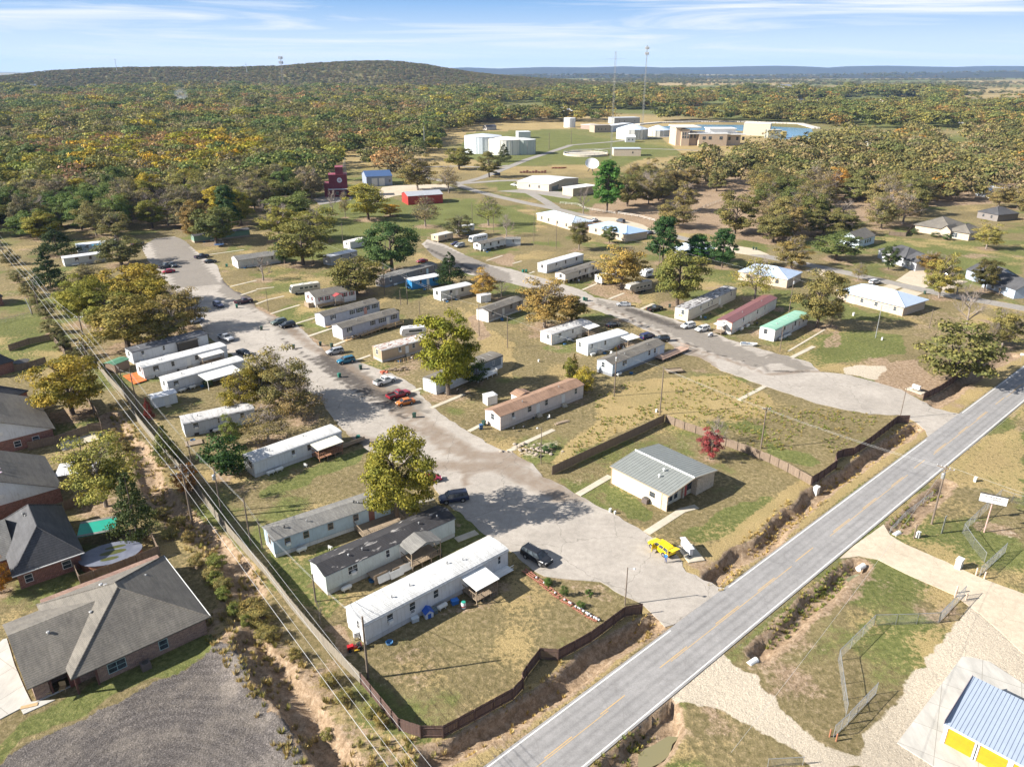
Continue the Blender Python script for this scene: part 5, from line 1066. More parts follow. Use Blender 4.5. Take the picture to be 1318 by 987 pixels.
m_.add([(-0.2,-1.7,0.0),(0.68*L,-1.7,0.68),(0.68*L,-0.4,0.68),(-0.2,-0.4,0.0),(-0.2,-1.7,0.1),(0.68*L,-1.7,0.8),(0.68*L,-0.4,0.8),(-0.2,-0.4,0.1)],[(3,2,1,0),(4,5,6,7),(0,1,5,4),(1,2,6,5),(2,3,7,6),(3,0,4,7)])
m_.box(0.68*L,-2.6,0.66,0.97*L,-0.05,0.8)
for k in range(14): x=0.1+k*0.067*L*0.72*1.45; zr=0.8*min(1,max(0,x)/(0.68*L)); m_.box(x,-1.75,0,x+0.09,-1.66,zr+0.95)
m_.tube((0,-1.7,1.0),(0.68*L,-1.7,1.75),0.05,0.05,4); m_.tube((0.68*L,-2.6,1.75),(0.97*L,-2.6,1.75),0.05,0.05,4); m_.box(0.97*L-.1,-2.65,0,0.97*L,-2.55,1.75).box(0.82*L,-2.65,0,0.82*L+.1,-2.55,1.75); m_.build('ramp',NEWWOOD,e)
e,L,w,h=home(g('M1',640,698),g('M1',880,632),'tan home with a rust streaked white roof and wire fenced yard',4.5,3.2,(0.50,0.375,0.255),'arch',RUSTR,None,0.3,((0.37,.7),(0.66,.8)),0.52,(0.5,),skirt=(0.42,0.38,0.36),mat=WALLV)
m_=MB()
for k in range(8): m_.box(0.12*L+k*1.3,-3.4,0,0.12*L+k*1.3+0.1,-3.3,1.1)
m_.box(0.12*L,-3.38,1.02,0.12*L+9.2,-3.32,1.1).box(0.12*L,-3.38,0.5,0.12*L+9.2,-3.34,0.56).build('yard_rail',NEWWOOD,e)
e,L,w,h=home(g('M1',915,862),g('M1',1252,722),'white and slate home mostly hidden by the tall yellow green tree',4.5,3.1,(0.60,0.66,0.70),'arch',SH_TAUPE,None,0.4,((0.2,.8),(0.85,.5)),None,(),mat=WALLV,skirt=(0.66,0.68,0.7)); MB().box(0.55*L,-0.05,1.0,0.97*L,-0.01,2.9).build('slate_panel',WALLV,e,color=(0.16,0.20,0.24)); porch(e,0.5*L,0.80*L,2.4,2.6,roof=False,deck=0.7,wood=TRIM)
e,L,w,h=home(g('M1',655,318),g('M1',920,243),'long taupe home behind the huge dark pine',4.9,3.3,(0.27,0.235,0.225),'gable',SH_GREY,None,0.5,((0.1,.9),(0.42,.9),(0.68,1.3),(0.95,.7)),0.8,(0.5,),skirt=(0.28,0.31,0.36),dcol=(0.6,0.75,0.8))
e,L,w,h=home(g('M1',792,328),g('M1',938,300),'home with a bright blue wall and a white metal roof',4.4,3.0,(0.03,0.25,0.55),'arch',ROOFM,(0.74,0.74,0.75),0.25,((0.3,.5),(0.75,.5)),0.55,(),skirt=(0.03,0.2,0.45),wcol=(0.05,0.05,0.06),mat=WALLV)
e,L,w,h=home(g('M1',938,386),g('M1',1098,350),'cream white home with dark windows beside the cone shaped cedar',4.3,3.2,(0.58,0.59,0.54),'arch',ROOFM,(0.62,0.63,0.62),0.3,((0.32,.8),(0.68,.8)),0.5,(0.5,),skirt=(0.5,0.5,0.47),wcol=(0.1,0.08,0.07))
e,L,w,h=home(g('M1',378,205),g('M1',515,172),'narrow home with a white end wall in front of the grey gravel',4.4,3.3,(0.42,0.41,0.40),'arch',ROOFM,(0.62,0.63,0.65),0.25,((0.4,.8),(0.75,.8)),None,(),skirt=(0.5,0.5,0.5),mat=WALLV)
home(g('M1',478,122),g('M1',560,102),'small white trailer home glimpsed behind the huge pine',4.2,2.8,(0.68,0.67,0.65),'arch',ROOFM,(0.70,0.66,0.6),0.3,((0.5,.8),),None,(0.5,))
e,L,w,h=home(g('M1',1180,494),G((673,399)),'grey home with a white end and a small garden shed behind it',4.8,3.4,(0.36,0.34,0.34),'gable',SH_TAUPE,None,0.7,((0.12,.9),(0.65,.8),(0.9,.8)),0.42,(),skirt=(0.62,0.62,0.60),wcol=(0.08,0.06,0.06)); MB().box(-0.03,0.02,0.0,-0.006,w-0.02,h-0.05).build('end_wall',WALLP,e,color=(0.68,0.68,0.66))
home(g('M1',1140,395),g('M1',1192,385),'tiny white shed between the golden tree and the grey home',2.4,2.3,(0.68,0.68,0.66),'gable',ROOFM,(0.6,0.6,0.6),0.3,(),0.5,(),sk=0,skirt=None,name='shed',cat='shed')
e,L,w,h=home(g('L1',1240,135),g('M2',357,876),'long pale pink home with a brown shingle roof and a rear wing',4.9,3.3,(0.68,0.60,0.555),'gable',SH_BROWN,None,0.75,((0.14,.7),(0.33,1.0),(0.53,.8),(0.90,.7)),(0.43,0.74),(0.5,),skirt=(0.62,0.55,0.50),wcol=(0.5,0.5,0.5),wh=1.3)
gable_roof(e,3.8,2.6,h,0.5,SH_BROWN,0.2,0.1,x0=L*0.38,y0=w+0.02,axis='y',name='wing_roof'); shell(e,3.8,2.4,0.1,h,WALLP,(0.68,0.60,0.555),'gable',0.5,'wing_wall',L*0.38,w+0.02,'y')
e=thing('utility_enclosure','grey white metal box standing at the end of the brown roofed home','shed',g('M1',1175,918),math.radians(32)); MB().box(0,0,0,2.6,2.2,2.1).build('body',WALLV,e,color=(0.62,0.64,0.65)); MB().box(-.08,-.08,2.1,2.68,2.28,2.2).build('lid',ROOFM,e,color=(0.7,0.7,0.7))
e,L,w,h=home(g('M1',925,90),g('M1',1000,72),'small tan home in the far row by the motorhome',4.3,3.0,(0.52,0.40,0.27),'arch',ROOFM,(0.70,0.66,0.56),0.3,((0.5,.8),),None,(0.5,),skirt=None)
home(g('M1',1045,50),g('M1',1108,30),'small white home behind the motorhome, half hidden by a tree',4.3,3.0,(0.66,0.65,0.60),'arch',ROOFM,(0.72,0.72,0.7),0.3,((0.5,.8),),None,(0.5,),skirt=None)
e,L,w,h=home(g('M1',1140,135),g('M1',1265,107),'white home with a dark brown roof beside the silver van',4.4,3.2,(0.70,0.70,0.68),'gable',SH_TAUPE,None,0.5,((0.15,.7),(0.4,.7),(0.72,.9)),0.56,(0.5,),skirt=None,wcol=(0.15,0.1,0.08))
home(g('M1',1268,106),G((670,316.5)),'pale blue grey addition at the end of the brown roofed white home',4.2,3.0,(0.50,0.54,0.58),'gable',SH_GREY,None,0.4,((0.5,.7),),None,(),skirt=(0.5,0.5,0.5))
# ---- beyond the east street
e,L,w,h=home(g('M2',172,245),g('M2',358,190),'white home with rust spotted skirting, first beyond the east street',4.4,3.2,(0.68,0.68,0.68),'arch',ROOFM,(0.66,0.67,0.70),0.3,((0.25,.6),(0.5,.6),(0.8,.8)),0.38,(0.5,),skirt=(0.36,0.40,0.44),wcol=(0.25,0.2,0.18))
e,L,w,h=home(g('M2',265,300),g('M2',445,242),'cream home standing high on bare concrete piers',4.5,3.5,(0.66,0.62,0.58),'gable',SH_TAUPE,None,0.5,((0.40,.6),(0.56,.6),(0.78,.6)),0.66,(0.45,),skirt=None,sk=1.2,wcol=(0.12,0.1,0.09))
e,L,w,h=home(g('M2',452,306),g('M2',545,285),'short white trailer home under the golden tan tree',3.6,3.0,(0.68,0.68,0.66),'arch',ROOFM,(0.70,0.68,0.64),0.4,((0.6,.6),),0.3,(0.5,),skirt=None,sk=.7)
e,L,w,h=home(g('M2',888,489),g('M2',1132,375),'long dirty white home with a patched black and white roof',4.6,3.6,(0.60,0.56,0.49),'arch',WORNB,None,0.3,((0.24,.7),(0.40,.5),(0.47,.5),(0.88,.6)),0.64,(0.4,),skirt=(0.55,0.50,0.43),mat=WALLV)
MB().box(0.28*L,-0.06,1.1,0.60*L,-0.01,1.35).build('rust_strip',PLAINP,e,color=(0.12,0.07,0.05)); MB().tube((-0.03,2.6,1.5),(-0.03,2.0,1.3),.09).tube((-0.03,2.0,1.3),(-0.03,2.1,1.7),.09).tube((-0.03,2.9,1.2),(-0.03,2.9,1.7),.09).build('scrawl',plain('yellow_scrawl',(0.4,0.3,0.02),None,3),e)
e,L,w,h=home(g('M2',1108,556),G((998,397.5)),'white home with a maroon ribbed roof and orange corner trim',4.6,3.6,(0.68,0.67,0.66),'gable',ROOFM,(0.20,0.085,0.085),0.5,((0.24,.8),(0.55,.8),(0.72,.5)),0.40,(0.5,),skirt=(0.66,0.62,0.60),trim=(0.52,0.20,0.10)); porch(e,-2.6,-0.15,2.6,3.1,(0.74,0.72,0.68),0.8,True,y0=4.4)
for k in range(9): MB().box(0.1*L+k*0.09*L,-0.02,0.05,0.1*L+k*0.09*L+0.12,0.03,0.7).build('skirt_post',PLAINP,e,color=(0.5,0.2,0.1))
e,L,w,h=home(g('M3',30,592),g('M3',200,506),'white home with a pale green metal roof and peeling siding',4.5,3.3,(0.70,0.69,0.69),'arch',ROOFM,(0.26,0.48,0.36),0.35,((0.28,.8),(0.60,.7),(0.85,.7)),0.42,(0.6,),skirt=(0.62,0.60,0.60),wcol=(0.2,0.17,0.16))
for f in (.2,.52,.72): MB().box(f*L,-0.02,1.0,f*L+0.5,-0.006,2.4).build('bare_patch',PLAINP,e,color=(0.33,0.20,0.17))
e,L,w,h=home(g('M2',196,610),g('M2',398,545),'white home littered with leaves under the tan leafy tree',4.4,3.0,(0.70,0.70,0.69),'arch',WORNR,None,0.3,((0.2,1.0),(0.52,.6)),0.66,(0.3,),skirt=(0.68,0.66,0.66),trim=(0.62,0.45,0.35)); porch(e,0.76*L,1.02*L,2.6,2.9,(0.76,0.74,0.70),0.7,True)
e,L,w,h=home(g('M2',380,664),g('M2',583,605),'plain white home beside a porch piled with belongings',4.5,3.2,(0.70,0.73,0.74),'arch',ROOFM,(0.70,0.71,0.72),0.3,((0.10,.6),(0.42,.6)),0.27,(0.7,),skirt=(0.68,0.70,0.72)); porch(e,0.80*L,1.08*L,3.0,3.0,(0.74,0.74,0.72),0.7,True)
for k in range(5): put('yard_clutter',cached('clut',lambda:MB().box(0,0,0,.6,.5,.5).tube((.3,.2,.5),(.4,.3,.9),.12).mesh('yard_clutter',PLAINP)),e,(0.62*L+k*0.9,-1.0-0.5*(k%2),0),k,color=[(0.5,0.3,0.05),(0.1,0.1,0.1),(0.3,0.05,0.05),(0.5,0.5,0.5),(0.05,0.2,0.1)][k])
e,L,w,h=home(g('M2',504,770),g('M2',768,660),'pale blue home with a grey shingle roof and a railed ramp at its end',4.9,3.3,(0.58,0.66,0.74),'gable',SH_TAUPE,None,0.75,((0.22,1.6),(0.69,.8),(0.80,.8)),0.88,(0.6,),skirt=(0.22,0.23,0.25),mat=WALLV); porch(e,0.80*L,1.34*L,2.8,3,roof=False,deck=0.7,wood=plain('pinkish_wood',(0.45,0.31,0.24),(0.33,0.23,0.17),2,.8))
# ================================================================ OFFICE
A=g('L2',500,400); B=g('L2',780,547); L,ang,_=frame_of(A,B); w=13.4; h=3.4
# the office is seen from its long pale side: front wall = A-B, gable ends left and right
e=thing('office_building','cream metal building with a ribbed grey roof standing alone in the fenced lot','building',A,ang)
CREAM=(0.72,0.66,0.52)
TRT=[WALLV]
MB().prism([(0,-0.1),(w,-0.1),(w,h-0.05),(w/2,h+0.75),(0,h-0.05)],0,L-1.2,'x').build('wall',WALLV,e,color=CREAM)
MB().box(L-1.2,0.0,-0.1,L,0.18,h-0.1).box(L-1.21,w*0.62,-0.1,L,w,h-0.1).box(L-1.2,w*0.42,-0.1,L-.9,w*0.45,h+0.2).build('porch_walls',BRKT,e)
rf=roof_profile([(-0.25,h-0.02),(w/2,h+0.95),(w+0.25,h-0.02)],-0.35,L+0.45,0.14).build('roof',paint('grey_steel_roof',0.45,0.15,0.15,metal=0.2),e,color=(0.27,0.285,0.265))
m_=MB(); n=int((L+0.7)/0.62); k=0.97/(w/2+0.25)
for i in range(n+1):
    x=-0.33+(L+0.74)*i/n
    for s in (0,1):
        y0,y1=((-0.25,w/2) if s==0 else (w+0.25,w/2)); m_.tube((x,y0,h+0.01),(x,y1,h+0.98),0.035,0.035,4,cap=False)
m_.build('roof_ribs',paint('roof_rib_paint',0.5,0.1,0.1),rf,color=(0.34,0.35,0.335)); MB().tube((-0.36,w/2,h+1.0),(L+0.46,w/2,h+1.0),0.16,0.16,6).build('ridge_cap',TRIM,rf)
MB().box(-0.38,-0.29,h-0.17,L+0.48,-0.26,h+0.02).box(-0.06,-0.05,-0.1,0.12,-0.01,h-0.15).box(L-1.3,-0.05,-0.1,L-1.15,-0.01,h-0.15).build('trim',PLAINP,e,color=(0.42,0.30,0.19))
m_=MB()
for s,y0,y1 in ((0,-0.25,w/2),(1,w/2,w+0.25)):
    za,zb_=(h-0.0,h+0.97) if s==0 else (h+0.97,h); 
    for x in (-0.38,L+0.46): m_.add([(x,y0,za-.2),(x+.03,y0,za-.2),(x+.03,y1,zb_-.2),(x,y1,zb_-.2),(x,y0,za+.02),(x+.03,y0,za+.02),(x+.03,y1,zb_+.02),(x,y1,zb_+.02)],[(3,2,1,0),(4,5,6,7),(0,1,5,4),(1,2,6,5),(2,3,7,6),(3,0,4,7)])
m_.build('gable_trim',PLAINP,e,color=(0.55,0.45,0.33))
add_window(e,0.745*L,-0.004,1.5,1.1,0.9,0,(0.2,0.17,0.15))
def endw(x,y,z,w_,h_,col=(0.75,0.75,0.73)): return add_window(e,x,y,z,w_,h_,math.pi/2,col)
for y in (1.1,2.5,3.9): endw(L-1.19,y,0.6,0.95,2.0)
add_door(e,L-1.19,6.3,0.05,1.3,2.1,math.pi/2,(0.42,0.07,0.06)); endw(L-1.19,7.6,1.0,1.2,1.6,(0.1,0.09,0.09))
for i in range(2): MB().box(L-1.19,w*0.62+0.3,1.0+i*0.9,L-1.15,w-0.2,1.08+i*0.9).build('wall_rail',DARKT,e)
for p,hh in (((L*.62,w*.36,h+.6),.5),((L*.66,w*.22,h+.4),.4)): MB().tube((p[0],p[1],p[2]-.3),(p[0],p[1],p[2]+hh),.13).tube((p[0],p[1],p[2]+hh),(p[0],p[1],p[2]+hh+.15),.24,.2).build('roof_vent',TRIM,e)
m_=MB(); m_.box(-0.55,-0.5,0,0.55,0.5,0.95); 
for i in range(9): m_.box(-0.57,-0.52,0.1+i*0.09,0.57,0.52,0.13+i*0.09)
AC=m_.mesh('cabinet',plain('hvac_brown',(0.14,0.11,0.10),None,3,.6)); FAN=MB().tube((0,0,.95),(0,0,1.02),.42,.38,16).mesh('fan_guard',DARKT)
def acunit(p,label,rot=0,mat=None):
    a=thing('air_conditioner',label,'air conditioner',p,rot); put('cabinet',AC,a); put('fan_guard',FAN,a); return a
acunit(g('L2',676,500),'brown air conditioner beside the small window of the cream building',ang)
# ================================================================ STORAGE BUILDING bottom right
A=g('B3',890,857); B=g('B3',1040,940); d=(B-A).normalized(); ang=math.atan2(d.y,d.x)
e=thing('storage_building','white storage building with yellow roller doors and a pale ribbed roof','building',A,ang); L=17.0; w=9.2; h=2.75
MB().box(0.1,0.12,-0.05,L,w,h-0.05).build('wall',WALLV,e,color=(0.70,0.69,0.66))
rf=MB().add([(-.15,-.2,h-.02),(L+.3,-.2,h-.02),(L+.3,w+.2,h+.38),(-.15,w+.2,h+.38),(-.15,-.2,h+.1),(L+.3,-.2,h+.1),(L+.3,w+.2,h+.5),(-.15,w+.2,h+.5)],[(3,2,1,0),(4,5,6,7),(0,1,5,4),(1,2,6,5),(2,3,7,6),(3,0,4,7)]).build('roof',paint('galvalume_roof',0.4,0.08,0.0,metal=0.1),e,color=(0.36,0.42,0.51))
m_=MB()
for i in range(int(L/0.42)): x=0.05+i*0.42; m_.box(x-.02,-.19,h+.09,x+.02,-.19,h+.1).tube((x,-.2,h+.11),(x,w+.19,h+.51),.03,.03,4,cap=False)
m_.build('roof_ribs',paint('galvalume_rib',0.4,0.05,0.0,metal=0.3),rf,color=(0.25,0.29,0.38))
MB().box(-.22,-.26,h-.14,-.16,w+.26,h+.62).build('barge_trim',PLAINP,e,color=(0.28,0.24,0.26)); MB().box(-.16,-.27,h-.14,L+.3,-.21,h+.04).build('gutter',PLAINP,e,color=(0.6,0.58,0.57))
YEL_D=plain('yellow_door_paint',(0.52,0.29,0.010),(0.44,0.23,0.010),1.2,0.5)
bay=lambda: (lambda m_:([m_.box(0,-0.02,0.08*i*1.05,2.6,0.03+0.01*(i%2),0.08*(i+1)*1.05-0.012) for i in range(28)],m_.mesh('roller_door',YEL_D))[1])(MB())
bm_=bay()
for i in range(5): put('roller_door',bm_,e,(0.38+i*3.2,0.06,0.02))
MB().box(-0.05,-0.02,-.05,0.3,0.1,h-.15).build('corner_post',TRIM,e)
for i in range(5): MB().box(3.05+i*3.2,-0.02,-.05,3.5+i*3.2,0.1,h-.15).build('pier',TRIM,e)
MB().box(0.3,-0.02,2.4,L,0.1,h-.15).build('header',TRIM,e)
MB().tube((2.93+.35,-.06,0),(2.93+.35,-.06,h-.1),.05).build('downpipe',DARKT,e)
# ================================================================ WATER WORKS AND OTHER FAR BUILDINGS
def block(A,B,w,h,label,col,roof=None,name='building',cat='building',mat=None,rmat=None,rcol=(0.6,0.6,0.6),rise=0.8,wins=(),ewins=(),door=None,ov=0.3,big=(),group=None,wcol=(0.25,0.22,0.2)):
    L,ang,_=frame_of(A,B); e=thing(name,label,cat,A,ang,group)
    if roof=='hip': shell(e,L,w,-0.1,h,mat or WALLP,col,'flat'); hip_roof(e,L,w,h,rise,rmat or ROOFM,ov,col=rcol)
    elif roof=='gable': shell(e,L,w,-0.1,h,mat or WALLP,col,'gable',rise); gable_roof(e,L,w,h,rise,rmat or ROOFM,ov,ov,col=rcol)
    elif roof=='ygable': shell(e,L,w,-0.1,h,mat or WALLP,col,'gable',rise,gable_axis='y'); gable_roof(e,L,w,h,rise,rmat or ROOFM,ov,ov,axis='y',col=rcol)
    else: shell(e,L,w,-0.1,h,mat or WALLP,col,'flat'); MB().box(-ov,-ov,h,L+ov,w+ov,h+0.3).build('roof',rmat or ROOFM,e,color=rcol)
    for f in wins:
        f,ww=(f if isinstance(f,tuple) else (f,1.1)); add_window(e,f*L,-.004,h*0.38,ww,min(1.4,h*0.4),0,wcol)
    for f in ewins: add_window(e,-.004,f*w,h*0.38,1.1,min(1.4,h*0.4),-math.pi/2,wcol)
    if door is not None: add_door(e,door*L,-.004,0,1,2.05)
    for (f0,f1,hh,c) in big: 
        m_=MB(); n=int(hh/0.4)
        for i in range(n): m_.box(f0*L,-0.06,i*hh/n,f1*L,-0.0,(i+1)*hh/n-0.05)
        m_.build('overhead_door',PLAINP,e,color=c)
    return e,L,w,h
block(g('T2',183,737),g('T2',332,702),24,4.3,'large cream warehouse with a white metal roof behind the road',(0.55,0.47,0.38),'ygable',rcol=(0.66,0.66,0.66),rise=1.6,wins=(0.3,),big=((0.1,0.3,2.6,(0.15,0.18,0.2)),(0.55,0.8,2.6,(0.6,0.55,0.45))),ewins=(0.3,0.6))
block(g('T2',305,762),g('T2',425,745),9,4.4,'tan flat roofed shed right of the cream warehouse',(0.52,0.43,0.32),None,rcol=(0.70,0.69,0.65),name='shed',cat='shed')
block(g('T2',512,557),g('T2',650,557),12,6.0,'low tan building with a blue grey gutter below the covered tanks',(0.60,0.49,0.38),None,rcol=(0.5,0.55,0.62),wins=(0.7,))
block(g('T2',122,882),g('T2',300,935),12,3.2,'long house with a pale blue metal hip roof beside the narrow road',(0.56,0.46,0.37),'hip',rcol=(0.50,0.58,0.68),rise=2.0,wins=(0.15,0.35,0.6,0.85),name='house',cat='house',mat=BRKT) 
e,L,w,h=block(g('T2',385,945),g('T2',575,992),13,3.2,'house with a blue metal hip roof and two cars behind it',(0.53,0.43,0.34),'hip',rcol=(0.36,0.50,0.72),rise=2.2,wins=(0.2,0.45,0.8),name='house',cat='house',mat=BRKT)
block(g('M2',800,165),g('M2',985,185),13,3.2,'house with a pale blue roof hidden behind the green pines',(0.4,0.38,0.4),'hip',rcol=(0.58,0.66,0.75),rise=2.0,wins=(0.3,0.7),name='house',cat='house')
block(G((950,360)),G((1012,371)),13,3.1,'house with a pale blue roof behind the sparse yellow green tree',(0.52,0.43,0.34),'hip',rcol=(0.45,0.55,0.70),rise=2.2,wins=(0.2,0.5,0.8),name='house',cat='house',mat=BRKT)
e,L,w,h=block(g('M3',355,378),g('M3',683,462),13.0,3.0,'long tan brick house with a pale metal hip roof on the open lawn',(0.6,0.5,0.4),'hip',rcol=(0.46,0.55,0.68),rise=2.5,wins=((0.12,.9),(0.38,1.0),(0.60,1.1),(0.88,.9)),name='house',cat='house',mat=BRKT,ov=0.6,wcol=(0.6,0.6,0.6)); add_door(e,0.24*L,-.004,0)
e,L,w,h=block(g('M3',558,165),g('M3',690,212),11,3.3,'grey house with a charcoal roof and a gabled white porch',(0.52,0.54,0.58),'hip',rmat=SH_DARK,rise=2.8,wins=(0.2,),name='house',cat='house')
gable_roof(e,6.5,7,h,2.4,SH_DARK,0.3,0.3,x0=L*0.35,y0=-2.5,axis='y',name='porch_roof'); shell(e,5.6,2.6,-.1,h,WALLP,(0.66,0.67,0.70),'gable',2.0,'porch_wall',L*0.35+.45,-2.4,'y'); add_window(e,L*0.55,-2.41,.8,1.4,1.4); MB().box(L+.0,0,-.1,L+6.5,9,3.2).build('garage_wall',WALLP,e,color=(0.55,0.57,0.62)); gable_roof(e,6.5,9,3.2,2.4,SH_DARK,.3,.3,x0=L+.05,name='garage_roof'); add_window(e,L+2.5,-.004,1,1.6,1.2)
e,L,w,h=block(g('M3',1003,268),g('M3',1120,312),11,3.3,'blue grey house with a charcoal roof and a dark tree in front',(0.40,0.50,0.62),'gable',rmat=SH_DARK,rise=2.8,wins=(0.3,),name='house',cat='house')
shell(e,15,11,-.1,3.2,WALLP,(0.45,0.53,0.64),'gable',2.6,'rear_wing_wall',L-0.01,-2.4); gable_roof(e,15,11,3.2,2.6,SH_DARK,.35,.35,x0=L+.1,y0=-2.4,name='rear_wing_roof'); add_window(e,L+5,-2.41,.8,1.2,1.5,0,(0.75,0.75,0.75)); add_window(e,L+8.5,-2.41,.8,1.2,1.5,0,(0.75,0.75,0.75)); porch(e,L+3.5,L+10.5,1.8,2.9,(0.1,0.1,0.11),0.3,False,y0=-2.4)
e,L,w,h=block(g('M3',460,118),g('M3',540,92),10,3.6,'pale blue barn with a taupe gable roof at the edge of the wood',(0.56,0.66,0.72),'gable',rmat=SH_TAUPE,rise=2.6,wins=(0.4,0.55,0.7),name='barn',cat='barn')
e,L,w,h=block(g('T3',745,940),g('T3',920,968),17,3.2,'large tan brick house with a taupe hip roof at the edge of the wood',(0.6,0.52,0.43),'hip',rmat=SH_TAUPE,rise=4.0,wins=(),name='house',cat='house',mat=BRKT,ov=.7)
shell(e,9,12,-.1,3.2,BRKT,(0.6,0.5,0.4),'flat',name='wing_wall',x0=L+.01,y0=-1.5); hip_roof(e,9,12,3.2,3.0,SH_TAUPE,.6,x0=L+.01,y0=-1.5,name='wing_roof'); gable_roof(e,5,8,3.2,2.2,SH_TAUPE,.2,.2,x0=L-3.2,y0=-3.0,axis='y',name='porch_roof'); shell(e,4.4,5,-.1,3.2,BRKT,(.6,.5,.4),'gable',1.8,'porch_wall',L-2.9,-2.8,'y'); add_window(e,L+3,-1.51,.6,2.2,2.0)
block(g('T3',1062,870),g('T3',1165,890),14,3.2,'dark roofed house hidden among the oaks at the right edge',(0.2,0.18,0.17),'hip',rmat=SH_DARK,rise=3,wins=(0.3,0.7),name='house',cat='house')
block(g('T3',1128,770),g('T3',1205,765),10,4,'white house glimpsed between oaks at the right',(0.6,0.63,0.66),'gable',rcol=(0.6,0.62,0.66),rise=2,wins=(0.4,),name='house',cat='house')
block(g('T3',890,548),g('T3',975,545),16,4.5,'blue grey metal shed with a white gable roof in the wood',(0.42,0.48,0.58),'ygable',rcol=(0.72,0.72,0.72),rise=3,name='shed',cat='shed')
block(g('T3',540,508),g('T3',612,505),14,4,'white house with a grey roof past the reservoir trees',(0.68,0.67,0.64),'gable',rmat=SH_GREY,rise=3,wins=(0.3,.7),name='house',cat='house')
block(g('T3',190,530),g('T3',250,535),12,4,'slate roofed house below the reservoir',(0.6,0.58,0.55),'hip',rmat=SH_DARK,rise=3.5,name='house',cat='house')
block(g('T3',1066,520),g('T3',1112,522),13,4,'house with a red metal roof in the far wood',(0.55,0.5,0.45),'gable',rcol=(0.42,0.10,0.08),rise=3,name='house',cat='house')
# modern block
A=g('T2',828,505); B=g('T2',960,512)
e=thing('office_block','modern tan brick office block with stepped white flat roofs by the reservoir','building',A,math.radians(2))
TB=(0.54,0.42,0.31); sc=(g('T2',1165,505)-A).length
def bb(x0,y0,x1,y1,z,nm,col,mat=None,z0=-.1): return MB().box(x0,y0,z0,x1,y1,z).build(nm,mat or PLAINP,e,color=col)
bb(0,2,5,30,17,'stair_tower_wall',TB); bb(5,0,13,24,15.5,'wall',TB); bb(13,4,22,28,12.5,'recessed_wall',(0.42,0.34,0.27)); bb(22,-3,50,24,11,'wall',TB); bb(50,2,sc-1,26,10,'wall',(0.5,0.41,0.32))
bb(-1.5,-1,24,31,18,'flat_roof',(0.66,0.62,0.56),None,17.01); bb(12,-3,52,26,11.8,'flat_roof',(0.72,0.71,0.69),None,11.2); bb(34,4,60,20,15.5,'roof_box',(0.68,0.67,0.65),None,11.81); bb(33,3,61,21,16.2,'flat_roof',(0.74,0.73,0.71),None,15.51); bb(49,-2,sc+3,28,11,'flat_roof',(0.7,0.67,0.62),None,10.2)
for x in (7.2,9.6,12.2): 
    for z in (7,10.2): add_window(e,x-0.6,-.02,z,1.8,2.6,0,(0.65,0.63,0.6))
for x in (16,19.5): add_window(e,x,3.98,7,2.4,3.4,0,(0.6,0.58,0.55))
for x in (27,33,44): add_window(e,x,-3.02,6,3.2,3,0,(0.6,0.58,0.55))
for x in (54,62,68): add_window(e,x,1.98,5,2.4,3.2,0,(0.3,0.28,0.26))
block(g('T3',168,450) if False else G((956,174.5)),G((990,175.5)),20,13,'tan block with a white roof right of the office block',(0.66,0.56,0.42),None,rcol=(0.72,0.7,0.66))
block(G((988,179)),G((1005,179)),12,9,'grey green plant house at the edge of the reservoir',(0.32,0.33,0.28),None,rcol=(0.5,0.48,0.4))
m_=MB().box(0,0,0,10,8,6.5); e=thing('sludge_tank','yellow brown tank at the corner of the reservoir','tank',G((1000,178)),0); m_.build('body',PLAINP,e,color=(0.5,0.33,0.05)); MB().box(-.3,-.3,6.5,10.3,8.3,7).build('rim',PLAINP,e,color=(0.55,0.4,0.12))
block(g('T2',415,438),g('T2',495,436),16,8,'brown concrete plant building with small square windows',(0.40,0.32,0.24),None,rcol=(0.4,0.34,0.27),wins=(0.25,0.45,0.7))
block(g('T2',345,418),g('T2',418,424),18,5,'long low white roofed building left of the brown plant building',(0.30,0.22,0.18),None,rcol=(0.70,0.68,0.64))
block(g('T2',515,395),g('T2',645,392),20,8,'grey plant building with a railed flat roof',(0.36,0.37,0.36),None,rcol=(0.5,0.52,0.54),wins=(0.2,0.4,0.8))
block(g('T2',500,435),g('T2',600,420),12,7,'pale blue white shed beside the covered tanks',(0.60,0.66,0.72),None,rcol=(0.70,0.72,0.74),name='shed',cat='shed')
block(g('T2',575,487),g('T2',622,487),9,5,'small grey pump house in front of the covered tanks',(0.45,0.47,0.48),'gable',rcol=(0.72,0.73,0.74),rise=2.0,wins=(0.3,.7),name='pump_house',cat='building')
block(g('T2',28,467),g('T2',90,466),14,6.5,'white box shed behind the pale round tanks',(0.66,0.68,0.70),None,rcol=(0.7,0.72,0.74),name='shed',cat='shed')
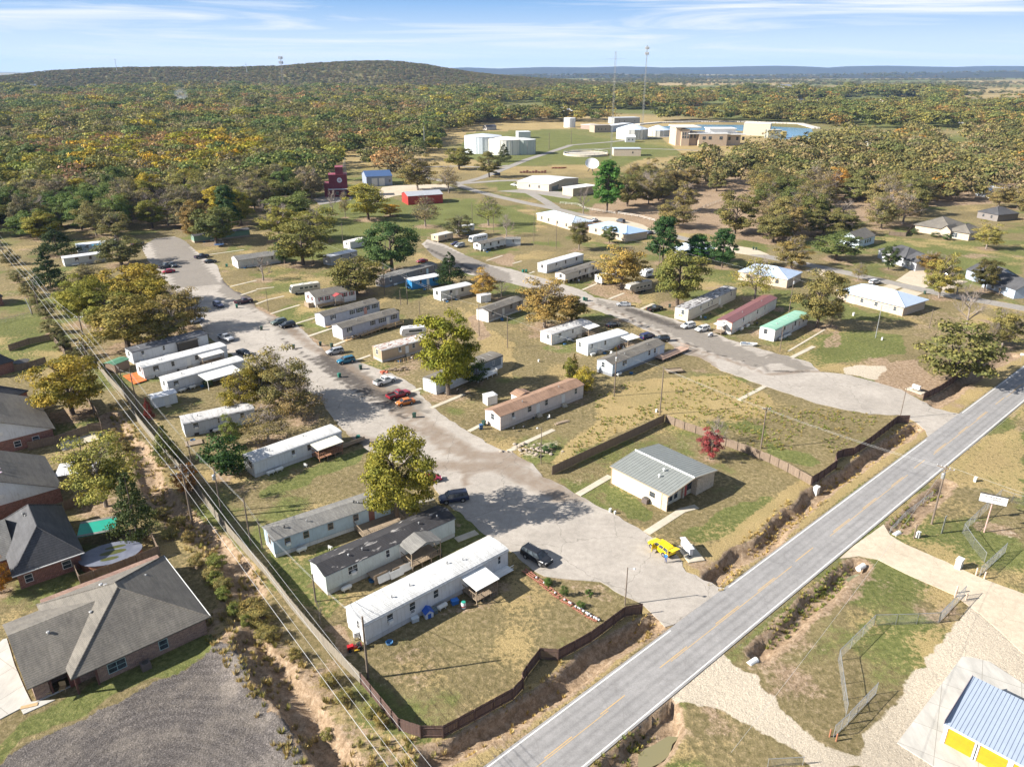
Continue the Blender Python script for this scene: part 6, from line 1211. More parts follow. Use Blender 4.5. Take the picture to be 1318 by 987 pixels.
def tank(cx,cy,t,wpx,yt,label,col,rcol=(0.7,0.7,0.68),cone=0.12,facet=32,name='water_tank',ribs=False):
    c=g(t,cx,cy); depth=c.y*CP+CAM_H*SP; r=wpx/3.948/FOC*depth/2; c=Vector((c.x,c.y+r*0.85,0)); h=height_at(Vector((c.x,c.y-r,0)),px(t,0,yt)[1])
    e=thing(name,label,'tank',c); MB().lathe([(r,-.2),(r,h)],facet).build('wall',paint('tank_shell',0.5,0.1,0.15,ribs=None),e,color=col); 
    rf=MB().lathe([(r*1.01,h+.003),(r*1.01,h+.25),(r*0.5,h+.25+r*cone*0.55),(0.4,h+.25+r*cone)],facet).build('roof',PLAINP,e,color=rcol)
    m_=MB()
    for i in range(16 if ribs else 0): a=2*math.pi*i/16; m_.tube((r*1.0*math.cos(a),r*1.0*math.sin(a),h+.25),(0,0,h+.35+r*cone),.25,.1,4)
    for i in range(20): a=2*math.pi*i/20; m_.tube((r*1.005*math.cos(a),r*1.005*math.sin(a),0),(r*1.005*math.cos(a),r*1.005*math.sin(a),h),.12,.12,4)
    m_.build('ribs',PLAINP,e,color=tuple(x*0.85 for x in col)); MB().tube((r*0.3,-r*0.96,0),(r*0.3,-r*0.96,h),.2).tube((r*0.33,-r*0.95,0),(r*0.33,-r*0.95,h),.2).build('ladder',GALV,e); return e
tank(1150,545,'T1',192,463,'big round pale blue water tank, left one of the pair',(0.58,0.63,0.68),(0.50,0.53,0.58))
tank(1270,552,'T1',190,478,'big round cream water tank in front of the pale blue one',(0.68,0.66,0.60),(0.70,0.67,0.60))
tank(55,550,'T2',124,478,'grey green round tank at the right end of the row',(0.42,0.47,0.44),(0.55,0.56,0.54))
tank(290,412,'T2',58,366,'small tall white tank on the grassy rise',(0.70,0.72,0.74),(0.8,0.8,0.8),0.05)
tank(615,474,'T2',162,425,'wide tank under a ribbed pale blue dome',(0.55,0.55,0.52),(0.56,0.64,0.74),0.30,16,'covered_basin',True)
tank(745,458,'T2',125,428,'second tank under a ribbed dome, further right',(0.50,0.50,0.46),(0.52,0.62,0.75),0.35,16,'covered_basin',True)
c=g('T2',370,550); e=thing('settling_basin','low round open basin with a railed rim on the grass','basin',c); MB().lathe([(20,0),(20,1.6),(19.2,1.6),(19.2,.6),(0.1,.55)],40).build('basin_wall',CONC,e); m_=MB()
for i in range(30): a=2*math.pi*i/30; m_.tube((19.6*math.cos(a),19.6*math.sin(a),1.6),(19.6*math.cos(a),19.6*math.sin(a),3.0),.12)
for i in range(30): a=2*math.pi*i/30; b2=2*math.pi*(i+1)/30; m_.tube((19.6*math.cos(a),19.6*math.sin(a),3.0),(19.6*math.cos(b2),19.6*math.sin(b2),3.0),.12,.12,4)
m_.box(-19,-.6,2,19,.6,2.3).build('walkway_rail',GALV,e)
c=g('T2',400,635); e=thing('satellite_dish','large white satellite dish tilted up on the grass','satellite dish',c,math.radians(25)); m_=MB(); pr=[(0.2+4.9*i/8,1.6*(i/8)**2) for i in range(9)]; m_.lathe(pr+[(r+0.05,z+0.25) for r,z in pr[::-1]],28); o=m_.build('dish',PLAINP,e,loc=(0,0,4.6),color=(0.75,0.74,0.71)); o.rotation_euler=(math.radians(38),math.radians(-18),0); MB().tube((-2,2,0),(0,0,4.6),.3).tube((2,2,0),(0,0,4.6),.3).tube((0,-2,0),(0,0,4.6),.3).build('mount',DARKT,e)
for k,(x,y) in enumerate(((250,345),(285,347))):
    e=thing('satellite_dish',['left small white dish among the far trees','right small white dish among the far trees'][k],'satellite dish',g('T2',x,y)); pr=[(0.2+6*i/6,2.0*(i/6)**2) for i in range(7)]; o=MB().lathe(pr+[(r+0.05,z+.25) for r,z in pr[::-1]],20).build('dish',PLAINP,e,loc=(0,0,5),color=(0.78,0.78,0.78)); o.rotation_euler=(math.radians(45),0.3,0); MB().tube((0,0,0),(0,0,5),.5).build('mount',DARKT,e)
# red tower, blue shed, red barn
A=g('T1',349,766); B=g('T1',478,762); L,ang,_=frame_of(A,B); e=thing('training_tower','dark red stepped tower building with a round white emblem and roof antennas','tower',A,ang); RD=(0.20,0.022,0.045); u=L/130
m_=[(0,0,130,10,2.2,'base_wall'),(4,0,58,9,8.0,'wall'),(27,0.5,58+58,9.5,11.6,'wall'),(62,1,103,9,15.8,'tower_wall')]
MB().box(0,0,0,L*0.30,9,7.6).build('low_wall',WALLV,e,color=RD); MB().box(L*0.20,.2,0,L*0.92,9.3,12.6).build('wall',WALLV,e,color=RD); MB().box(L*0.48,.4,12.59,L*0.78,7,16.8).build('tower_wall',WALLV,e,color=RD); MB().box(L*0.9,-.8,0,L*1.02,6,5.2).build('side_wall',WALLV,e,color=RD); MB().box(L*0.15,-2.4,4.4,L*1.0,0.1,4.75).build('canopy',ROOFM,e,color=(0.55,0.57,0.62))
for a,b_,z in ((0,.30,7.6),(.2,.92,12.6),(.48,.78,16.8)): MB().box(L*a-.1,-.1,z+.003,L*b_+.1,9,z+.3).build('parapet',PLAINP,e,color=(0.25,0.05,0.07))
em=MB().tube((L*0.62,.19,9.6),(L*0.62,.05,9.6),1.45,1.45,20).build('emblem',PLAINP,e,color=(0.70,0.72,0.78)); MB().tube((L*0.62,.05,9.6),(L*0.62,.0,9.6),.75,.75,14).build('emblem_centre',PLAINP,em,color=(0.55,0.35,0.42))
for x in (.3,.5,.8): add_window(e,L*x,-.01 if x<.2 else .19,1.2,1.4,1.8)
m_=MB()
for x in (.82,.86,.9): m_.tube((L*x,3,12),(L*x,3,18+8*(x-.8)*5),.12); 
for z in (14,15.5,17): m_.tube((L*.78,3,z),(L*.94,3,z),.1)
m_.build('antenna_frame',GALV,e)
block(g('T1',562,712),g('T1',692,706),20,6.2,'shed with a dark blue roof and two wide white doors',(0.26,0.30,0.38),'gable',rcol=(0.05,0.10,0.22),rise=2.6,name='shed',cat='shed',wins=(0.9,),big=((0.2,0.42,5.0,(0.66,0.66,0.66)),(0.48,0.70,5.0,(0.66,0.66,0.66))))
block(g('T1',772,806),g('T1',948,794),13,4.9,'bright red barn with a grey metal roof on the lawn',(0.42,0.035,0.03),'gable',rcol=(0.40,0.41,0.44),rise=1.6,name='barn',cat='barn',mat=WALLV)
# small far houses
for k,(t,x,y,wp,rc,wc,lb) in enumerate((('T1',45,318,45,(0.5,0.2,0.2),(0.6,0.55,0.5),'far house with a reddish roof left of the far lattice tower'),('T1',150,330,40,(0.7,0.72,0.72),(0.3,0.45,0.4),'far white roofed house with a green end'),('T1',310,345,50,(0.4,0.3,0.25),(0.55,0.4,0.3),'far tan house in the wood'),('T1',545,325,60,(0.2,0.4,0.25),(0.35,0.25,0.2),'far house with a green roof on a green field'),('T1',640,322,60,(0.25,0.25,0.3),(0.4,0.4,0.42),'far grey house beside the green roofed one'),
   ('T1',1170,425,50,(0.08,0.08,0.1),(0.6,0.55,0.5),'far house with a black roof by the road'),('T0',1150,310,45,(0.7,0.68,0.65),(0.6,0.55,0.5),'far pale building right of the smoke'),('T0',1180,218,60,(0.75,0.75,0.75),(0.7,0.7,0.7),'far white barns at the foot of the hill'),('T0',130,237,80,(0.4,0.42,0.45),(0.45,0.45,0.45),'far grey sheds on the field at left'),
   ('T3',172,304,30,(0.15,0.15,0.17),(0.6,0.6,0.6),'far black roofed house on the plain'),('T3',270,308,52,(0.5,0.14,0.14),(0.72,0.7,0.68),'far white house with a red roof on the plain'),('T3',475,322,36,(0.75,0.75,0.75),(0.7,0.7,0.7),'far white gabled house past the reservoir'),('T3',503,377,48,(0.7,0.7,0.7),(0.68,0.68,0.68),'far long white house among trees'),('T3',610,303,48,(0.6,0.5,0.5),(0.65,0.62,0.6),'far pinkish house on the plain'),
   ('T3',995,392,52,(0.7,0.72,0.76),(0.7,0.7,0.72),'far white twin roofed house at right'),('T3',90,247,46,(0.4,0.4,0.45),(0.65,0.65,0.65),'far grey roofed house behind the reservoir trees'),('T3',215,560,80,(0.6,0.58,0.55),(0.6,0.56,0.5),'pale wall and shed below the slate roofed house'),('T3',130,608,40,(0.66,0.66,0.66),(0.7,0.7,0.7),'small white trailer among the oaks at right'))):
    A=g(t,x,y); B=g(t,x+wp,y-3); block(A,B,(B-A).length*0.5,(B-A).length*0.24,lb,wc,'gable',rcol=rc,rise=(B-A).length*0.14,name='farm_house',cat='house')
# ================================================================ BRICK HOUSES bottom left
def qz(t,x,y,z): return g(t,x,y,z)
HZ=2.75
A=qz('B0',365,540,HZ); B=qz('B0',1083,215,HZ); C=qz('L0',850,765,HZ); A.z=B.z=C.z=0
L,ang,w=frame_of(A,B,C); e=thing('brick_house','big brick house with a taupe shingle roof at the bottom left beside the gravel','house',A,ang)
hip_roof(e,L-.9,w-.9,HZ,4.3,SH_TAUPE,.45,x0=.45,y0=.45)
P0=qz('B0',135,585,HZ); P0.z=0; R_=Matrix.Rotation(-ang,3,'Z'); q=R_@(P0-A); lx=q.x
P1=qz('B0',30,265,HZ); q1=R_@(P1-A); wy=min(w-0.5,abs(q1.y-q.y)+1.0)
gable_roof(e,-lx+5,wy-.9,HZ,2.9,SH_TAUPE,.25,.45,x0=lx+.3,y0=q.y+.45,name='wing_roof')
shell(e,L-1.2,w-1.2,-.1,HZ-.02,BRKM,(1,1,1),'flat',x0=.6,y0=2.3); MB().box(L*0.16,0.6,-.1,L-.6,2.35,HZ-.02).build('front_wall',BRKM,e)
shell(e,-lx+1,wy-3.2,-.1,HZ,BRKM,(1,1,1),'gable',2.4,'wing_wall',lx+.6,q.y+2.6); MB().box(lx+.6,q.y+.6,-.1,lx+2.2,q.y+2.7,HZ-.1).build('wing_pier',BRKM,e)
for x in (L*0.155,L*0.02,lx+2.3): MB().box(x,0.35 if x>0 else q.y+.5,-.1,x+.22,0.57 if x>0 else q.y+.72,HZ-.15).build('porch_post',plain('post_brown',(0.12,0.05,0.04),None,3),e)
add_window(e,L*0.30,.59,0.75,2.0,1.35,0,(0.30,0.45,0.45)); add_window(e,L*0.635,.59,0.75,1.0,1.35,0,(0.30,0.45,0.45)); add_door(e,L*0.03,2.29,0,1,2.05,0,(0.15,0.05,0.04))
MB().box(lx+.5,q.y+.4,-.05,L*.16,2.6,.08).build('porch_floor',CONCW,e)
vents(e,((L*.42,w*.63,6.3),(L*.445,w*.60,6.3),(L*.47,w*.57,6.2),(L*.49,w*.54,6.1)),(0.35,0.35,0.36),.16,.25); vents(e,((lx+4,q.y+wy*.38,5.0),(lx+9,q.y+wy*.40,5.2),(L*.72,w*.75,4.6),(L*.75,w*.66,4.7)),(0.3,0.3,0.3),.14,.2)
MB().box(L-.02,0,HZ-.05,L+.08,w,HZ+.1).build('gutter',TRIM,e)
acunit(g('B0',752,478),'air conditioner against the wall of the big brick house',ang)
# black hip roof brick house
A=qz('L0',62,880,HZ); B=qz('L0',430,755,HZ); C=qz('L0',318,512,HZ); A.z=B.z=C.z=0; L,ang,w=frame_of(A,B,C)
e=thing('brick_house','red brick house with a charcoal hip roof beside the green awning','house',A,ang); hip_roof(e,L-.9,w-.9,HZ,4.2,SH_DARK,.45,x0=.45,y0=.45); shell(e,L-1.2,w-1.2,-.1,HZ-.02,BRK,(1,1,1),'flat',x0=.6,y0=.6)
gable_roof(e,8,w*.7,HZ,3.2,SH_GREY,.3,.3,x0=-7,y0=w*.35,name='wing_roof'); shell(e,8,w*.7,-.1,HZ,BRK,(1,1,1),'gable',2.9,'wing_wall',-7,w*.35)
add_window(e,L*.73,.59,.9,1.1,1.2); add_window(e,L*.2,.59,.8,.9,1.2); vents(e,[(L*.40+i*.22,w*.64-i*.55,6.3-i*.15) for i in range(5)],(0.1,0.1,0.1),.15,.25); vents(e,((L*.42,w*.42,5.6),(L*.62,w*.2,4.3)),(.5,.5,.5),.1,.3); MB().box(0,-.08,HZ-.05,L,0.02,HZ+.1).build('gutter',TRIM,e)
# two gabled brick houses further back
def brickgable(a,b_,c,label,rm,rise=3.6,t='L0'):
    A=qz(t,*a,HZ); B=qz(t,*b_,HZ); C=qz(t,*c,HZ); A.z=B.z=C.z=0; L,ang,w=frame_of(A,B,C)
    e=thing('brick_house',label,'house',A,ang); gable_roof(e,L,w,HZ,rise,rm,.1,.1,axis='y'); shell(e,L-.8,w-.8,-.1,HZ,BRK,(1,1,1),'flat',x0=.4,y0=.4)
    MB().prism([(.3,HZ-.02),(L/2,HZ+rise-.1),(L-.3,HZ-.02)],.35,w-.35,'y').build('gable_end',WALLP,e,color=(0.72,0.74,0.76)); MB().tube((L/2,.36,HZ+1.6),(L/2,.28,HZ+1.6),.35,.35,12).build('gable_vent',TRIM,e)
    return e,L,w
e,L,w=brickgable((-300,610),(318,425),(235,262),'red brick house with a charcoal gable roof and white gable end',SH_TAUPE,4.6); vents(e,[(L*.56,w*.25+i*1.6,HZ+4.0) for i in range(5)],(0.5,0.4,0.45),.14,.3); 
MB().box(L*.30,-2.5,2.4,L*.30,-2.5,2.4)
e,L,w=brickgable((-260,260),(278,125),(225,-40),'red brick house with a grey gable roof and two white windows',SH_TAUPE,4.2); add_window(e,L*.62,.39,.8,1.1,1.2); add_window(e,L*.80,.39,.8,1.1,1.2); vents(e,[(L*.54,w*.3+i*1.5,HZ+3.8) for i in range(6)],(.5,.5,.5),.14,.3)
A=qz('L0',150,80,HZ); 
e,L,w,h=block(g('M0',-60,780),g('M0',78,742),11,2.8,'dark roofed brick house by the small green lawn at left',(0.25,0.1,0.07),'hip',rmat=SH_DARK,rise=3,name='brick_house',cat='house',mat=BRK)
block(g('M0',-40,985),g('M0',150,900),10,2.8,'charcoal roofed house corner above the orange tree',(0.25,0.1,0.07),'hip',rmat=SH_DARK,rise=3,name='brick_house',cat='house',mat=BRK)
block(g('M0',-30,415),g('M0',20,405),9,2.8,'house edge with a brick wall at the far left',(0.25,0.1,0.07),'hip',rmat=SH_DARK,rise=2.5,name='brick_house',cat='house',mat=BRK)
# ================================================================ VEHICLES
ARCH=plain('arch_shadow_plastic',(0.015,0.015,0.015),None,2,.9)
def section_loft(st, mats, name):
    """st: list of (x, zlow, zmid, ztop, half width, half width at top)"""
    vs=[]; fs=[]
    for (x,zl,zm,zt,hw,ht) in st: vs+=[(x,-hw*.92,zl),(x,-hw,zm),(x,-hw*.98,(zm+zt)/2+.05),(x,-ht,zt),(x,-ht*.6,zt+.03),(x,ht*.6,zt+.03),(x,ht,zt),(x,hw*.98,(zm+zt)/2+.05),(x,hw,zm),(x,hw*.92,zl)]
    n=10
    for i in range(len(st)-1):
        for j in range(n): fs.append((i*n+j,(i+1)*n+j,(i+1)*n+(j+1)%n,i*n+(j+1)%n))
    fs+=[tuple(range(n)),tuple(range(len(st)*n-1,(len(st)-1)*n-1,-1))]
    return MB().add(vs,fs).mesh(name,mats,False)
def car_kit(k):
    L,W_,wr,wb=dict(sedan=(4.7,1.8,.33,2.75),coupe=(4.4,1.72,.32,2.5),suv=(4.6,1.88,.37,2.7),bigsuv=(5.2,2.02,.40,2.95),pickup=(5.7,1.98,.40,3.5),van=(5.0,1.95,.35,2.9))[k]
    h=L/2; hw=W_/2
    if k in('sedan','coupe'): bt,rf=0.93,1.42; st=[(-h,.42,.6,.78,hw*.86,hw*.76),(-h+.12,.25,.6,.92,hw*.95,hw*.84),(-h+.7,.24,.62,.97,hw,hw*.88),(-.9,.24,.6,bt,hw,hw*.9),(.95,.24,.6,bt,hw,hw*.9),(h-.55,.24,.58,.82,hw*.98,hw*.84),(h-.1,.28,.55,.68,hw*.88,hw*.74),(h,.38,.5,.6,hw*.8,hw*.68)]; gl=[(-h+.55,-1.0),(1.2,.45)]
    elif k in('suv','bigsuv','van'): bt=1.08 if k!='bigsuv' else 1.15; rf=1.66 if k=='suv' else (1.86 if k=='bigsuv' else 1.75); st=[(-h,.45,.7,1.0,hw*.93,hw*.85),(-h+.1,.3,.7,bt,hw*.98,hw*.9),(-.5,.28,.68,bt,hw,hw*.92),(h-1.35,.28,.68,bt,hw,hw*.92),(h-.5,.28,.66,bt-.08,hw*.99,hw*.86),(h-.08,.3,.62,bt-.22,hw*.92,hw*.78),(h,.42,.6,bt-.35,hw*.86,hw*.72)]; gl=[(-h+.08,-h+.3),(h-1.15 if k!='van' else h-.75,h-1.85 if k!='van' else h-1.7)]
    else: bt,rf=1.12,1.80; st=[(-h,.5,.75,.88,hw*.95,hw*.9),(-h+.08,.4,.72,.9,hw,hw*.93),(-.55,.36,.72,.9,hw,hw*.93),(-.5,.36,.72,bt,hw,hw*.93),(h-1.6,.34,.7,bt,hw,hw*.92),(h-.5,.34,.68,bt-.03,hw*.99,hw*.88),(h-.06,.36,.66,bt-.15,hw*.94,hw*.82),(h,.45,.62,bt-.3,hw*.9,hw*.78)]; gl=[(-.5,-.35),(h-1.55,h-2.25)]
    body=section_loft(st,CARP,'body')
    (a0,a1),(b0,b1)=gl; tw=hw*.90; rw=hw*.72
    def trap(z0,z1,e0,e1,x0,x1,X0,X1,mat,nm):
        vs=[(x0,-e0,z0),(x1,-e0,z0),(x1,e0,z0),(x0,e0,z0),(X0,-e1,z1),(X1,-e1,z1),(X1,e1,z1),(X0,e1,z1)]
        return MB().add(vs,[(3,2,1,0),(4,5,6,7),(0,1,5,4),(1,2,6,5),(2,3,7,6),(3,0,4,7)])
    z0=bt+.0; glass=trap(z0,rf-.06,tw,rw,a0,b0,a1,b1,GLASS,'g').mesh('windows',GLASS)
    roof=MB(); roof.add([(a1-.03,-rw-.02,rf-.07),(b1+.03,-rw-.02,rf-.07),(b1+.03,rw+.02,rf-.07),(a1-.03,rw+.02,rf-.07),(a1+.1,-rw+.1,rf),(b1-.15,-rw+.1,rf),(b1-.15,rw-.1,rf),(a1+.1,rw-.1,rf)],[(3,2,1,0),(4,5,6,7),(0,1,5,4),(1,2,6,5),(2,3,7,6),(3,0,4,7)])
    xs=[(a0,a1),(b0,b1)]+[((a0+(b0-a0)*f),(a1+(b1-a1)*f)) for f in ((.36,.68) if k!='coupe' else (.5,))]
    for (p,q) in xs:
        for s in (-1,1): roof.tube((p,s*(tw+.005),z0),(q,s*(rw+.01),rf-.05),.045,.045,4)
    if k in('suv','bigsuv'):
        for s in (-1,1): roof.tube((a1+.2,s*rw*.85,rf+.05),(b1-.4,s*rw*.85,rf+.05),.025,.025,4)
    kit={'body':body,'windows':glass,'roof':roof.mesh('roof',CARP)}
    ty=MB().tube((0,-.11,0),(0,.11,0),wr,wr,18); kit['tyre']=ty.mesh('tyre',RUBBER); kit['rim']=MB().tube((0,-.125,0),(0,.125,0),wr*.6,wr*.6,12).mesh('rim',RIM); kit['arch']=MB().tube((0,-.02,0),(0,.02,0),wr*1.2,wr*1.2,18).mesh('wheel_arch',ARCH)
    kit['headlight']=MB().box(-.08,-.2,-.07,.05,.2,.07).mesh('headlight',LAMPG); kit['tail_light']=MB().box(-.04,-.1,-.14,.05,.1,.14).mesh('tail_light',TAILR); kit['mirror']=MB().box(-.07,-.1,-.06,.07,.1,.07).mesh('mirror',CARP)
    kit['bumper']=MB().box(-.07,-hw*.88,-.1,.07,hw*.88,.1).mesh('bumper',ARCH)
    kit['dim']=(L,W_,wr,wb,bt,h,hw,b0)
    if k=='pickup':
        m_=MB(); m_.box(-h+.02,-hw*.97,.88,-.52,-hw*.86,1.17).box(-h+.02,hw*.86,.88,-.52,hw*.97,1.17).box(-h+.0,-hw*.97,.6,-h+.09,hw*.97,1.15); kit['bed_sides']=m_.mesh('bed_sides',CARP); kit['bed_floor']=MB().box(-h+.1,-hw*.85,.935,-.53,hw*.85,.96).mesh('bed_floor',ARCH)
    return kit
def car(kind,t,rx,ry,fx,fy,col,label,group=None,name='parked_car',cat=None,hatch=False):
    K=cached(('car',kind),lambda:car_kit(kind)); a=g(t,rx,ry); b_=g(t,fx,fy); c=(a+b_)/2; d=b_-a; ang=math.atan2(d.y,d.x); L,W_,wr,wb,bt,h,hw,b0=K['dim']
    e=thing({'pickup':'pickup_truck','suv':'parked_car','bigsuv':'parked_car'}.get(kind,name),label,cat or {'pickup':'pickup truck','suv':'car','bigsuv':'car'}.get(kind,'car'),(c.x,c.y,max(zg(c.x,c.y),0.03)+0.01),ang,group)
    bd=put('body',K['body'],e,color=col); put('windows',K['windows'],e); put('roof',K['roof'],e,color=col)
    for sx in (-1,1):
        for sy in (-1,1):
            w_=put('wheel',K['tyre'],e,(sx*wb/2+.02,sy*(hw-.09),wr)); put('rim',K['rim'],w_); put('wheel_arch',K['arch'],bd,(sx*wb/2+.02,sy*(hw-.012),wr+.03))
    for s in (-1,1):
        put('headlight',K['headlight'],e,(h-.09,s*hw*.62,bt-.27)); put('tail_light',K['tail_light'],e,(-h+.03,s*hw*.8,bt-.15)); put('mirror',K['mirror'],e,(b0-.25,s*(hw+.06),bt+.06),color=col)
    for s in (-1,1): put('bumper',K['bumper'],e,(s*(h-.03),0,.45))
    if kind=='pickup': put('bed_sides',K['bed_sides'],e,color=col); put('bed_floor',K['bed_floor'],e)
    return e,K
BLK=(0.012,0.013,0.016); NAVY=(0.012,0.02,0.06); WC=(0.72,0.72,0.72); SIL=(0.38,0.39,0.41); MAR=(0.16,0.012,0.018)
e,K=car('suv','L2',788,768,722,722,(0.78,0.55,0.0),'yellow car with its side door and rear hatch open, on the concrete entrance')
L,W_,wr,wb,bt,h,hw,b0=K['dim']; dr=MB().box(0,-.03,-.75,1.05,.03,0).box(0.05,-.015,0,.95,.015,.5); o=dr.build('open_door',CARP,e,loc=(.75,hw,bt),rot=math.radians(115),color=(0.78,0.55,0.0)); MB().box(-.03,-.8,0,.03,.8,.95).build('open_hatch',CARP,e,loc=(-h+.12,0,1.62),rot=(0,math.radians(-78),0),color=(0.78,0.55,0.0))
for a in [
 ('bigsuv','L2',78,768,163,815,BLK,'black car with a roof rack parked beside the flower bed'),
 ('bigsuv','L1',1068,482,938,500,NAVY,'dark blue car in the shade between the round gold tree and the street'),
 ('coupe','L1',845,400,918,386,(0.42,0.02,0.07),'red car peeking out behind the round gold tree'),
 ('coupe','M1',797,900,716,918,(0.50,0.15,0.02),'orange vintage two door car beside the dark red pickup'),
 ('pickup','M1',665,890,778,856,(0.26,0.012,0.025),'dark red pickup truck beside the orange car'),
 ('pickup','M1',597,822,707,785,WC,'white pickup truck with a loaded bed near the tan home'),
 ('suv','M1',494,690,418,706,(0.01,0.13,0.22),'teal blue car below the silver one on the drive'),
 ('suv','M1',438,645,362,660,SIL,'silver car above the teal blue one'),
 ('suv','M1',142,496,88,508,(0.10,0.13,0.11),'grey green car beside the black one near the wide white home'),
 ('suv','M1',190,510,126,524,BLK,'black car right of the grey green one near the wide white home'),
 ('pickup','M0',1118,572,1178,592,SIL,'silver pickup truck outside the black roofed home'),
 ('sedan','M0',1213,648,1268,665,BLK,'black car beside the long white roofed home at the street'),
 ('pickup','M0',1195,405,1283,386,(0.055,0.015,0.03),'dark maroon pickup truck at the side of the street'),
 ('suv','M0',1092,405,1130,422,(0.05,0.06,0.13),'slate blue car alone near the street bend'),
 ('sedan','M0',890,236,822,248,(0.36,0.01,0.03),'red car in the parking area'),
 ('pickup','M0',812,222,868,210,(0.10,0.11,0.12),'dark grey pickup truck behind the red car'),
 ('pickup','M0',845,200,905,222,(0.04,0.05,0.06),'black pickup truck between the grey pickup and the red car'),
 ('pickup','M0',683,104,718,96,(0.05,0.06,0.07),'dark truck at the far left edge of the parking area'),
 ('pickup','M0',992,172,1060,160,NAVY,'navy pickup truck on the right of the parking area'),
 ('sedan','M0',1038,195,1102,186,(0.03,0.035,0.04),'black car just below the navy pickup'),
 ('sedan','M2',600,412,527,410,SIL,'silver car at the edge of the east street'),
 ('pickup','M2',682,442,758,424,BLK,'black pickup truck right of the silver car on the east street'),
 ('suv','M2',918,515,862,527,WC,'left white car of the two by the maroon roofed home'),
 ('suv','M2',998,530,928,545,(0.74,0.74,0.72),'right white car of the two by the maroon roofed home'),
 ('sedan','M2',468,524,548,505,(0.02,0.02,0.03),'black car under the shade of the tan leafy tree'),
 ('van','M2',650,585,712,565,(0.015,0.02,0.085),'dark blue car parked behind the pale blue home'),
 ('suv','M2',785,588,722,592,BLK,'black car right of the dark blue one behind the pale blue home'),
 ('sedan','M1',1035,98,992,103,(0.05,0.04,0.12),'purple blue car behind the silver van'),
 ('van','M1',1062,104,1004,118,SIL,'silver van in front of the white motorhome'),
 ('sedan','M1',870,184,812,194,(0.25,0.01,0.02),'dark red car behind the long taupe home'),
 ('suv','M3',518,302,568,293,WC,'white car on the drive of the long tan brick house'),
 ('suv','M3',892,266,940,252,BLK,'black car under the tree on the right hand drive'),
 ('pickup','T2',392,896,432,884,WC,'white truck behind the pale blue hip roofed house'),
 ('bigsuv','T2',580,902,517,886,(0.06,0.065,0.08),'dark truck on the drive beyond the blue hip roofed house'),
 ('sedan','T2',712,948,674,958,(0.05,0.06,0.09),'dark car at the right end of the blue hip roofed house'),
 ('pickup','T2',32,712,-12,706,WC,'leftmost white truck beside the cream warehouse'),
 ('pickup','T2',92,720,36,714,(0.70,0.70,0.70),'white truck parked nearest the cream warehouse door'),
 ('bigsuv','T1',1236,655,1206,657,BLK,'black car stopped on the road below the round tanks'),
 ('sedan','M0',1020,488,975,500,(0.35,0.38,0.45),'pale car in the shade of the half bare brown tree')]: car(*a)
MB().box(0,0,0,1.6,1.1,.35).box(.2,.1,.35,.9,.8,.7).build('cargo',PLAINP,[o for o in COL.objects if o.get('label','').startswith('white pickup truck with')][0],loc=(-2.5,-.5,.96),color=(0.08,0.09,0.09))
# ---- motorhomes
def camper(t,rx,ry,fx,fy,kind,L,col,label,strp=(0.25,0.2,0.15),name='motorhome'):
    a=g(t,rx,ry); b_=g(t,fx,fy); c=(a+b_)/2; d=b_-a; e=thing(name,label,'motorhome',(c.x,c.y,0),math.atan2(d.y,d.x)); h=L/2
    if kind=='coach': pr=[(-h,.5),(h-.6,.5),(h,.8),(h,1.5),(h-.45,2.75),(h-.8,3.1),(-h+.2,3.15),(-h,2.9)]; wh=(-h*.45,h*.66)
    elif kind=='fifth': pr=[(-h,.7),(h-2.6,.7),(h-2.4,1.75),(h,1.9),(h+.05,2.6),(h-.5,3.4),(h-3,3.55),(-h,3.55)]; wh=(-h*.35,-h*.12)
    else: pr=[(-h,.6),(h-.6,.6),(h,1.1),(h-.1,2.1),(h-.6,2.9),(-h,2.95)]; wh=(-.5,.5)
    m_=MB().prism([(x,z) for x,z in pr],-1.25,1.25,'y'); m_.build('body',PLAINP,e,color=col)
    for s in (-1,1):
        MB().box(-h+.4,s*1.255-.01,1.1,h-2.7 if kind=='fifth' else h-1.2,s*1.255+.01,1.32).build('stripe',PLAINP,e,color=strp)
        for i in range(4): MB().box(-h+1+i*(L-3.5)/4,s*1.262-.012,1.75,-h+2.1+i*(L-3.5)/4,s*1.262+.012,2.35).build('window',GLASS,e)
    if kind=='coach': MB().add([(h+.01,-1.1,1.55),(h+.01,1.1,1.55),(h-.42,1.1,2.7),(h-.42,-1.1,2.7)],[(0,1,2,3)]).add([(h+.03,-1.1,1.55),(h+.03,1.1,1.55),(h-.40,1.1,2.7),(h-.40,-1.1,2.7)],[(0,1,2,3)]).build('windscreen',GLASS,e)
    if kind=='fifth': MB().box(-h+1,-2.0,1.1,-h+4.4,-1.26,3.2).build('slide_out',PLAINP,e,color=tuple(x*.8 for x in col)); MB().box(h-1.9,-.9,0,-.0+h-1.8,-.8,1.8).box(h-1.9,.8,0,h-1.8,.9,1.8).build('landing_gear',DARKT,e)
    for x in (-h*.5,h*.1): MB().box(x,-.4,3.0 if kind!='fifth' else 3.5,x+.9,.4,3.3 if kind!='fifth' else 3.78).build('roof_unit',PLAINP,e,color=(.75,.75,.75))
    for x in wh:
        for s in (-1,1): put('wheel',cached('rvw',lambda:MB().tube((0,-.12,0),(0,.12,0),.42,.42,14).mesh('wheel',RUBBER)),e,(x,s*1.15,.42))
camper('M1',335,330,160,355,'coach',10.0,(0.50,0.48,0.42),'beige motorhome with brown stripes on the grass beside the wide white home')
camper('M1',1192,72,1060,98,'coach',9.0,(0.70,0.71,0.73),'white motorhome by the far bend of the east street',(0.3,0.35,0.45))
camper('M2',715,322,555,358,'fifth',10.5,(0.40,0.38,0.34),'grey tan fifth wheel camper with a slide out, standing on the dirt',(0.15,0.13,0.12),'camper_trailer')
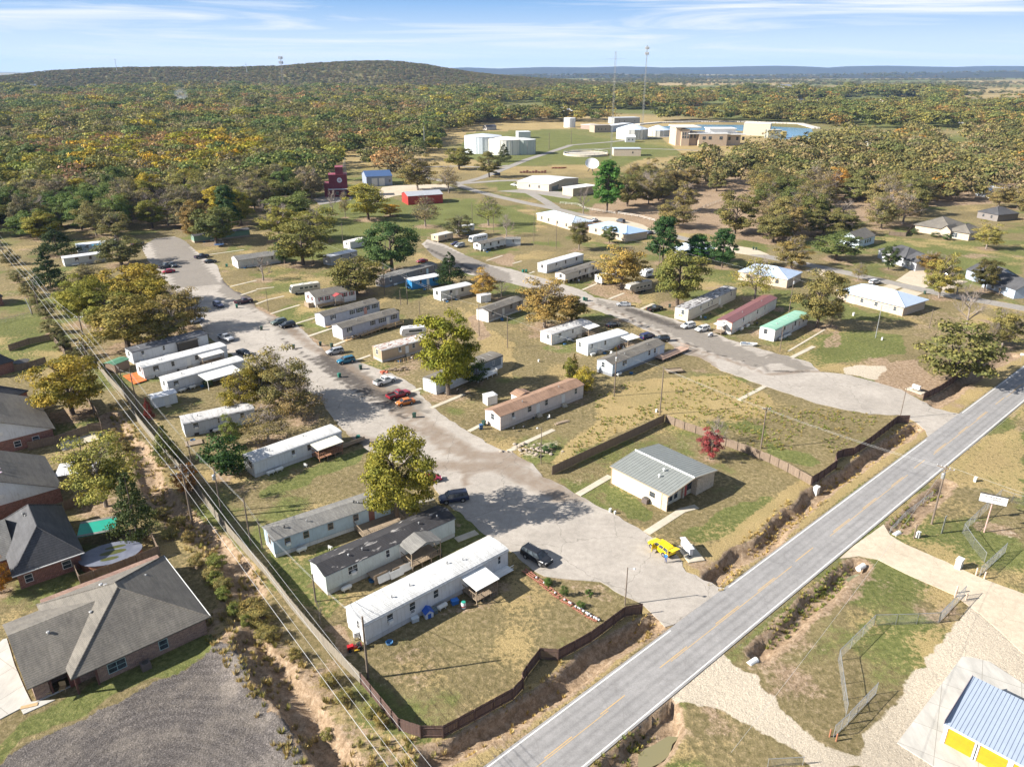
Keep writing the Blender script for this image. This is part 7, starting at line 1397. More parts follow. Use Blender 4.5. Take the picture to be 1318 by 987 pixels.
camper('M1',850,560,742,570,'caravan',7,(0.70,0.70,0.70),'white travel trailer behind the rust streaked home',(0.12,0.12,0.13),'camper_trailer')
camper('M2',700,258,655,272,'caravan',5,(0.66,0.68,0.72),'small white boat shaped trailer behind the fifth wheel camper',(0.4,0.45,0.55),'camper_trailer')
# ---- wheeled bins
def bin_(t,x,y,col,label,group=None):
    def f():
        b_=MB().add([(-.26,-.3,.06),(.26,-.3,.06),(.26,.3,.06),(-.26,.3,.06),(-.33,-.38,1.0),(.33,-.38,1.0),(.33,.38,1.0),(-.33,.38,1.0)],[(3,2,1,0),(4,5,6,7),(0,1,5,4),(1,2,6,5),(2,3,7,6),(3,0,4,7)]).mesh('body',PLAINP)
        l=MB().prism([(-.42,1.01),(.4,1.01),(.38,1.07),(0,1.13),(-.38,1.09)],-.36,.36,'x').mesh('lid',PLAINP); w_=MB().tube((-.33,.3,.12),(-.25,.3,.12),.13,.13,10).tube((.25,.3,.12),(.33,.3,.12),.13,.13,10).mesh('wheels',RUBBER); hd=MB().tube((-.25,.42,.98),(.25,.42,.98),.025,.025,5).mesh('handle',RUBBER); return b_,l,w_,hd
    K=cached('bin',f); p=g(t,x,y); e=thing('wheeled_bin',label,'bin',(p.x,p.y,max(.04,zg(p.x,p.y))),math.radians(hash((x,y))%360),group)
    put('body',K[0],e,color=col); put('lid',K[1],e,color=col); put('wheels',K[2],e); put('handle',K[3],e)
DG=(0.018,0.055,0.04); TG=(0.01,0.14,0.10)
for a in (('M1',27,532,DG,'dark bin in the street, furthest left near the two parked cars'),('M1',190,627,DG,'dark green bin standing on the kerb line of the street'),('M1',326,612,DG,'dark green bin left of the other one before the ramped home'),('M1',383,620,DG,'dark green bin at the foot of the long wooden ramp'),('M1',530,732,DG,'dark green bin on the lawn edge by the teal blue car'),('M1',422,773,TG,'green bin on the pavement near the teal blue car'),('M1',803,977,DG,'dark bin alone in the street below the orange car'),
  ('M0',1153,212,TG,'green bin in front of the off white home'),('M0',1204,420,TG,'green bin beside the dark maroon pickup'),('L1',518,185,TG,'green bin at the end of the wooden porch ramp'),('L1',1156,108,DG,'dark green bin by the end wall of the brown roofed home'),('L1',1142,128,(0.05,0.12,0.25),'blue grey bin beside the dark green one at the brown roofed home'),('M2',52,240,TG,'left green bin on the grass by the east street'),('M2',68,240,TG,'right green bin on the grass by the east street'),
  ('M2',362,383,TG,'green bin at the bend of the east street'),('M2',374,386,DG,'darker bin touching the green one at the bend'),('M3',800,300,DG,'dark bin by the drive of the grey house'),('M3',797,350,DG,'dark bin between the narrow road and the brick house drive'),('M2',1222,124,DG,'left bin of two beside the narrow road'),('M2',1236,126,DG,'right bin of two beside the narrow road'),('M0',1120,575+60,DG,'dark bin near the silver pickup'),('L1',930,770,(0.02,0.05,0.04),'dark green bin under the gabled porch'),('L0',518,178,DG,'dark bin in the back garden behind the brick house'),('M2',797,418,(0.03,0.05,0.04),'dark bin beside the black pickup truck')): bin_(*a)
# ================================================================ POLES AND WIRES
def pole(t,x,y,tx,ty,label,kind='wood',r=.15,arm=None,tr=False,lamp=None,group=None,arms=1,nm='utility_pole',cat='utility pole',az=0.0):
    b_=g(t,x,y); h=height_at(b_,px(t,tx,ty)[1]); z=zg(b_.x,b_.y); e=thing(nm,label,cat,(b_.x,b_.y,z),az,group); h-=z
    MB().tube((0,0,-.5),(0,0,h),r,r*.68,10).build('pole',POLEW if kind=='wood' else GALV,e)
    if arm:
        for k in range(arms): 
            z_=h-.5-k*1.3; MB().box(-arm/2,-.18,z_,arm/2,-.06,z_+.14).build('crossarm',POLEW if kind=='wood' else GALV,e)
            for f in (-.48,-.24,.24,.48): put('insulator',cached('ins',lambda:MB().lathe([(.04,0),(.09,.05),(.05,.1),(.09,.15),(.04,.24)],8).mesh('insulator',GALV)),e,(f*arm,-.12,z_+.14))
            MB().tube((-arm*.3,-.1,z_),(0,-.1,z_-.8),.03,.03,4).tube((arm*.3,-.1,z_),(0,-.1,z_-.8),.03,.03,4).build('brace',GALV,e)
    if tr: MB().lathe([(.25,0),(.30,.05),(.30,.85),(.22,.95),(.08,1.0)],12,(0,-.48,h-2.2)).build('transformer',GALV,e); MB().box(-.06,-.35,h-1.9,.06,-.1,h-1.8).build('bracket',GALV,e)
    if lamp: MB().tube((0,0,h-.25),(lamp*.9,-.3,h),.035).build('lamp_arm',GALV,e); MB().lathe([(.1,0),(.2,.1),(.14,.25),(.05,.3)],10,(lamp,-.33,h-.15)).build('lamp_head',LAMPG,e)
    return Vector((b_.x,b_.y,z+h))
CORR=math.radians(-38)
P={}
P['a']=pole('B1',575,532,537,213,'tall bare pole standing on the front lawn inside the long fence',r=.17)
P['b']=pole('L0',975,590,868,305,'grey transmission pole with a wide double crossarm on the eroded bank',arm=3.6,arms=2,r=.2,az=math.radians(15))
P['c']=pole('L0',1125,548,1060,318,'pole with a silver transformer beside the long fence',tr=True,r=.15)
P['d']=pole('L0',1275,715,1213,475,'leaning pole with a wrapped foot beside the fence, next after the transformer pole',r=.13)
P['e']=pole('L0',980,335,945,188,'short pole before the old grey white home',r=.13)
P['f']=pole('M0',705,955,648,732,'pole in front of the small white shed',r=.15)
P['g']=pole('M0',637,870,590,718,'thin pole beside the orange tarp',r=.13)
P['h']=pole('M0',440,635,393,460,'dark creosoted pole under the golden grove',r=.2,arm=2.2)
P['i']=pole('M0',470,800,385,590,'pale pole with crossarms above the yellow orange tree',arm=3.0,arms=2,r=.18,az=math.radians(15))
P['j']=pole('M0',200,432,148,262,'corridor pole above the green lawns at the left',arm=3.0,r=.17,az=math.radians(15))
P['k']=pole('B1',305,135,282,-5,'pole at the corner of the pale green grey home',r=.14)
P['l']=pole('L1',30,735,3,582,'short pole behind the blue grey home by the fence',r=.12)
P['m']=pole('M2',515,868,520,640,'pole with a transformer in the weeds behind the brown roofed home',tr=True,r=.15)
P['n']=pole('M2',747,962,765,716,'bare pole at the corner of the office fence',r=.15)
P['o']=pole('L2',1260,226,1278,14,'pole with a crossarm in the green lot beside the office fence',arm=1.6,tr=False,r=.15)
P['p']=pole('L3',833,608,877,312,'pole with a crossarm and meter boxes across the highway',arm=2.6,tr=True,r=.17,az=math.radians(-45))
P['q']=pole('M3',548,572,578,405,'grey pole on the lawn before the long tan brick house','steel',r=.13)
P['r']=pole('M3',820,525,835,428,'pole on the brown grass behind the spreading olive bush',r=.13)
P['s']=pole('M3',62,642,83,508,'short pole beside the green roofed home',r=.11)
P['t']=pole('M3',108,447,127,262,'pole with a transformer behind the green roofed home',tr=True,r=.14)
P['u']=pole('M2',738,265,745,98,'brown pole beside the golden tan tree',r=.14)
P['v']=pole('M1',290,196,278,58,'pole left of the narrow home with a white end',r=.14)
P['w']=pole('M1',443,122,433,-10,'pole on the grass behind the olive brown tree',r=.14)
P['x']=pole('M1',62,437,40,322,'thin pole on the lawn beside the motorhome path',r=.10)
P['y']=pole('M1',652,355,645,188,'pole with a transformer behind the long taupe home',tr=True,r=.14)
P['z']=pole('M1',768,402,750,264,'left pole of the pair by the blue walled home',r=.13,arm=1.2)
pole('M1',733,404,728,330,'short meter post by the blue walled home',r=.12)
pole('M1',830,452,828,386,'short pole on the bare lawn above the tall yellow green tree',r=.11)
P['A']=pole('M1',996,482,992,358,'pole right of the tall yellow green tree',r=.12)
P['B']=pole('M1',1132,562,1130,400,'pole standing before the grey home with a white end',r=.13)
P['C']=pole('M1',1276,622,1273,462,'pole with a meter in the open yard',r=.13)
P['D']=pole('T2',184,525,183,438,'thin pole on the grass slope below the pale tanks',r=.3)
P['E']=pole('T2',296,497,295,428,'thin pole beside the curving road on the rise',r=.3)
P['F']=pole('M2',107,97,103,-60,'pole on the lawn left of the pale blue hip roofed house',r=.14)
P['G']=pole('M2',220,122,218,-20,'pole nearest the pale blue hip roofed house',r=.14)
pole('M2',182,100,180,65,'white short post on the grass near two poles',r=.10)
P['H']=pole('T1',1097,900,1092,792,'lone pole on the lawn right of the red barn',r=.16)
P['I']=pole('T1',1205,945,1205,850,'pole beside the white motorhome',r=.14)
pole('T1',856,545,858,405,'tall slim grey pole in the wood beside the road','steel',r=.3)
P['J']=pole('M0',28,182,8,75,'pole at the upper left corner of the corridor',r=.15)
P['K']=pole('M0',165,452,125,365,'broken low pole by the chain link garden fence',r=.12)
P['L']=pole('L2',143,302,141,118,'slim lamp post by the rubble heap near the office fence',r=.09,lamp=-.8,nm='street_lamp',cat='street lamp')
pole('B2',577,152,574,-22,'slim lamp post at the park entrance by the dark fence',r=.10,lamp=.8,nm='street_lamp',cat='street lamp') if False else pole('B2',577,152,575,-40,'slim lamp post at the park entrance by the dark fence',r=.10,lamp=.9,nm='street_lamp',cat='street lamp')
pole('M3',672,980,700,825,'slim lamp post at the second entrance',r=.09,lamp=.8,nm='street_lamp',cat='street lamp')
pole('L3',743,682,752,612,'short brown stub post beside a meter box',r=.13)
def wire(pts,label,group,r=.013,sag=.012,off=(0,0,0)):
    m_=MB(); o=Vector(off)
    for a,b_ in zip(pts[:-1],pts[1:]):
        a=Vector(a)+o; b_=Vector(b_)+o; L=(b_-a).length; n=10; q=a
        for i in range(1,n+1):
            f=i/n; p=a.lerp(b_,f); p.z-=sag*L*4*f*(1-f); m_.tube(q,p,r,r,4,cap=False); q=p
    x=m_.build('power_line',WIRE); tag(x,label,'power line',group)
end=Vector(G((590,1010))).lerp(P['b'],0); 
nb=(P['b']-P['i']); far0=P['j']+(P['j']-P['i'])*2.2; nxt=P['b']+nb*2.6
TG_='transmission wires along the long fence'
for k,o in enumerate(((-1.7,-.4,-.3),(-.6,-.1,-.3),(.6,.2,-.3),(1.7,.5,-.3),(-1.2,-.3,-1.6),(1.2,.3,-1.6))):
    q=Vector(o); wire([far0+q,P['j']+q,P['i']+q,P['b']+q,nxt+q],'overhead wire in the parallel bundle running along the long fence',TG_,.017)
for o in (-.12,.14): 
    wire([P[k]+Vector((o,0,-.25-abs(o)*4)) for k in 'jhgfecdlka'],'lower overhead wire looping between the shorter poles by the fence','lower wires along the fence',.013)
GP='thin wires through the middle of the park'
LBG='thin wire strung from pole to pole through the middle of the park'
for ch in ('vyzAB','BCmnop','mn','Csm','uG','ut','tqr','wv','yA','FGu'):
    if len(ch)>1: wire([P[k]+Vector((0,0,-.35)) for k in ch],LBG,GP,.012)
wire([P[k]+Vector((.3,0,-.7)) for k in 'nop'],LBG,GP,.012)
wire([P['p'],P['p']+(P['p']-P['o'])*1.3],'wire crossing from the highway pole to the right','highway wires',.012)
hd=HU*60; wire([P['p']-HU*75+Vector((6,-6,1)),P['p'],P['p']+HU*75],'wire following the right side of the highway','highway wires along the road',.014)
# ---- lattice masts
MASTM=plain('mast_steel',(.20,.20,.19),(.13,.13,.13),1,.6)
def mast(x,ybase,ytop,wpx,label,head=None,xt=None,arm=False):
    b_=G((x,ybase)); h=height_at(b_,ytop); depth=b_.y*CP+CAM_H*SP; w=wpx/FOC*depth; e=thing('lattice_mast',label,'mast',(b_.x,b_.y,0)); m_=MB(); n=max(8,int(h/(w*2.2))); rr=w*.045
    def P_(i,k): f=i/n; s=w*(0.5-0.30*f) if not arm else w*.42; a=2*math.pi*k/3+.4; return Vector((s*math.cos(a),s*math.sin(a),h*f))
    for k in range(3): m_.tube(P_(0,k),P_(n,k),rr,rr*.7,5)
    m_.build('legs',MASTM,e); q=MB()
    for i in range(n):
        for k in range(3): q.tube(P_(i,k),P_(i+1,(k+1)%3),rr*.55,rr*.55,3,cap=False).tube(P_(i,k),P_(i,(k+1)%3),rr*.55,rr*.55,3,cap=False)
    q.build('bracing',MASTM,e)
    if arm: MB().tube((-w*4,0,h*.93),(w*4,0,h*.93),rr,rr,4).tube((0,-w*2,h*.7),(0,w*2,h*.7),rr,rr,4).tube((0,0,h),(0,0,h*1.02),rr*.6).build('antenna_arm',GALV,e)
    if head:
        m2=MB()
        for zf in head:
            for k in range(9): a=k*.7; m2.box(w*.75*math.cos(a)-w*.10,w*.75*math.sin(a)-w*.10,h*zf,w*.75*math.cos(a)+w*.10,w*.75*math.sin(a)+w*.10,h*zf+w*1.0)
            for k in range(9): a=k*.7; m2.tube((0,0,h*zf+w*.5),(w*.75*math.cos(a),w*.75*math.sin(a),h*zf+w*.5),rr*.6,rr*.6,3)
        m2.build('antenna_panels',PLAINP,e,color=(0.5,0.5,0.52))
mast(786,204,66,3.0,'tall guyed lattice mast rising from the grass before the covered tanks',arm=True)
mast(825.5,181,58,3.0,'tall lattice tower with antenna panels at its top, right of the guyed mast',head=(.955,.90))
mast(366,120,73,3.2,'lattice phone tower standing against the left hill',head=(.93,.80))
def skymast(x,yb,yt,label):
    d=3300; k=(493.5-yb)/FOC; X=(x-659)/FOC*d/(CP+SP*k); z=hz_(0,X,d); b_=Vector((X,d,z-3)); h=height_at(b_,yt); e=thing('radio_mast',label,'mast',b_); MB().tube((0,0,-2),(0,0,h),1.4,.7,5).build('pole',GALV,e); MB().box(-2.5,-.5,h-4,2.5,.5,h-2.5).build('antenna_arm',GALV,e)
skymast(150,88,76,'thin radio mast on the skyline of the hill, left one'); skymast(317,87,82,'short radio mast on the skyline of the hill near its middle')
# ================================================================ FENCES
def wood_fence(pl,label,mat,h=1.8,post=2.4,side=1,cat='fence',name='wooden_fence'):
    pl=[Vector((p[0],p[1],0)) for p in pl]; o=pl[0]; e=thing(name,label,cat,(o.x,o.y,0)); m_=MB(); ps=MB(); rl=MB(); r=random.Random(int(o.x))
    for a,b_ in zip(pl[:-1],pl[1:]):
        d=(b_-a); L=d.length; d.normalize(); n=Vector((-d.y,d.x,0))*side; k=max(1,int(L/0.16)); np_=max(1,round(L/post))
        for i in range(k):
            p=a+d*(L*i/k)-o; q=a+d*(L*(i+1)/k-.012)-o; w_=r.uniform(-.01,.01); z=zg((p+o).x,(p+o).y)+.03; t_=h+r.uniform(-.04,.04)
            A_=p+n*w_; B_=q+n*w_; m_.add([(A_.x,A_.y,z),(B_.x,B_.y,z),(B_.x+n.x*.022,B_.y+n.y*.022,z),(A_.x+n.x*.022,A_.y+n.y*.022,z),(A_.x,A_.y,z+t_),(B_.x,B_.y,z+t_),(B_.x+n.x*.022,B_.y+n.y*.022,z+t_),(A_.x+n.x*.022,A_.y+n.y*.022,z+t_)],[(3,2,1,0),(4,5,6,7),(0,1,5,4),(1,2,6,5),(2,3,7,6),(3,0,4,7)])
        for i in range(np_+1):
            p=a+d*(L*i/np_)-o-n*.075; z=zg((p+o).x,(p+o).y); ps.box(p.x-.05,p.y-.05,z-.3,p.x+.05,p.y+.05,z+h+.06)
        for f in (.2,.8):
            A_=a-o-n*.04; B_=b_-o-n*.04; rl.tube((A_.x,A_.y,zg(a.x,a.y)+h*f),(B_.x,B_.y,zg(b_.x,b_.y)+h*f),.045,.045,4)
    m_.build('boards',mat,e); ps.build('posts',mat,e); rl.build('rails',mat,e); return e
wood_fence(T('B1',(540,560),(700,755),(735,798),(845,835),(960,835),(1120,750),(1318,640))+T('B2',(52,585),(48,560),(72,520),(140,432),(232,438),(400,345),(575,215),(662,200)),'dark brown board fence curving round the front corner along the highway',FENCED,1.85)
wood_fence(T('B1',(540,560),(440,462),(345,362),(250,255),(185,178),(60,15))+T('L0',(1260,770),(1180,680),(1090,570),(1010,460),(950,385),(880,300),(830,250),(760,165),(700,90))+T('M0',(655,900),(560,800),(500,725)),'long weathered grey board fence running up the left side of the park',FENCEG,1.8)
wood_fence(T('L2',(200,360),(385,272),(580,182),(770,92)),'brown board fence on the left side of the office lot, with shadowed posts',FENCEB,1.9,2.4,-1)
wood_fence(T('L2',(775,92),(870,130),(985,168),(1080,212),(1200,256),(1303,298))+T('L3',(100,345),(218,412)),'pale brown board fence behind the crimson tree',FENCEB,1.8,2.4)
wood_fence(T('L3',(220,412),(285,372),(345,328),(340,300),(345,285),(380,270),(435,262),(520,205),(655,98),(714,96)),'dark board fence with a stepped recess beside the highway',FENCED,1.85)
wood_fence(T('M3',(786,890),(870,850),(940,802),(1040,720),(1122,655)),'dark board fence right of the second entrance',FENCED,1.85)
for k,(pl,lb) in enumerate(((T('M0',(48,640),(150,605),(268,582),(335,665)),'garden fence between the two green lawns at left'),(T('M0',(78,745),(150,728),(235,702)),'garden fence below the small green lawn'),(T('M0',(150,955),(275,915)),'short garden fence in front of the yellow orange tree'),
     (T('L0',(150,235),(290,200),(450,148)),'garden fence beside the patio with white boards'),(T('L0',(452,140),(520,135),(500,70),(440,-20)),'garden fence corner at the edge of the eroded slope'),(T('L0',(330,540),(455,500)),'garden fence between the patio roof and the green awning'),
     (T('L0',(412,922),(560,870),(700,815),(812,770),(760,660)),'tall garden fence curving behind the round pool'),(T('L0',(415,922),(368,825)),'short fence joining the pool fence to the brick house'),(T('M3',(600,55) and (630,50),(720,60)) if False else T('T3',(615,960),(700,965),(735,925)),'small weathered wooden pen beside the large hip roofed house'))): wood_fence(pl,lb,FENCEB,1.8)
def link_fence(pl,label,h=1.8,name='chain_link_fence',cat='fence',step=.22,rr=.005,post=3.0,bottom=False):
    pl=[Vector((p[0],p[1],0)) for p in pl]; o=pl[0]; e=thing(name,label,cat,(o.x,o.y,0)); m_=MB(); ps=MB(); rl=MB()
    for a,b_ in zip(pl[:-1],pl[1:]):
        d=(b_-a); L=d.length; d.normalize(); z0=.02; A_=a-o
        n=int(L/step)
        for i in range(-int(h/step),n+1):
            for s in (1,-1):
                u0=i*step; u1=u0+h; v0,v1=(0,h) if s==1 else (h,0)
                # clip to panel
                if u0<0: v0=v0+(-u0)*s; u0=0
                if u1>L: v1=v1-(u1-L)*s; u1=L
                if u1-u0<.05: continue
                p=A_+d*u0; q=A_+d*u1; m_.tube((p.x,p.y,z0+v0),(q.x,q.y,z0+v1),rr,rr,3,cap=False)
        rl.tube((A_.x,A_.y,h),((b_-o).x,(b_-o).y,h),.035,.035,6)
        if bottom: rl.tube((A_.x,A_.y,.12),((b_-o).x,(b_-o).y,.12),.035,.035,6)
        k=max(1,round(L/post))
        for i in range(k+1): p=A_+d*(L*i/k); ps.tube((p.x,p.y,-.1),(p.x,p.y,h+.1),.04,.04,6)
    m_.build('wire_mesh',MASTM,e); rl.build('rails',GALV,e); ps.build('posts',GALV,e)
link_fence(T('B3',(402,722),(378,560),(362,440),(545,258),(658,255),(765,252),(876,246),(940,180)),'chain link fence zigzagging across the grass beside the storage yard')
link_fence(T('B3',(338,832),(412,765)),'small open chain link gate leaf at the gravel lane',name='gate',cat='gate',bottom=True,post=1.6,step=.16)
link_fence(T('B3',(412,762),(555,612)),'long open chain link gate swung inside the storage yard',name='gate',cat='gate',bottom=True,post=2.4,step=.16)
link_fence(T('B3',(880,244),(1008,108)),'chain link gate leaf between two pinkish posts on the drive',name='gate',cat='gate',bottom=True,post=2.2,step=.16)
link_fence(T('L3',(1100,805),(1040,730),(990,655),(1080,570),(1180,478),(1240,500),(1318,520)),'chain link fence bending round the white sign across the highway')
link_fence(T('L3',(1075,875),(1135,820),(1205,755)),'open chain link gate beyond the concrete drive',name='gate',cat='gate',bottom=True,post=2.0,step=.16)
link_fence(T('B3',(0,985),(180,975)),'end of a low chain link fence at the bottom edge',1.2)
link_fence(T('M0',(-20,505),(80,480),(165,462),(130,385)),'low chain link garden fence on the green slope at left',1.3)
link_fence(T('L3',(620,655),(700,570),(835,470)),'low wire fence along the roadside ditch',1.0)
for k,(t,x,y) in enumerate((('B3',962,112),('B3',1018,128),('L3',1058,868),('L3',1100,888),('L3',958,960))):
    p=g(t,x,y); tag(MB().tube((0,0,-.1),(0,0,1.25),.12,.12,10).tube((0,0,1.25),(0,0,1.33),.12,.04,10).build('bollard',plain('bollard_pink',(0.62,0.45,0.36),None,2,.6),loc=p),'pinkish gate bollard at the edge of the concrete drive','bollard','gate bollards on the drive')
for k,(t,x,y) in enumerate((('B3',318,830),('B3',352,852))):
    p=g(t,x,y); tag(MB().tube((0,0,-.1),(0,0,1.1),.09,.09,8).tube((0,0,1.1),(0,0,1.16),.09,.03,8).build('bollard',plain('rust_post',(0.36,0.15,0.08),None,2,.8),loc=p),['rusty post left of the small gate leaf','rusty post right of the small gate leaf'][k],'bollard')
# rail fences in the distance
def rail(pl,label,col,h=1.2):
    pl=[Vector((p[0],p[1],0)) for p in pl]; o=pl[0]; e=thing('rail_fence',label,'fence',o); r_=MB(); p_=MB()
    for a,b_ in zip(pl[:-1],pl[1:]):
        L=(b_-a).length; n=max(1,int(L/3.5))
        for i in range(n+1): q=a.lerp(b_,i/n)-o; p_.box(q.x-.09,q.y-.09,-.1,q.x+.09,q.y+.09,h+.1)
        for z in (h*.5,h): r_.tube(tuple(a-o+Vector((0,0,z))),tuple(b_-o+Vector((0,0,z))),.07,.07,4)
    r_.build('rails',PLAINP,e,color=col); p_.build('posts',PLAINP,e,color=col)
rail(T('T2',(535,852),(640,868),(722,890)),'white rail fence beside the narrow road',(0.7,0.68,0.64)); rail(T('T2',(240,800),(330,808),(375,830),(520,852)),'pale rail fence left of the bright green pine',(0.6,0.58,0.53)); rail(T('T2',(880,870),(980,815),(1080,778)),'faint rail fence crossing the brown pasture',(0.5,0.45,0.38))
# ================================================================ SMALL THINGS
def simple(name,label,cat,p,rot,parts,group=None):
    e=thing(name,label,cat,p,rot,group)
    for nm,mb,mat,col in parts: mb.build(nm,mat,e,color=col)
    return e
HA=math.atan2(HU.y,HU.x)
p=g('L2',895,752); simple('mailbox_cluster','grey metal mailbox bank on a concrete pad beside the yellow car','mailbox',p,HA+math.radians(62),[('pad',MB().box(-2.6,-1.4,0,1.8,1.3,.16),CONC,None),('cabinet',MB().box(-1.6,.2,.62,1.5,.75,1.75),PLAINP,(.50,.52,.55)),('doors',(lambda m_:[m_.box(-1.55+i*.39,.17,.7+j*.26,-1.2+i*.39,.2,.92+j*.26) for i in range(8) for j in range(4)] and m_)(MB()),PLAINP,(.42,.44,.47)),('legs',MB().box(-1.3,.35,.15,-1.15,.6,.62).box(1.1,.35,.15,1.25,.6,.62),DARKT,None),('roof',MB().box(-1.75,.05,1.76,1.65,.95,1.84),PLAINP,(.6,.62,.64))])
p=g('M3',752,842); simple('mailbox_cluster','white mailbox bank on a pad at the second entrance','mailbox',p,HA+1.4,[('pad',MB().box(-2,-1,0,2,1,.15),CONC,None),('cabinet',MB().box(-.9,-.3,.6,.9,.3,1.5),PLAINP,(.72,.73,.74)),('legs',MB().box(-.6,-.1,.14,-.5,.1,.6).box(.5,-.1,.14,.6,.1,.6),DARKT,None)])
for (t,x,y,s,lb) in (('L3',250,425,1.25,'white utility cabinet at the corner of the dark fence'),('L3',968,830,1.35,'beige utility pedestal beside the concrete drive'),('L3',763,675,.8,'small white meter box beside the brown stub post'),('L3',1053,392,.7,'small pale pedestal in the grass across the highway'),('M3',581,582,.6,'small white pedestal by the grey pole on the lawn'),('M3',436,458,.75,'pale utility box behind the long tan brick house'),('L2',495,545,.5,'left tiny white stub in the office lawn'),('L2',519,555,.4,'right tiny white stub in the office lawn'),('M2',132,693,.5,'tiny white stub in the middle of the open yard'),('L2',730,40,.55,'small white box at the foot of the corner pole')):
    p=g(t,x,y); e=simple('utility_box',lb,'utility box',(p.x,p.y,zg(p.x,p.y)),HA,[('cabinet',MB().box(-.42*s,-.3*s,-.1,.42*s,.3*s,1.15*s),PLAINP,(.66,.66,.62)),('lid',MB().box(-.46*s,-.34*s,1.15*s+.003,.46*s,.34*s,1.24*s),PLAINP,(.72,.72,.68))])
p=g('L3',1100,650); q=g('L3',1128,555); h=height_at(p,px('L3',1135,500)[1])
e=simple('sign','white billboard sign with faint dark lettering on a single pinkish post','sign',p,math.radians(-28),[('post',MB().tube((0,0,-.2),(0,0,h),.11,.10,8),plain('sign_post_pink',(0.55,0.36,0.32),None,2,.6),None),('panel',MB().box(-1.9,-.12,h-.1,1.9,.12,h+1.3),PLAINP,(.74,.74,.72)),('frame',MB().box(-1.98,-.14,h+1.303,1.98,.14,h+1.4).box(-1.98,-.14,h-.19,1.98,.14,h-.103),DARKT,None)])
m_=MB(); r=random.Random(3)
for row in range(2):
    x=-1.3 if row==0 else -.5
    while x<(0.9 if row==0 else 1.3): 
        k=r.uniform(.08,.18); m_.box(x,-.135,h+.85-row*.38,x+k,-.121,h+1.02-row*.38+r.uniform(0,.1)); x+=k+.06
m_.build('lettering',plain('sign_ink',(0.18,0.17,0.17),None,2),e)
e=thing('road_sign','small white road sign on a post beside the highway at right','sign',g('M3',1283,692)); MB().tube((0,0,-.3),(0,0,2.2),.035).build('post',GALV,e); MB().box(-.38,-.03,1.7,.38,-.0,2.3).build('panel',PLAINP,e,rot=-.4,color=(.75,.75,.75))
e=thing('notice_panel','silver mesh panel standing on end beside the stub post','panel',g('L3',885,655),math.radians(40)); MB().box(-.25,-.04,0,.25,.04,3.2).build('panel',GALV,e); MB().tube((-.27,0,0),(-.27,0,3.3),.04).tube((.27,0,0),(.27,0,3.3),.04).build('frame',GALV,e)
for t,x,y,lb,ang in (('L3',480,822,'white culvert pipe end in the ditch beside the concrete drive',.6),('L3',660,655,'white culvert pipe end by the roadside ditch corner',.6),('B2',1240,440,'pale rubble edged culvert end below the concrete drive',.6)):
    p=g(t,x,y); e=thing('culvert_pipe',lb,'pipe',(p.x,p.y,-.15),ang); MB().tube((-1.0,0,0),(.5,0,.05),.42,.42,14).build('pipe',TRIM,e); MB().tube((.5,0,.05),(.51,0,.05),.34,.34,14).build('opening',DARKT,e)
# person standing behind the yellow car
def person(p,rot,label,top,legs,arms=((.28,.05,1.05),(.30,.12,.85))):
    e=thing('person',label,'person',p,rot)
    vs=[(0,0,.95),(0,0,1.15),(0,0,1.40),(0,0,1.52),(0,.01,1.66),(0,0,1.76),(.19,0,1.42),(.26,.03,1.16),(.24,.16,.95),(-.19,0,1.42),(-.27,.05,1.18),(-.2,.28,1.12),(.10,0,.90),(.11,.03,.50),(.11,0,.08),(.11,.14,.05),(-.10,0,.90),(-.13,.06,.50),(-.14,-.03,.08),(-.14,.11,.05)]
    ed=[(0,1),(1,2),(2,3),(3,4),(4,5),(2,6),(6,7),(7,8),(2,9),(9,10),(10,11),(0,12),(12,13),(13,14),(14,15),(0,16),(16,17),(17,18),(18,19)]
    rad=[.15,.14,.16,.06,.095,.06,.075,.05,.038,.075,.05,.038,.10,.07,.05,.04,.10,.07,.05,.04]
    me=D.meshes.new('body'); me.from_pydata(vs,ed,[]); 
    o=put('body',me,e); o.modifiers.new('s','SKIN')
    for i,r_ in enumerate(rad): me.skin_vertices[0].data[i].radius=(r_,r_*.85)
    me.skin_vertices[0].data[0].use_root=True; sb=o.modifiers.new('u','SUBSURF'); sb.levels=1; sb.render_levels=1
    m,t_,b=nt('clothes_'+label[:12].replace(' ','_')); sx=N(t_,'ShaderNodeSeparateXYZ'); t_.links.new(objco(t_),sx.inputs[0])
    c=ramp(t_,mth(t_,'MULTIPLY',sx.outputs[2],.5),[(0.0,(.03,.03,.03)),(.055,legs),(.475,top),(.755,(.42,.25,.18))],'CONSTANT'); t_.links.new(c,b.inputs['Base Color']); b.inputs['Roughness'].default_value=.8; me.materials.append(m)
    hb=MB().lathe([(.02,-.03),(.105,0),(.115,.06),(.08,.13),(.02,.155)],12,(0,-.015,1.69)); hb.build('hair',plain('dark_hair',(.04,.025,.015),None,3),e)
    for s in (1,-1):
        hp=(.24,.16,.95) if s==1 else (-.2,.28,1.12); m_=MB()
        for k in range(4): m_.tube((hp[0]-.03+.02*k,hp[1]+.03,hp[2]-.03),(hp[0]-.03+.02*k,hp[1]+.06,hp[2]-.11+.01*abs(k-1)),.011,.008,5)
        m_.tube((hp[0]+.04*s*-1,hp[1]+.02,hp[2]),(hp[0]+.07*s*-1,hp[1]+.06,hp[2]-.05),.012,.009,5); m_.build('fingers',plain('skin',(.42,.25,.18),None,3,.6),e)
p=g('L2',777,806); person((p.x,p.y,.04),math.radians(140),'person in a bright blue top and jeans standing behind the yellow car',(.03,.18,.55),(.03,.07,.22))
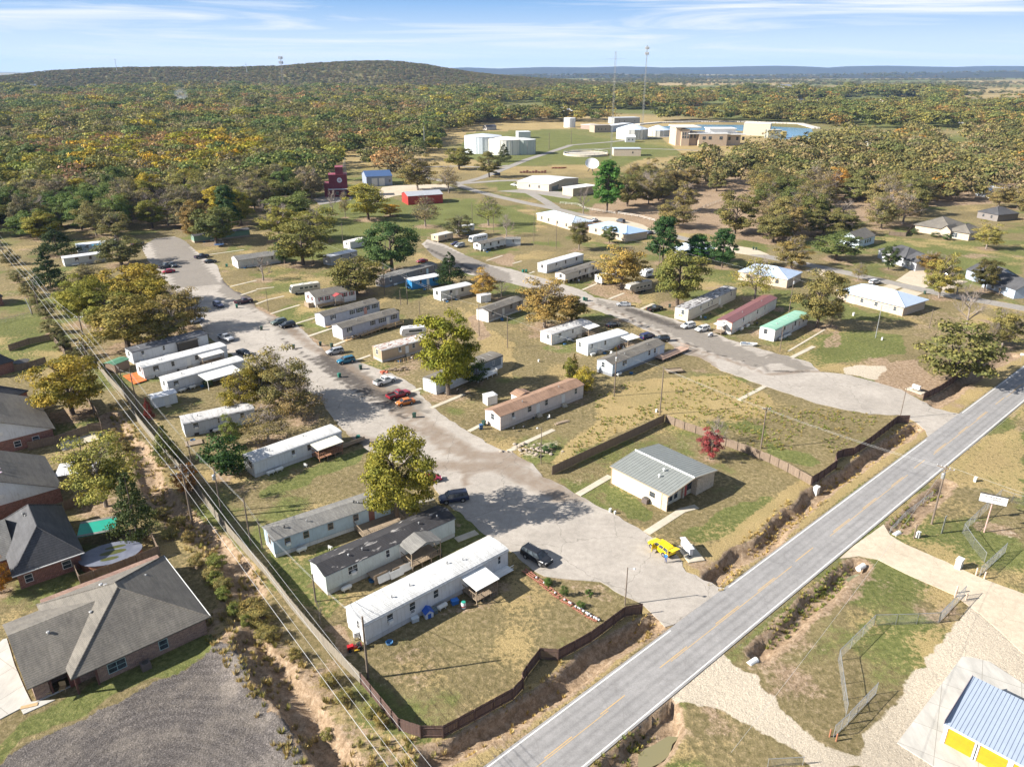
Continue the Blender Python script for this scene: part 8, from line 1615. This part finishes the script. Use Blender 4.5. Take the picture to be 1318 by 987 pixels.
# tractor, playhouse, yard goods near the front white home
e=thing('garden_tractor','small red garden tractor beside the end wall of the long white home','garden tractor',g('B1',508,380),math.radians(200)); CP_=plain('tractor_red',(.45,.015,.02),None,2,.35)
MB().prism([(-.9,.35),(1.0,.35),(1.0,.75),(.2,.8),(.1,.55),(-.9,.6)],-.28,.28,'y').build('body',CP_,e); MB().box(-.65,-.25,.6,-.2,.25,.72).box(-.72,-.25,.6,-.62,.25,1.0).build('seat',RUBBER,e); MB().tube((.15,0,.7),(.0,0,1.0),.03).tube((0,-.18,1.0),(0,.18,1.0),.025).build('steering_wheel',RUBBER,e)
for x,y,r_ in ((-.6,.42,.33),(-.6,-.42,.33),(.7,.36,.22),(.7,-.36,.22)): MB().tube((x,y-.1,r_),(x,y+.1,r_),r_,r_,12).build('wheel',RUBBER,e)
MB().box(.2,-.6,.12,.0-.5,.6,.28).build('mower_deck',plain('yellow_part',(.5,.3,.02),None,2),e)
simple('meter_pedestal','white meter pedestal with pipes behind the garden tractor','utility box',g('B1',515,330),.5,[('box',MB().box(-.35,-.25,.5,.35,.2,1.3),TRIM,None),('legs',MB().box(-.3,-.1,-.1,-.2,0,.5).box(.2,-.1,-.1,.3,0,.5),GALV,None),('meter',MB().tube((0,-.26,1.0),(0,-.36,1.0),.13),GALV,None)])
e=thing('playhouse','blue and white toy playhouse against the long white home','playhouse',g('B1',882,208),math.radians(30)); MB().prism([(-.6,0),(-.6,.9),(0,1.3),(.6,.9),(.6,0)],-.6,.6,'y').build('wall',PLAINP,e,color=(.6,.63,.68)); gable_roof(e,1.2,1.2,.9,.45,PLAINP,.1,.1,x0=-.6,y0=-.6,axis='y',col=(.02,.10,.45)); MB().box(-.25,-.63,0,.25,-.605,.75).build('door',PLAINP,e,color=(.02,.1,.4))
for t,x,y,c,lb in (('B1',815,235,(.5,.54,.56),'pale grey storage crate beside the toy playhouse'),('B1',912,195,(.10,.13,.13),'dark crate right of the toy playhouse'),('B1',1020,145,(.02,.14,.45),'blue crate beside the metal roofed porch')):
    simple('storage_crate',lb,'crate',g(t,x,y),.5,[('box',MB().box(-.5,-.35,0,.5,.35,.6),PLAINP,c),('lid',MB().box(-.54,-.39,.603,.54,.39,.68),PLAINP,tuple(min(1,v*1.25) for v in c))])
simple('barrel','white barrel with a red band beside the metal roofed porch','barrel',g('B1',1065,168),0,[('body',MB().lathe([(.3,0),(.36,.3),(.36,.7),(.3,1.0)],14),PLAINP,(.7,.72,.72)),('band',MB().lathe([(.37,.35),(.37,.5)],14),PLAINP,(.4,.03,.03)),('lid',MB().lathe([(.31,1.0),(.31,1.05)],14),PLAINP,(.02,.3,.22))])
# raised brick edged flower row
BR=plain('edging_brick',(.46,.20,.13),(.33,.13,.09),3,.9); pl=T('B2',(98,2),(150,45),(200,85),(255,125),(320,165),(380,205),(450,240)); pl=T('L2',(60,845),(130,895))+pl[2:]
e=thing('flower_bed','long narrow flower bed edged with red bricks across the front lawn','flower bed',(pl[0][0],pl[0][1],0)); m_=MB(); r=random.Random(9)
for a,b_ in zip(pl[:-1],pl[1:]):
    a=Vector((*a,0)); b_=Vector((*b_,0)); L=(b_-a).length; n=int(L/.34)
    for i in range(n):
        for s in (-.35,.35,0):
            if s==0 and r.random()<.3: continue
            d=(b_-a).normalized(); q=a+d*(i*.34)+Vector((-d.y,d.x,0))*(s+r.uniform(-.05,.05))-Vector((*pl[0],0)); hh=r.uniform(.1,.2); m_.box(q.x-.13,q.y-.09,0,q.x+.13,q.y+.09,hh)
m_.build('edging',BR,e); st_=MB()
for i in range(24): a=Vector((*pl[r.randrange(len(pl)-1)],0)); b_=Vector((*pl[-1],0)); q=a.lerp(b_,r.random())-Vector((*pl[0],0)); st_.lathe([(.08,.1),(.17,.2),(.14,.34),(.03,.38)],7,(q.x,q.y,0))
st_.build('pots',PLAINP,e,color=(.5,.52,.55))
for k,(t,x,y,w_) in enumerate((('L2',180,912,40),('B2',180,50,40),('B2',350,165,40),('B2',392,100,38))): ptree('bush',t,x,y,w_,y-28,(.06,.10,.03),['first small plant along the flower bed from the black car','second small plant along the flower bed from the black car','third small plant along the flower bed from the black car','lone tuft of green on the bare ground beyond the flower bed'][k],cat=None) if False else ptree('bush',t,x,y,w_,y-28,(.06,.10,.03),['first small plant along the flower bed from the black car','second small plant along the flower bed from the black car','third small plant along the flower bed from the black car','lone tuft of green on the bare ground beyond the flower bed'][k])
# back gardens, left
e=thing('patio_cover','corrugated pale patio roof on posts behind the grey gabled brick house','patio cover',g('L0',300,430),math.radians(20)); MB().box(-.2,-.2,2.5,6.2,5.0,2.62).build('roof',paint('corrugated_sheet',.5,.15,.2,ribs=('X',2.0,.03)),e,color=(.58,.58,.58)); MB().box(0,0,0,.1,.1,2.5).box(5.9,0,0,6,.1,2.5).box(5.9,4.7,0,6,4.8,2.5).build('posts',WOOD,e)
p=g('L0',408,745); e=thing('patio_cover','bright green awning roof with grey ends beside the charcoal roofed house','patio cover',p,math.radians(22)); MB().box(0,0,2.4,5.4,4.6,2.5).build('roof',PLAINP,e,color=(.01,.28,.20)); MB().box(0.05,-.01,2.503,5.35,.55,2.52).box(.05,4.0,2.503,5.35,4.6,2.52).build('shingle_band',SH_GREY,e); MB().box(0,0,0,.1,.1,2.4).box(5.3,0,0,5.4,.1,2.4).box(5.3,4.5,0,5.4,4.6,2.4).build('posts',WOOD,e)
p=g('L0',572,795); e=thing('swimming_pool','oval above ground pool with a grey cover holding green puddles','pool',p,math.radians(24)); e2=MB(); n=28; vs=[]
def ell(rx,ry,z): return [(rx*math.cos(2*math.pi*i/n),ry*math.sin(2*math.pi*i/n),z) for i in range(n)]
MB().add(ell(4.3,2.9,0)+ell(4.3,2.9,1.3),[(i,(i+1)%n,n+(i+1)%n,n+i) for i in range(n)]+[tuple(range(n,2*n))]).build('pool_wall',plain('pool_panel',(.34,.16,.09),(.24,.10,.06),2,.8,stretch=(3,3,.3)),e)
MB().add(ell(4.45,3.05,1.302)+ell(4.45,3.05,1.40),[(i,(i+1)%n,n+(i+1)%n,n+i) for i in range(n)]+[tuple(range(n,2*n))]).build('pool_cover',plain('pool_tarp',(.17,.18,.22),(.09,.10,.14),.5,.45),e)
for cx,cy,rx,ry in ((.3,.1,1.9,.6),(.6,1.5,1.5,.4),(-.1,-1.5,1.3,.45)):
    MB().add([(cx+rx*math.cos(2*math.pi*i/18),cy+ry*math.sin(2*math.pi*i/18),1.406) for i in range(18)],[tuple(range(18))]).build('puddle',plain('pool_algae',(.085,.09,.02),(.05,.055,.015),2,.45),e)
p=g('M0',110,700); e=thing('trampoline','dark round trampoline behind the small lawn','trampoline',g('M0',112,706)); MB().lathe([(1.9,.8),(1.95,.85),(1.6,.87),(.1,.82)],20).build('mat',DARKT,e); MB().tube((1.5,0,0),(1.5,0,.8),.05).tube((-1.5,0,0),(-1.5,0,.8),.05).tube((0,1.5,0),(0,1.5,.8),.05).tube((0,-1.5,0),(0,-1.5,.8),.05).build('legs',GALV,e)
e=thing('trampoline','blue rimmed trampoline in front of the green walled home','trampoline',g('M0',1115,108)); MB().lathe([(2.0,.9),(2.1,1.0),(1.7,1.02),(.1,.95)],20).build('mat',PLAINP,e,color=(.05,.10,.22)); m_=MB(); 
for i in range(6): a=i*1.047; m_.tube((1.9*math.cos(a),1.9*math.sin(a),0),(1.9*math.cos(a),1.9*math.sin(a),2.4),.04)
m_.build('net_poles',GALV,e)
tp=T('M0',(625,770),(722,745),(747,792),(682,812)); o=sheet('tarp',tp,.32,plain('orange_tarp',(.62,.16,.03),(.50,.12,.03),1,.6),.1,0,.05,2,kind=None); tag(o,'bright orange tarp stretched flat on the ground by the green shed','tarp')
for k,pg in enumerate((T('L0',(305,195),(350,180),(372,222),(318,240)),T('L0',(355,185),(400,172),(415,205),(372,222)),T('L0',(400,172),(480,150),(505,180),(418,205)))): o=sheet('ground_cover_sheet',pg,.10+.01*k,plain('faded_tarp',(.50,.44,.33),(.38,.33,.25),1,.8),.08,0,.05,k,kind=None); tag(o,['left faded tarp on the back garden patio','middle faded tarp on the back garden patio','right faded tarp on the back garden patio'][k],'tarp')
e=thing('wooden_platform','low broken wooden platform beside the old grey white home','platform',g('L0',985,200),math.radians(28)); MB().box(-1.6,-1.1,.1,1.6,1.1,.25).box(-1.5,-1.0,0,-1.3,1,.1).box(1.3,-1,0,1.5,1,.1).build('boards',WOOD,e)
e=thing('flat_trailer','small flat trailer lying in the grass beside the east street','trailer',g('M2',822,745),math.radians(12)); MB().box(-2.2,-1.1,.3,2.2,1.1,.42).box(-2.2,-1.1,.42,2.2,-1.0,.65).box(-2.2,1.0,.42,2.2,1.1,.65).build('bed',WOOD,e); MB().tube((0,-1.2,.3),(0,-1.1,.3),.3,.3,10).tube((0,1.1,.3),(0,1.2,.3),.3,.3,10).build('wheels',RUBBER,e)
e=thing('boat_trailer','low white dinghy and junk beside the east street','boat',g('M2',1195,612),math.radians(-12)); MB().add([(-2,-.7,.2),(1.2,-.7,.2),(2.2,0,.3),(1.2,.7,.2),(-2,.7,.2),(-2,-.9,.75),(1.3,-.9,.75),(2.6,0,.85),(1.3,.9,.75),(-2,.9,.75)],[(4,3,2,1,0),(0,1,6,5),(1,2,7,6),(2,3,8,7),(3,4,9,8),(4,0,5,9)]).build('hull',PLAINP,e,color=(.68,.68,.66)); MB().box(-1.6,-.6,.3,-.6,.6,.9).box(.0,-.5,.3,.5,.5,.8).build('load',PLAINP,e,color=(.2,.24,.3))
e=thing('motorcycle','covered motorcycle parked right of the two white cars','motorcycle',g('M2',1005,565),math.radians(35)); MB().add([(-1,-.25,.3),(1,-.2,.3),(1,.2,.3),(-1,.25,.3),(-.7,-.15,.9),(.5,-.3,1.15),(.5,.3,1.15),(-.7,.15,.9)],[(3,2,1,0),(4,5,6,7),(0,1,5,4),(1,2,6,5),(2,3,7,6),(3,0,4,7)]).build('cover',PLAINP,e,color=(.45,.45,.47)); MB().tube((-.8,-.07,.3),(-.8,.07,.3),.3,.3,12).tube((.8,-.07,.3),(.8,.07,.3),.3,.3,12).build('wheels',RUBBER,e)
e=thing('rubble_heap','rubble heap with weeds at the edge of the street near the lamp post','rubble',g('L2',110,240)); m_=MB(); r=random.Random(2)
for i in range(60): x,y=r.gauss(0,2.3),r.gauss(0,1.3); s=r.uniform(.15,.5); m_.lathe([(s*.6,0),(s,s*.5),(s*.5,s*.9)],6,(x,y,max(0,.5-abs(x)*.15)-.1))
m_.build('stones',plain('rubble_stone',(.36,.30,.24),(.24,.20,.16),1.5,.95),e)
for k,(t,x,y,w_) in enumerate((('L2',165,240,40),('L2',205,225,40))): ptree('bush',t,x,y,w_,y-24,(.05,.09,.04),['left tuft of weeds on the rubble heap','right tuft of weeds on the rubble heap'][k])
e=thing('pallet_pile','pile of pallets and boards in the grass by the brown roofed home','pallet',g('L2',250,95),math.radians(30)); MB().box(-1.8,-.4,0,1.8,.4,.12).box(-1.2,-.3,.123,1.5,.5,.22).build('boards',WOOD,e)
e=thing('junk_pile','heap of yard junk by the fenced yard of the tan home','junk',g('M1',700,738),math.radians(20)); m_=MB()
for i in range(22): x,y=r.uniform(-3,3),r.uniform(-1,1); s=r.uniform(.2,.6); m_.box(x,y,0,x+s*1.5,y+s,s*.8)
m_.build('boards',WOOD,e); MB().box(-3.6,-.6,0,-2.4,.0,.4).lathe([(.3,0),(.4,.3),(.2,.5)],8,(-2,-1,0)).lathe([(.3,0),(.4,.3),(.2,.5)],8,(-3.2,-1.2,0)).build('planters',PLAINP,e,color=(.5,.12,.06))
for k,(t,x,y,c,lb) in enumerate((('L2',840,765,(.5,.3,.2),'x'),)): pass
e=thing('shed_pile','brown brush pile on the grass near the bare orchard tree','brush pile',g('M1',215,215)); m_=MB()
for i in range(90): a=r.uniform(0,6.28); x,y=r.gauss(0,1.8),r.gauss(0,.9); m_.tube((x,y,.1),(x+math.cos(a)*1.2,y+math.sin(a)*1.2,r.uniform(.2,.8)),.05,.02,3)
m_.build('branches',BARK,e)
e=thing('farm_machinery','row of rusty machinery beside the road above the cream warehouse','machinery',g('T2',100,642)); m_=MB()
for i in range(9): x=-9+i*2.2; m_.box(x,-.8,0,x+1.6,.8,.9+.5*(i%3)); m_.tube((x,-1,.5),(x,1,.5),.5,.5,8)
m_.build('frames',plain('rusty_iron',(.20,.09,.06),None,1,.9),e)
e=thing('log_pile','reddish log pile on the grass near the satellite dish','log pile',g('T2',235,620)); m_=MB()
for i in range(12): m_.tube((-6+i*.8,-1+.4*(i%3),.4+.3*(i%2)),(-3+i*.8,1,.4+.3*(i%2)),.4,.4,6)
m_.build('logs',plain('red_logs',(.30,.13,.07),None,1,.9),e)
# porch furniture of the big brick house
for x,y,lb in ((255,610,'left brown porch chair of the big brick house'),(325,590,'right brown porch chair of the big brick house')):
    e=thing('chair',lb,'chair',g('B0',x,y),math.radians(20)); MB().box(-.35,-.35,.35,.35,.35,.45).build('seat',NEWWOOD,e); MB().box(-.35,.3,.45,.35,.38,1.1).build('backrest',NEWWOOD,e)
    for sx in (-.32,.28):
        for sy in (-.32,.28): MB().box(sx,sy,0,sx+.06,sy+.06,.35).build('leg',NEWWOOD,e)
tag(MB().box(-.9,-.25,0,.9,.25,.06).build('door_mat',NEWWOOD,loc=g('B0',150,672,.055),rot=.35),'orange brown mat on the pale drive of the big brick house','mat')
# everyday yard things beside the homes
def kit_(n):
    if n=='plastic_chair': return [('seat',MB().box(-.25,-.25,.4,.25,.25,.45),0),('backrest',MB().box(-.25,.2,.45,.25,.25,.9),0),('legs',MB().box(-.25,-.25,0,-.2,-.2,.4).box(.2,-.25,0,.25,-.2,.4).box(-.25,.2,0,-.2,.25,.4).box(.2,.2,0,.25,.25,.4),0)]
    if n=='propane_tank': return [('tank',MB().tube((-.7,0,.55),(.7,0,.55),.33,.33,12).tube((.7,0,.55),(.85,0,.55),.33,.15,12).tube((-.85,0,.55),(-.7,0,.55),.15,.33,12),0),('legs',MB().box(-.5,-.2,0,-.4,.2,.3).box(.4,-.2,0,.5,.2,.3),0)]
    if n=='grill': return [('bowl',MB().lathe([(.05,.5),(.28,.6),(.3,.8),(.2,.95),(.03,1.0)],12),1),('legs',MB().tube((.15,.1,.6),(.3,.2,0),.02).tube((-.15,.1,.6),(-.3,.2,0),.02).tube((0,-.15,.6),(0,-.3,0),.02),1)]
    return [('tub',MB().lathe([(.4,0),(.5,.35),(.46,.36),(.36,.05)],14),2)]
r=random.Random(31); KN=[('plastic_chair','white plastic chair out in a yard beside one of the homes','chair','plastic chairs in the yards',(.7,.7,.68)),('propane_tank','pale propane tank standing beside one of the homes','propane tank','propane tanks by the homes',(.66,.66,.62)),('grill','black kettle grill in a yard beside one of the homes','grill','grills in the yards',(.02,.02,.02)),('planter_tub','faded blue tub on the grass beside one of the homes','tub','tubs in the yards',(.05,.16,.32))]
KP={k[0]:[(a,(b_ if a!='legs' else b_).mesh(ONE.get(a,a),PLAINP)) for a,b_,_ in kit_(k[0])] for k in KN}
for (A_,an,L_,nm_) in HOMES:
    if nm_!='mobile_home' or L_<10: continue
    for q in range(r.choice((2,3,4))):
        k=KN[r.randrange(4)]; lx=r.uniform(.05,.5)*L_; ly=-r.uniform(.9,3.0) if k[0]!='propane_tank' else -.8; p=A_+Vector((lx*math.cos(an)-ly*math.sin(an),lx*math.sin(an)+ly*math.cos(an),0)); e=thing(k[0],k[1],k[2],(p.x,p.y,zg(p.x,p.y)+.01),an+(0 if k[0]=='propane_tank' else r.uniform(0,6)),k[3])
        for a,me in KP[k[0]]: put(ONE.get(a,a),me,e,color=k[4])
# smoke rising from the far wood
p=G((233,141)); e=MB(); n=12; prof=[(2,0),(5,7),(9,14),(14,22),(16,30),(10,38)]; m_=MB().lathe(prof,16); m=D.materials.new('thin_smoke'); m.use_nodes=True; t=m.node_tree; t.nodes.remove(t.nodes['Principled BSDF']); pv=t.nodes.new('ShaderNodeVolumePrincipled'); pv.inputs['Color'].default_value=(.75,.82,.95,1)
nz=noisef(t,objco(t),.06,4); gr=N(t,'ShaderNodeTexGradient',gradient_type='SPHERICAL'); mp=N(t,'ShaderNodeMapping'); mp.inputs['Location'].default_value=(0,0,-1.0); mp.inputs['Scale'].default_value=(1/15,1/15,1/19); t.links.new(objco(t),mp.inputs[0]); t.links.new(mp.outputs[0],gr.inputs[0]); t.links.new(mth(t,'MULTIPLY',ramp(t,nz,[(.36,0.0),(.60,.07)]),gr.outputs[1]),pv.inputs['Density']); t.links.new(pv.outputs[0],t.nodes['Material Output'].inputs['Volume'])
o=m_.build('smoke',m,loc=(p.x,p.y,3)); tag(o,'thin bluish smoke rising from the far wood',None,None,'stuff'); o.rotation_euler=(0,math.radians(12),0)
# rough grass and weeds (uncountable)
def tufts(name,regions,dens,label,cols,size):
    rg=np.random.default_rng(3); pts=[]
    for pg in regions:
        xs=[p[0] for p in pg]; ys=[p[1] for p in pg]; n=int((max(xs)-min(xs))*(max(ys)-min(ys))*dens); X=rg.uniform(min(xs),max(xs),n); Y=rg.uniform(min(ys),max(ys),n); ok=pip(X,Y,pg)&(fbm(X,Y,5,55)>-.15)
        for x,y in zip(X[ok],Y[ok]): s=rg.uniform(.6,1.5)*size; c=cols[rg.integers(len(cols))]; k=rg.uniform(.75,1.25); pts.append((x,y,zg(x,y)-.03,s,s*.8,(c[0]*k,c[1]*k,c[2]*k)))
    rg2=np.random.default_rng(4); nb=34; v=[]
    for i in range(nb):
        a=rg2.uniform(0,6.28); r_=rg2.uniform(0,.35); b0=np.array([r_*math.cos(a),r_*math.sin(a),0]); l=rg2.uniform(.4,1.0); tip=b0+np.array([math.cos(a)*.35*l,math.sin(a)*.35*l,l]); sd_=np.array([-math.sin(a),math.cos(a),0])*.05; v+= [b0-sd_,b0+sd_,tip+sd_*.4,tip-sd_*.4]
    me=quads_mesh(name+'_tuft',np.array(v),LEAFI); return mass(name,pts,label,me)
SC=[(.24,.19,.09),(.29,.22,.12),(.16,.15,.055),(.33,.26,.15)]
tufts('rough_grass',[BANK,BANK2],1.3,'rough dry grass and weeds over the eroded banks',SC,.6)
tufts('verge_grass',[T('B2',(0,640),(560,190),(740,215),(760,300),(470,470),(0,810),(-300,950),(-300,840)),T('L2',(950,880),(1303,560),(1303,720),(1050,960)),T('L3',(0,560),(700,90),(790,110),(420,400),(0,720))],1.5,'straw coloured grass along the highway ditch',[(.40,.30,.15),(.33,.25,.12),(.28,.20,.10)],.42)
tufts('field_weeds',[T('M2',(420,870),(560,800),(1100,770),(1303,870),(1303,987),(420,987)),T('L2',(280,210),(560,10),(760,30),(210,330)),T('L2',(880,10),(1303,60),(1303,270),(1000,150)),T('L3',(0,0),(600,60),(340,250),(0,230))],1.1,'patchy weeds in the empty lots beside the office',[(.17,.19,.06),(.22,.20,.08),(.13,.16,.045),(.27,.21,.10)],.40)
tufts('roadside_grass',[T('B2',(380,980),(700,740),(760,700),(720,860),(560,987)),T('L3',(150,980),(380,790),(460,830),(330,930),(220,987)),T('L3',(600,600),(860,420),(900,440),(680,640)),T('B3',(0,240),(380,-20),(400,40),(0,380))],2.2,'green and brown grass on the roadside slope',[(.12,.15,.045),(.20,.17,.07),(.15,.16,.05)],.45)
# leaf litter under the near trees, then store the ground zones
for (x,y,r_) in LITTER:
    i0,i1=np.searchsorted(XS,[x-r_*1.4,x+r_*1.4]); j0,j1=np.searchsorted(YS,[y-r_*1.4,y+r_*1.4])
    d=np.hypot(GX[j0:j1,i0:i1]-x,GY[j0:j1,i0:i1]-y); dirt[j0:j1,i0:i1]=np.maximum(dirt[j0:j1,i0:i1],0.62*np.clip(1.35-d/r_,0,1)); green[j0:j1,i0:i1]*=np.clip(d/r_,0.2,1)
cattr(gme,'zones',dirt,green,straw); cattr(gme,'stones',grav,PALE,ditchm)
# ================================================================ CAMERA, LIGHT, SKY, AIR
cam=D.cameras.new('camera'); co=D.objects.new('camera',cam); COL.objects.link(co); scene.camera=co
cam.sensor_width=36; cam.lens=36*FOC/1318; cam.clip_start=0.5; cam.clip_end=60000
co.location=(0,0,CAM_H); co.rotation_euler=(math.pi/2-TILT,0,0)
AZ,EL=259.0,30.0     # where the sun stands (clockwise from +Y)
sd=Vector((math.sin(math.radians(AZ))*math.cos(math.radians(EL)),math.cos(math.radians(AZ))*math.cos(math.radians(EL)),math.sin(math.radians(EL))))
sl=D.lights.new('sun','SUN'); sl.energy=5.0; sl.angle=math.radians(0.5); sl.color=(1.0,0.945,0.86)
so=D.objects.new('sun',sl); COL.objects.link(so); so.rotation_euler=sd.to_track_quat('Z','Y').to_euler(); so.location=(-200,0,300)
w=D.worlds.new('World'); scene.world=w; w.use_nodes=True; t=w.node_tree; bg=t.nodes['Background']
sky=t.nodes.new('ShaderNodeTexSky'); sky.sky_type='NISHITA'; sky.sun_disc=False; sky.sun_elevation=math.radians(EL); sky.sun_rotation=math.radians(AZ)
sky.air_density=1.0; sky.dust_density=0.6; sky.ozone_density=2.0
tc=t.nodes.new('ShaderNodeTexCoord'); mp=t.nodes.new('ShaderNodeMapping'); mp.inputs['Scale'].default_value=(1,1,4.0); mp.inputs['Location'].default_value=(0,0,0.06)
t.links.new(tc.outputs['Generated'],mp.inputs[0]); nv=t.nodes.new('ShaderNodeVectorMath'); nv.operation='NORMALIZE'; t.links.new(mp.outputs[0],nv.inputs[0]); t.links.new(nv.outputs[0],sky.inputs[0])
# thin streaks of cirrus
m2=t.nodes.new('ShaderNodeMapping'); m2.inputs['Scale'].default_value=(1.6,1.6,30.0); m2.inputs['Rotation'].default_value=(0.0,0.05,0.0); t.links.new(tc.outputs['Generated'],m2.inputs[0])
n1=noisef(t,m2.outputs[0],1.6,7,0.58,0.7); f=ramp(t,n1,[(0.47,0.0),(0.66,0.95)])
sx=N(t,'ShaderNodeSeparateXYZ'); t.links.new(tc.outputs['Generated'],sx.inputs[0])
def sc3(c,k): return tuple(v*k for v in c)
zf=ramp(t,sx.outputs[2],[(0.0,0.0),(0.03,0.30),(0.085,1.0)])
low=mixc(t,zf,(5.2,5.9,6.3),(1.25,2.75,5.1))
wv_=ramp(t,sx.outputs[2],[(0.12,1.0),(0.35,0.0)])
c1=mixc(t,wv_,sky.outputs[0],low); c2=mixc(t,f,c1,(5.8,6.0,6.2))
t.links.new(c2,bg.inputs[0]); bg.inputs[1].default_value=0.066
if HAZE>0:
    hb=MB().box(-15500,-390,-45,15500,24000,330)
    m=D.materials.new('haze_air'); m.use_nodes=True; t=m.node_tree; t.nodes.remove(t.nodes['Principled BSDF'])
    pv=t.nodes.new('ShaderNodeVolumePrincipled'); pv.inputs['Color'].default_value=(0.38,0.60,1.0,1); pv.inputs['Density'].default_value=HAZE; pv.inputs['Anisotropy'].default_value=0.0
    t.links.new(pv.outputs[0],t.nodes['Material Output'].inputs['Volume'])
    o=hb.build('haze',m); o['kind']='stuff'; o['label']='pale blue haze in the air over the far valley'
scene.view_settings.view_transform='Standard'; scene.view_settings.look='None'; scene.view_settings.gamma=1.0; scene.view_settings.exposure=1.38
scene.render.engine='CYCLES'
scene.cycles.max_bounces=5; scene.cycles.transparent_max_bounces=8
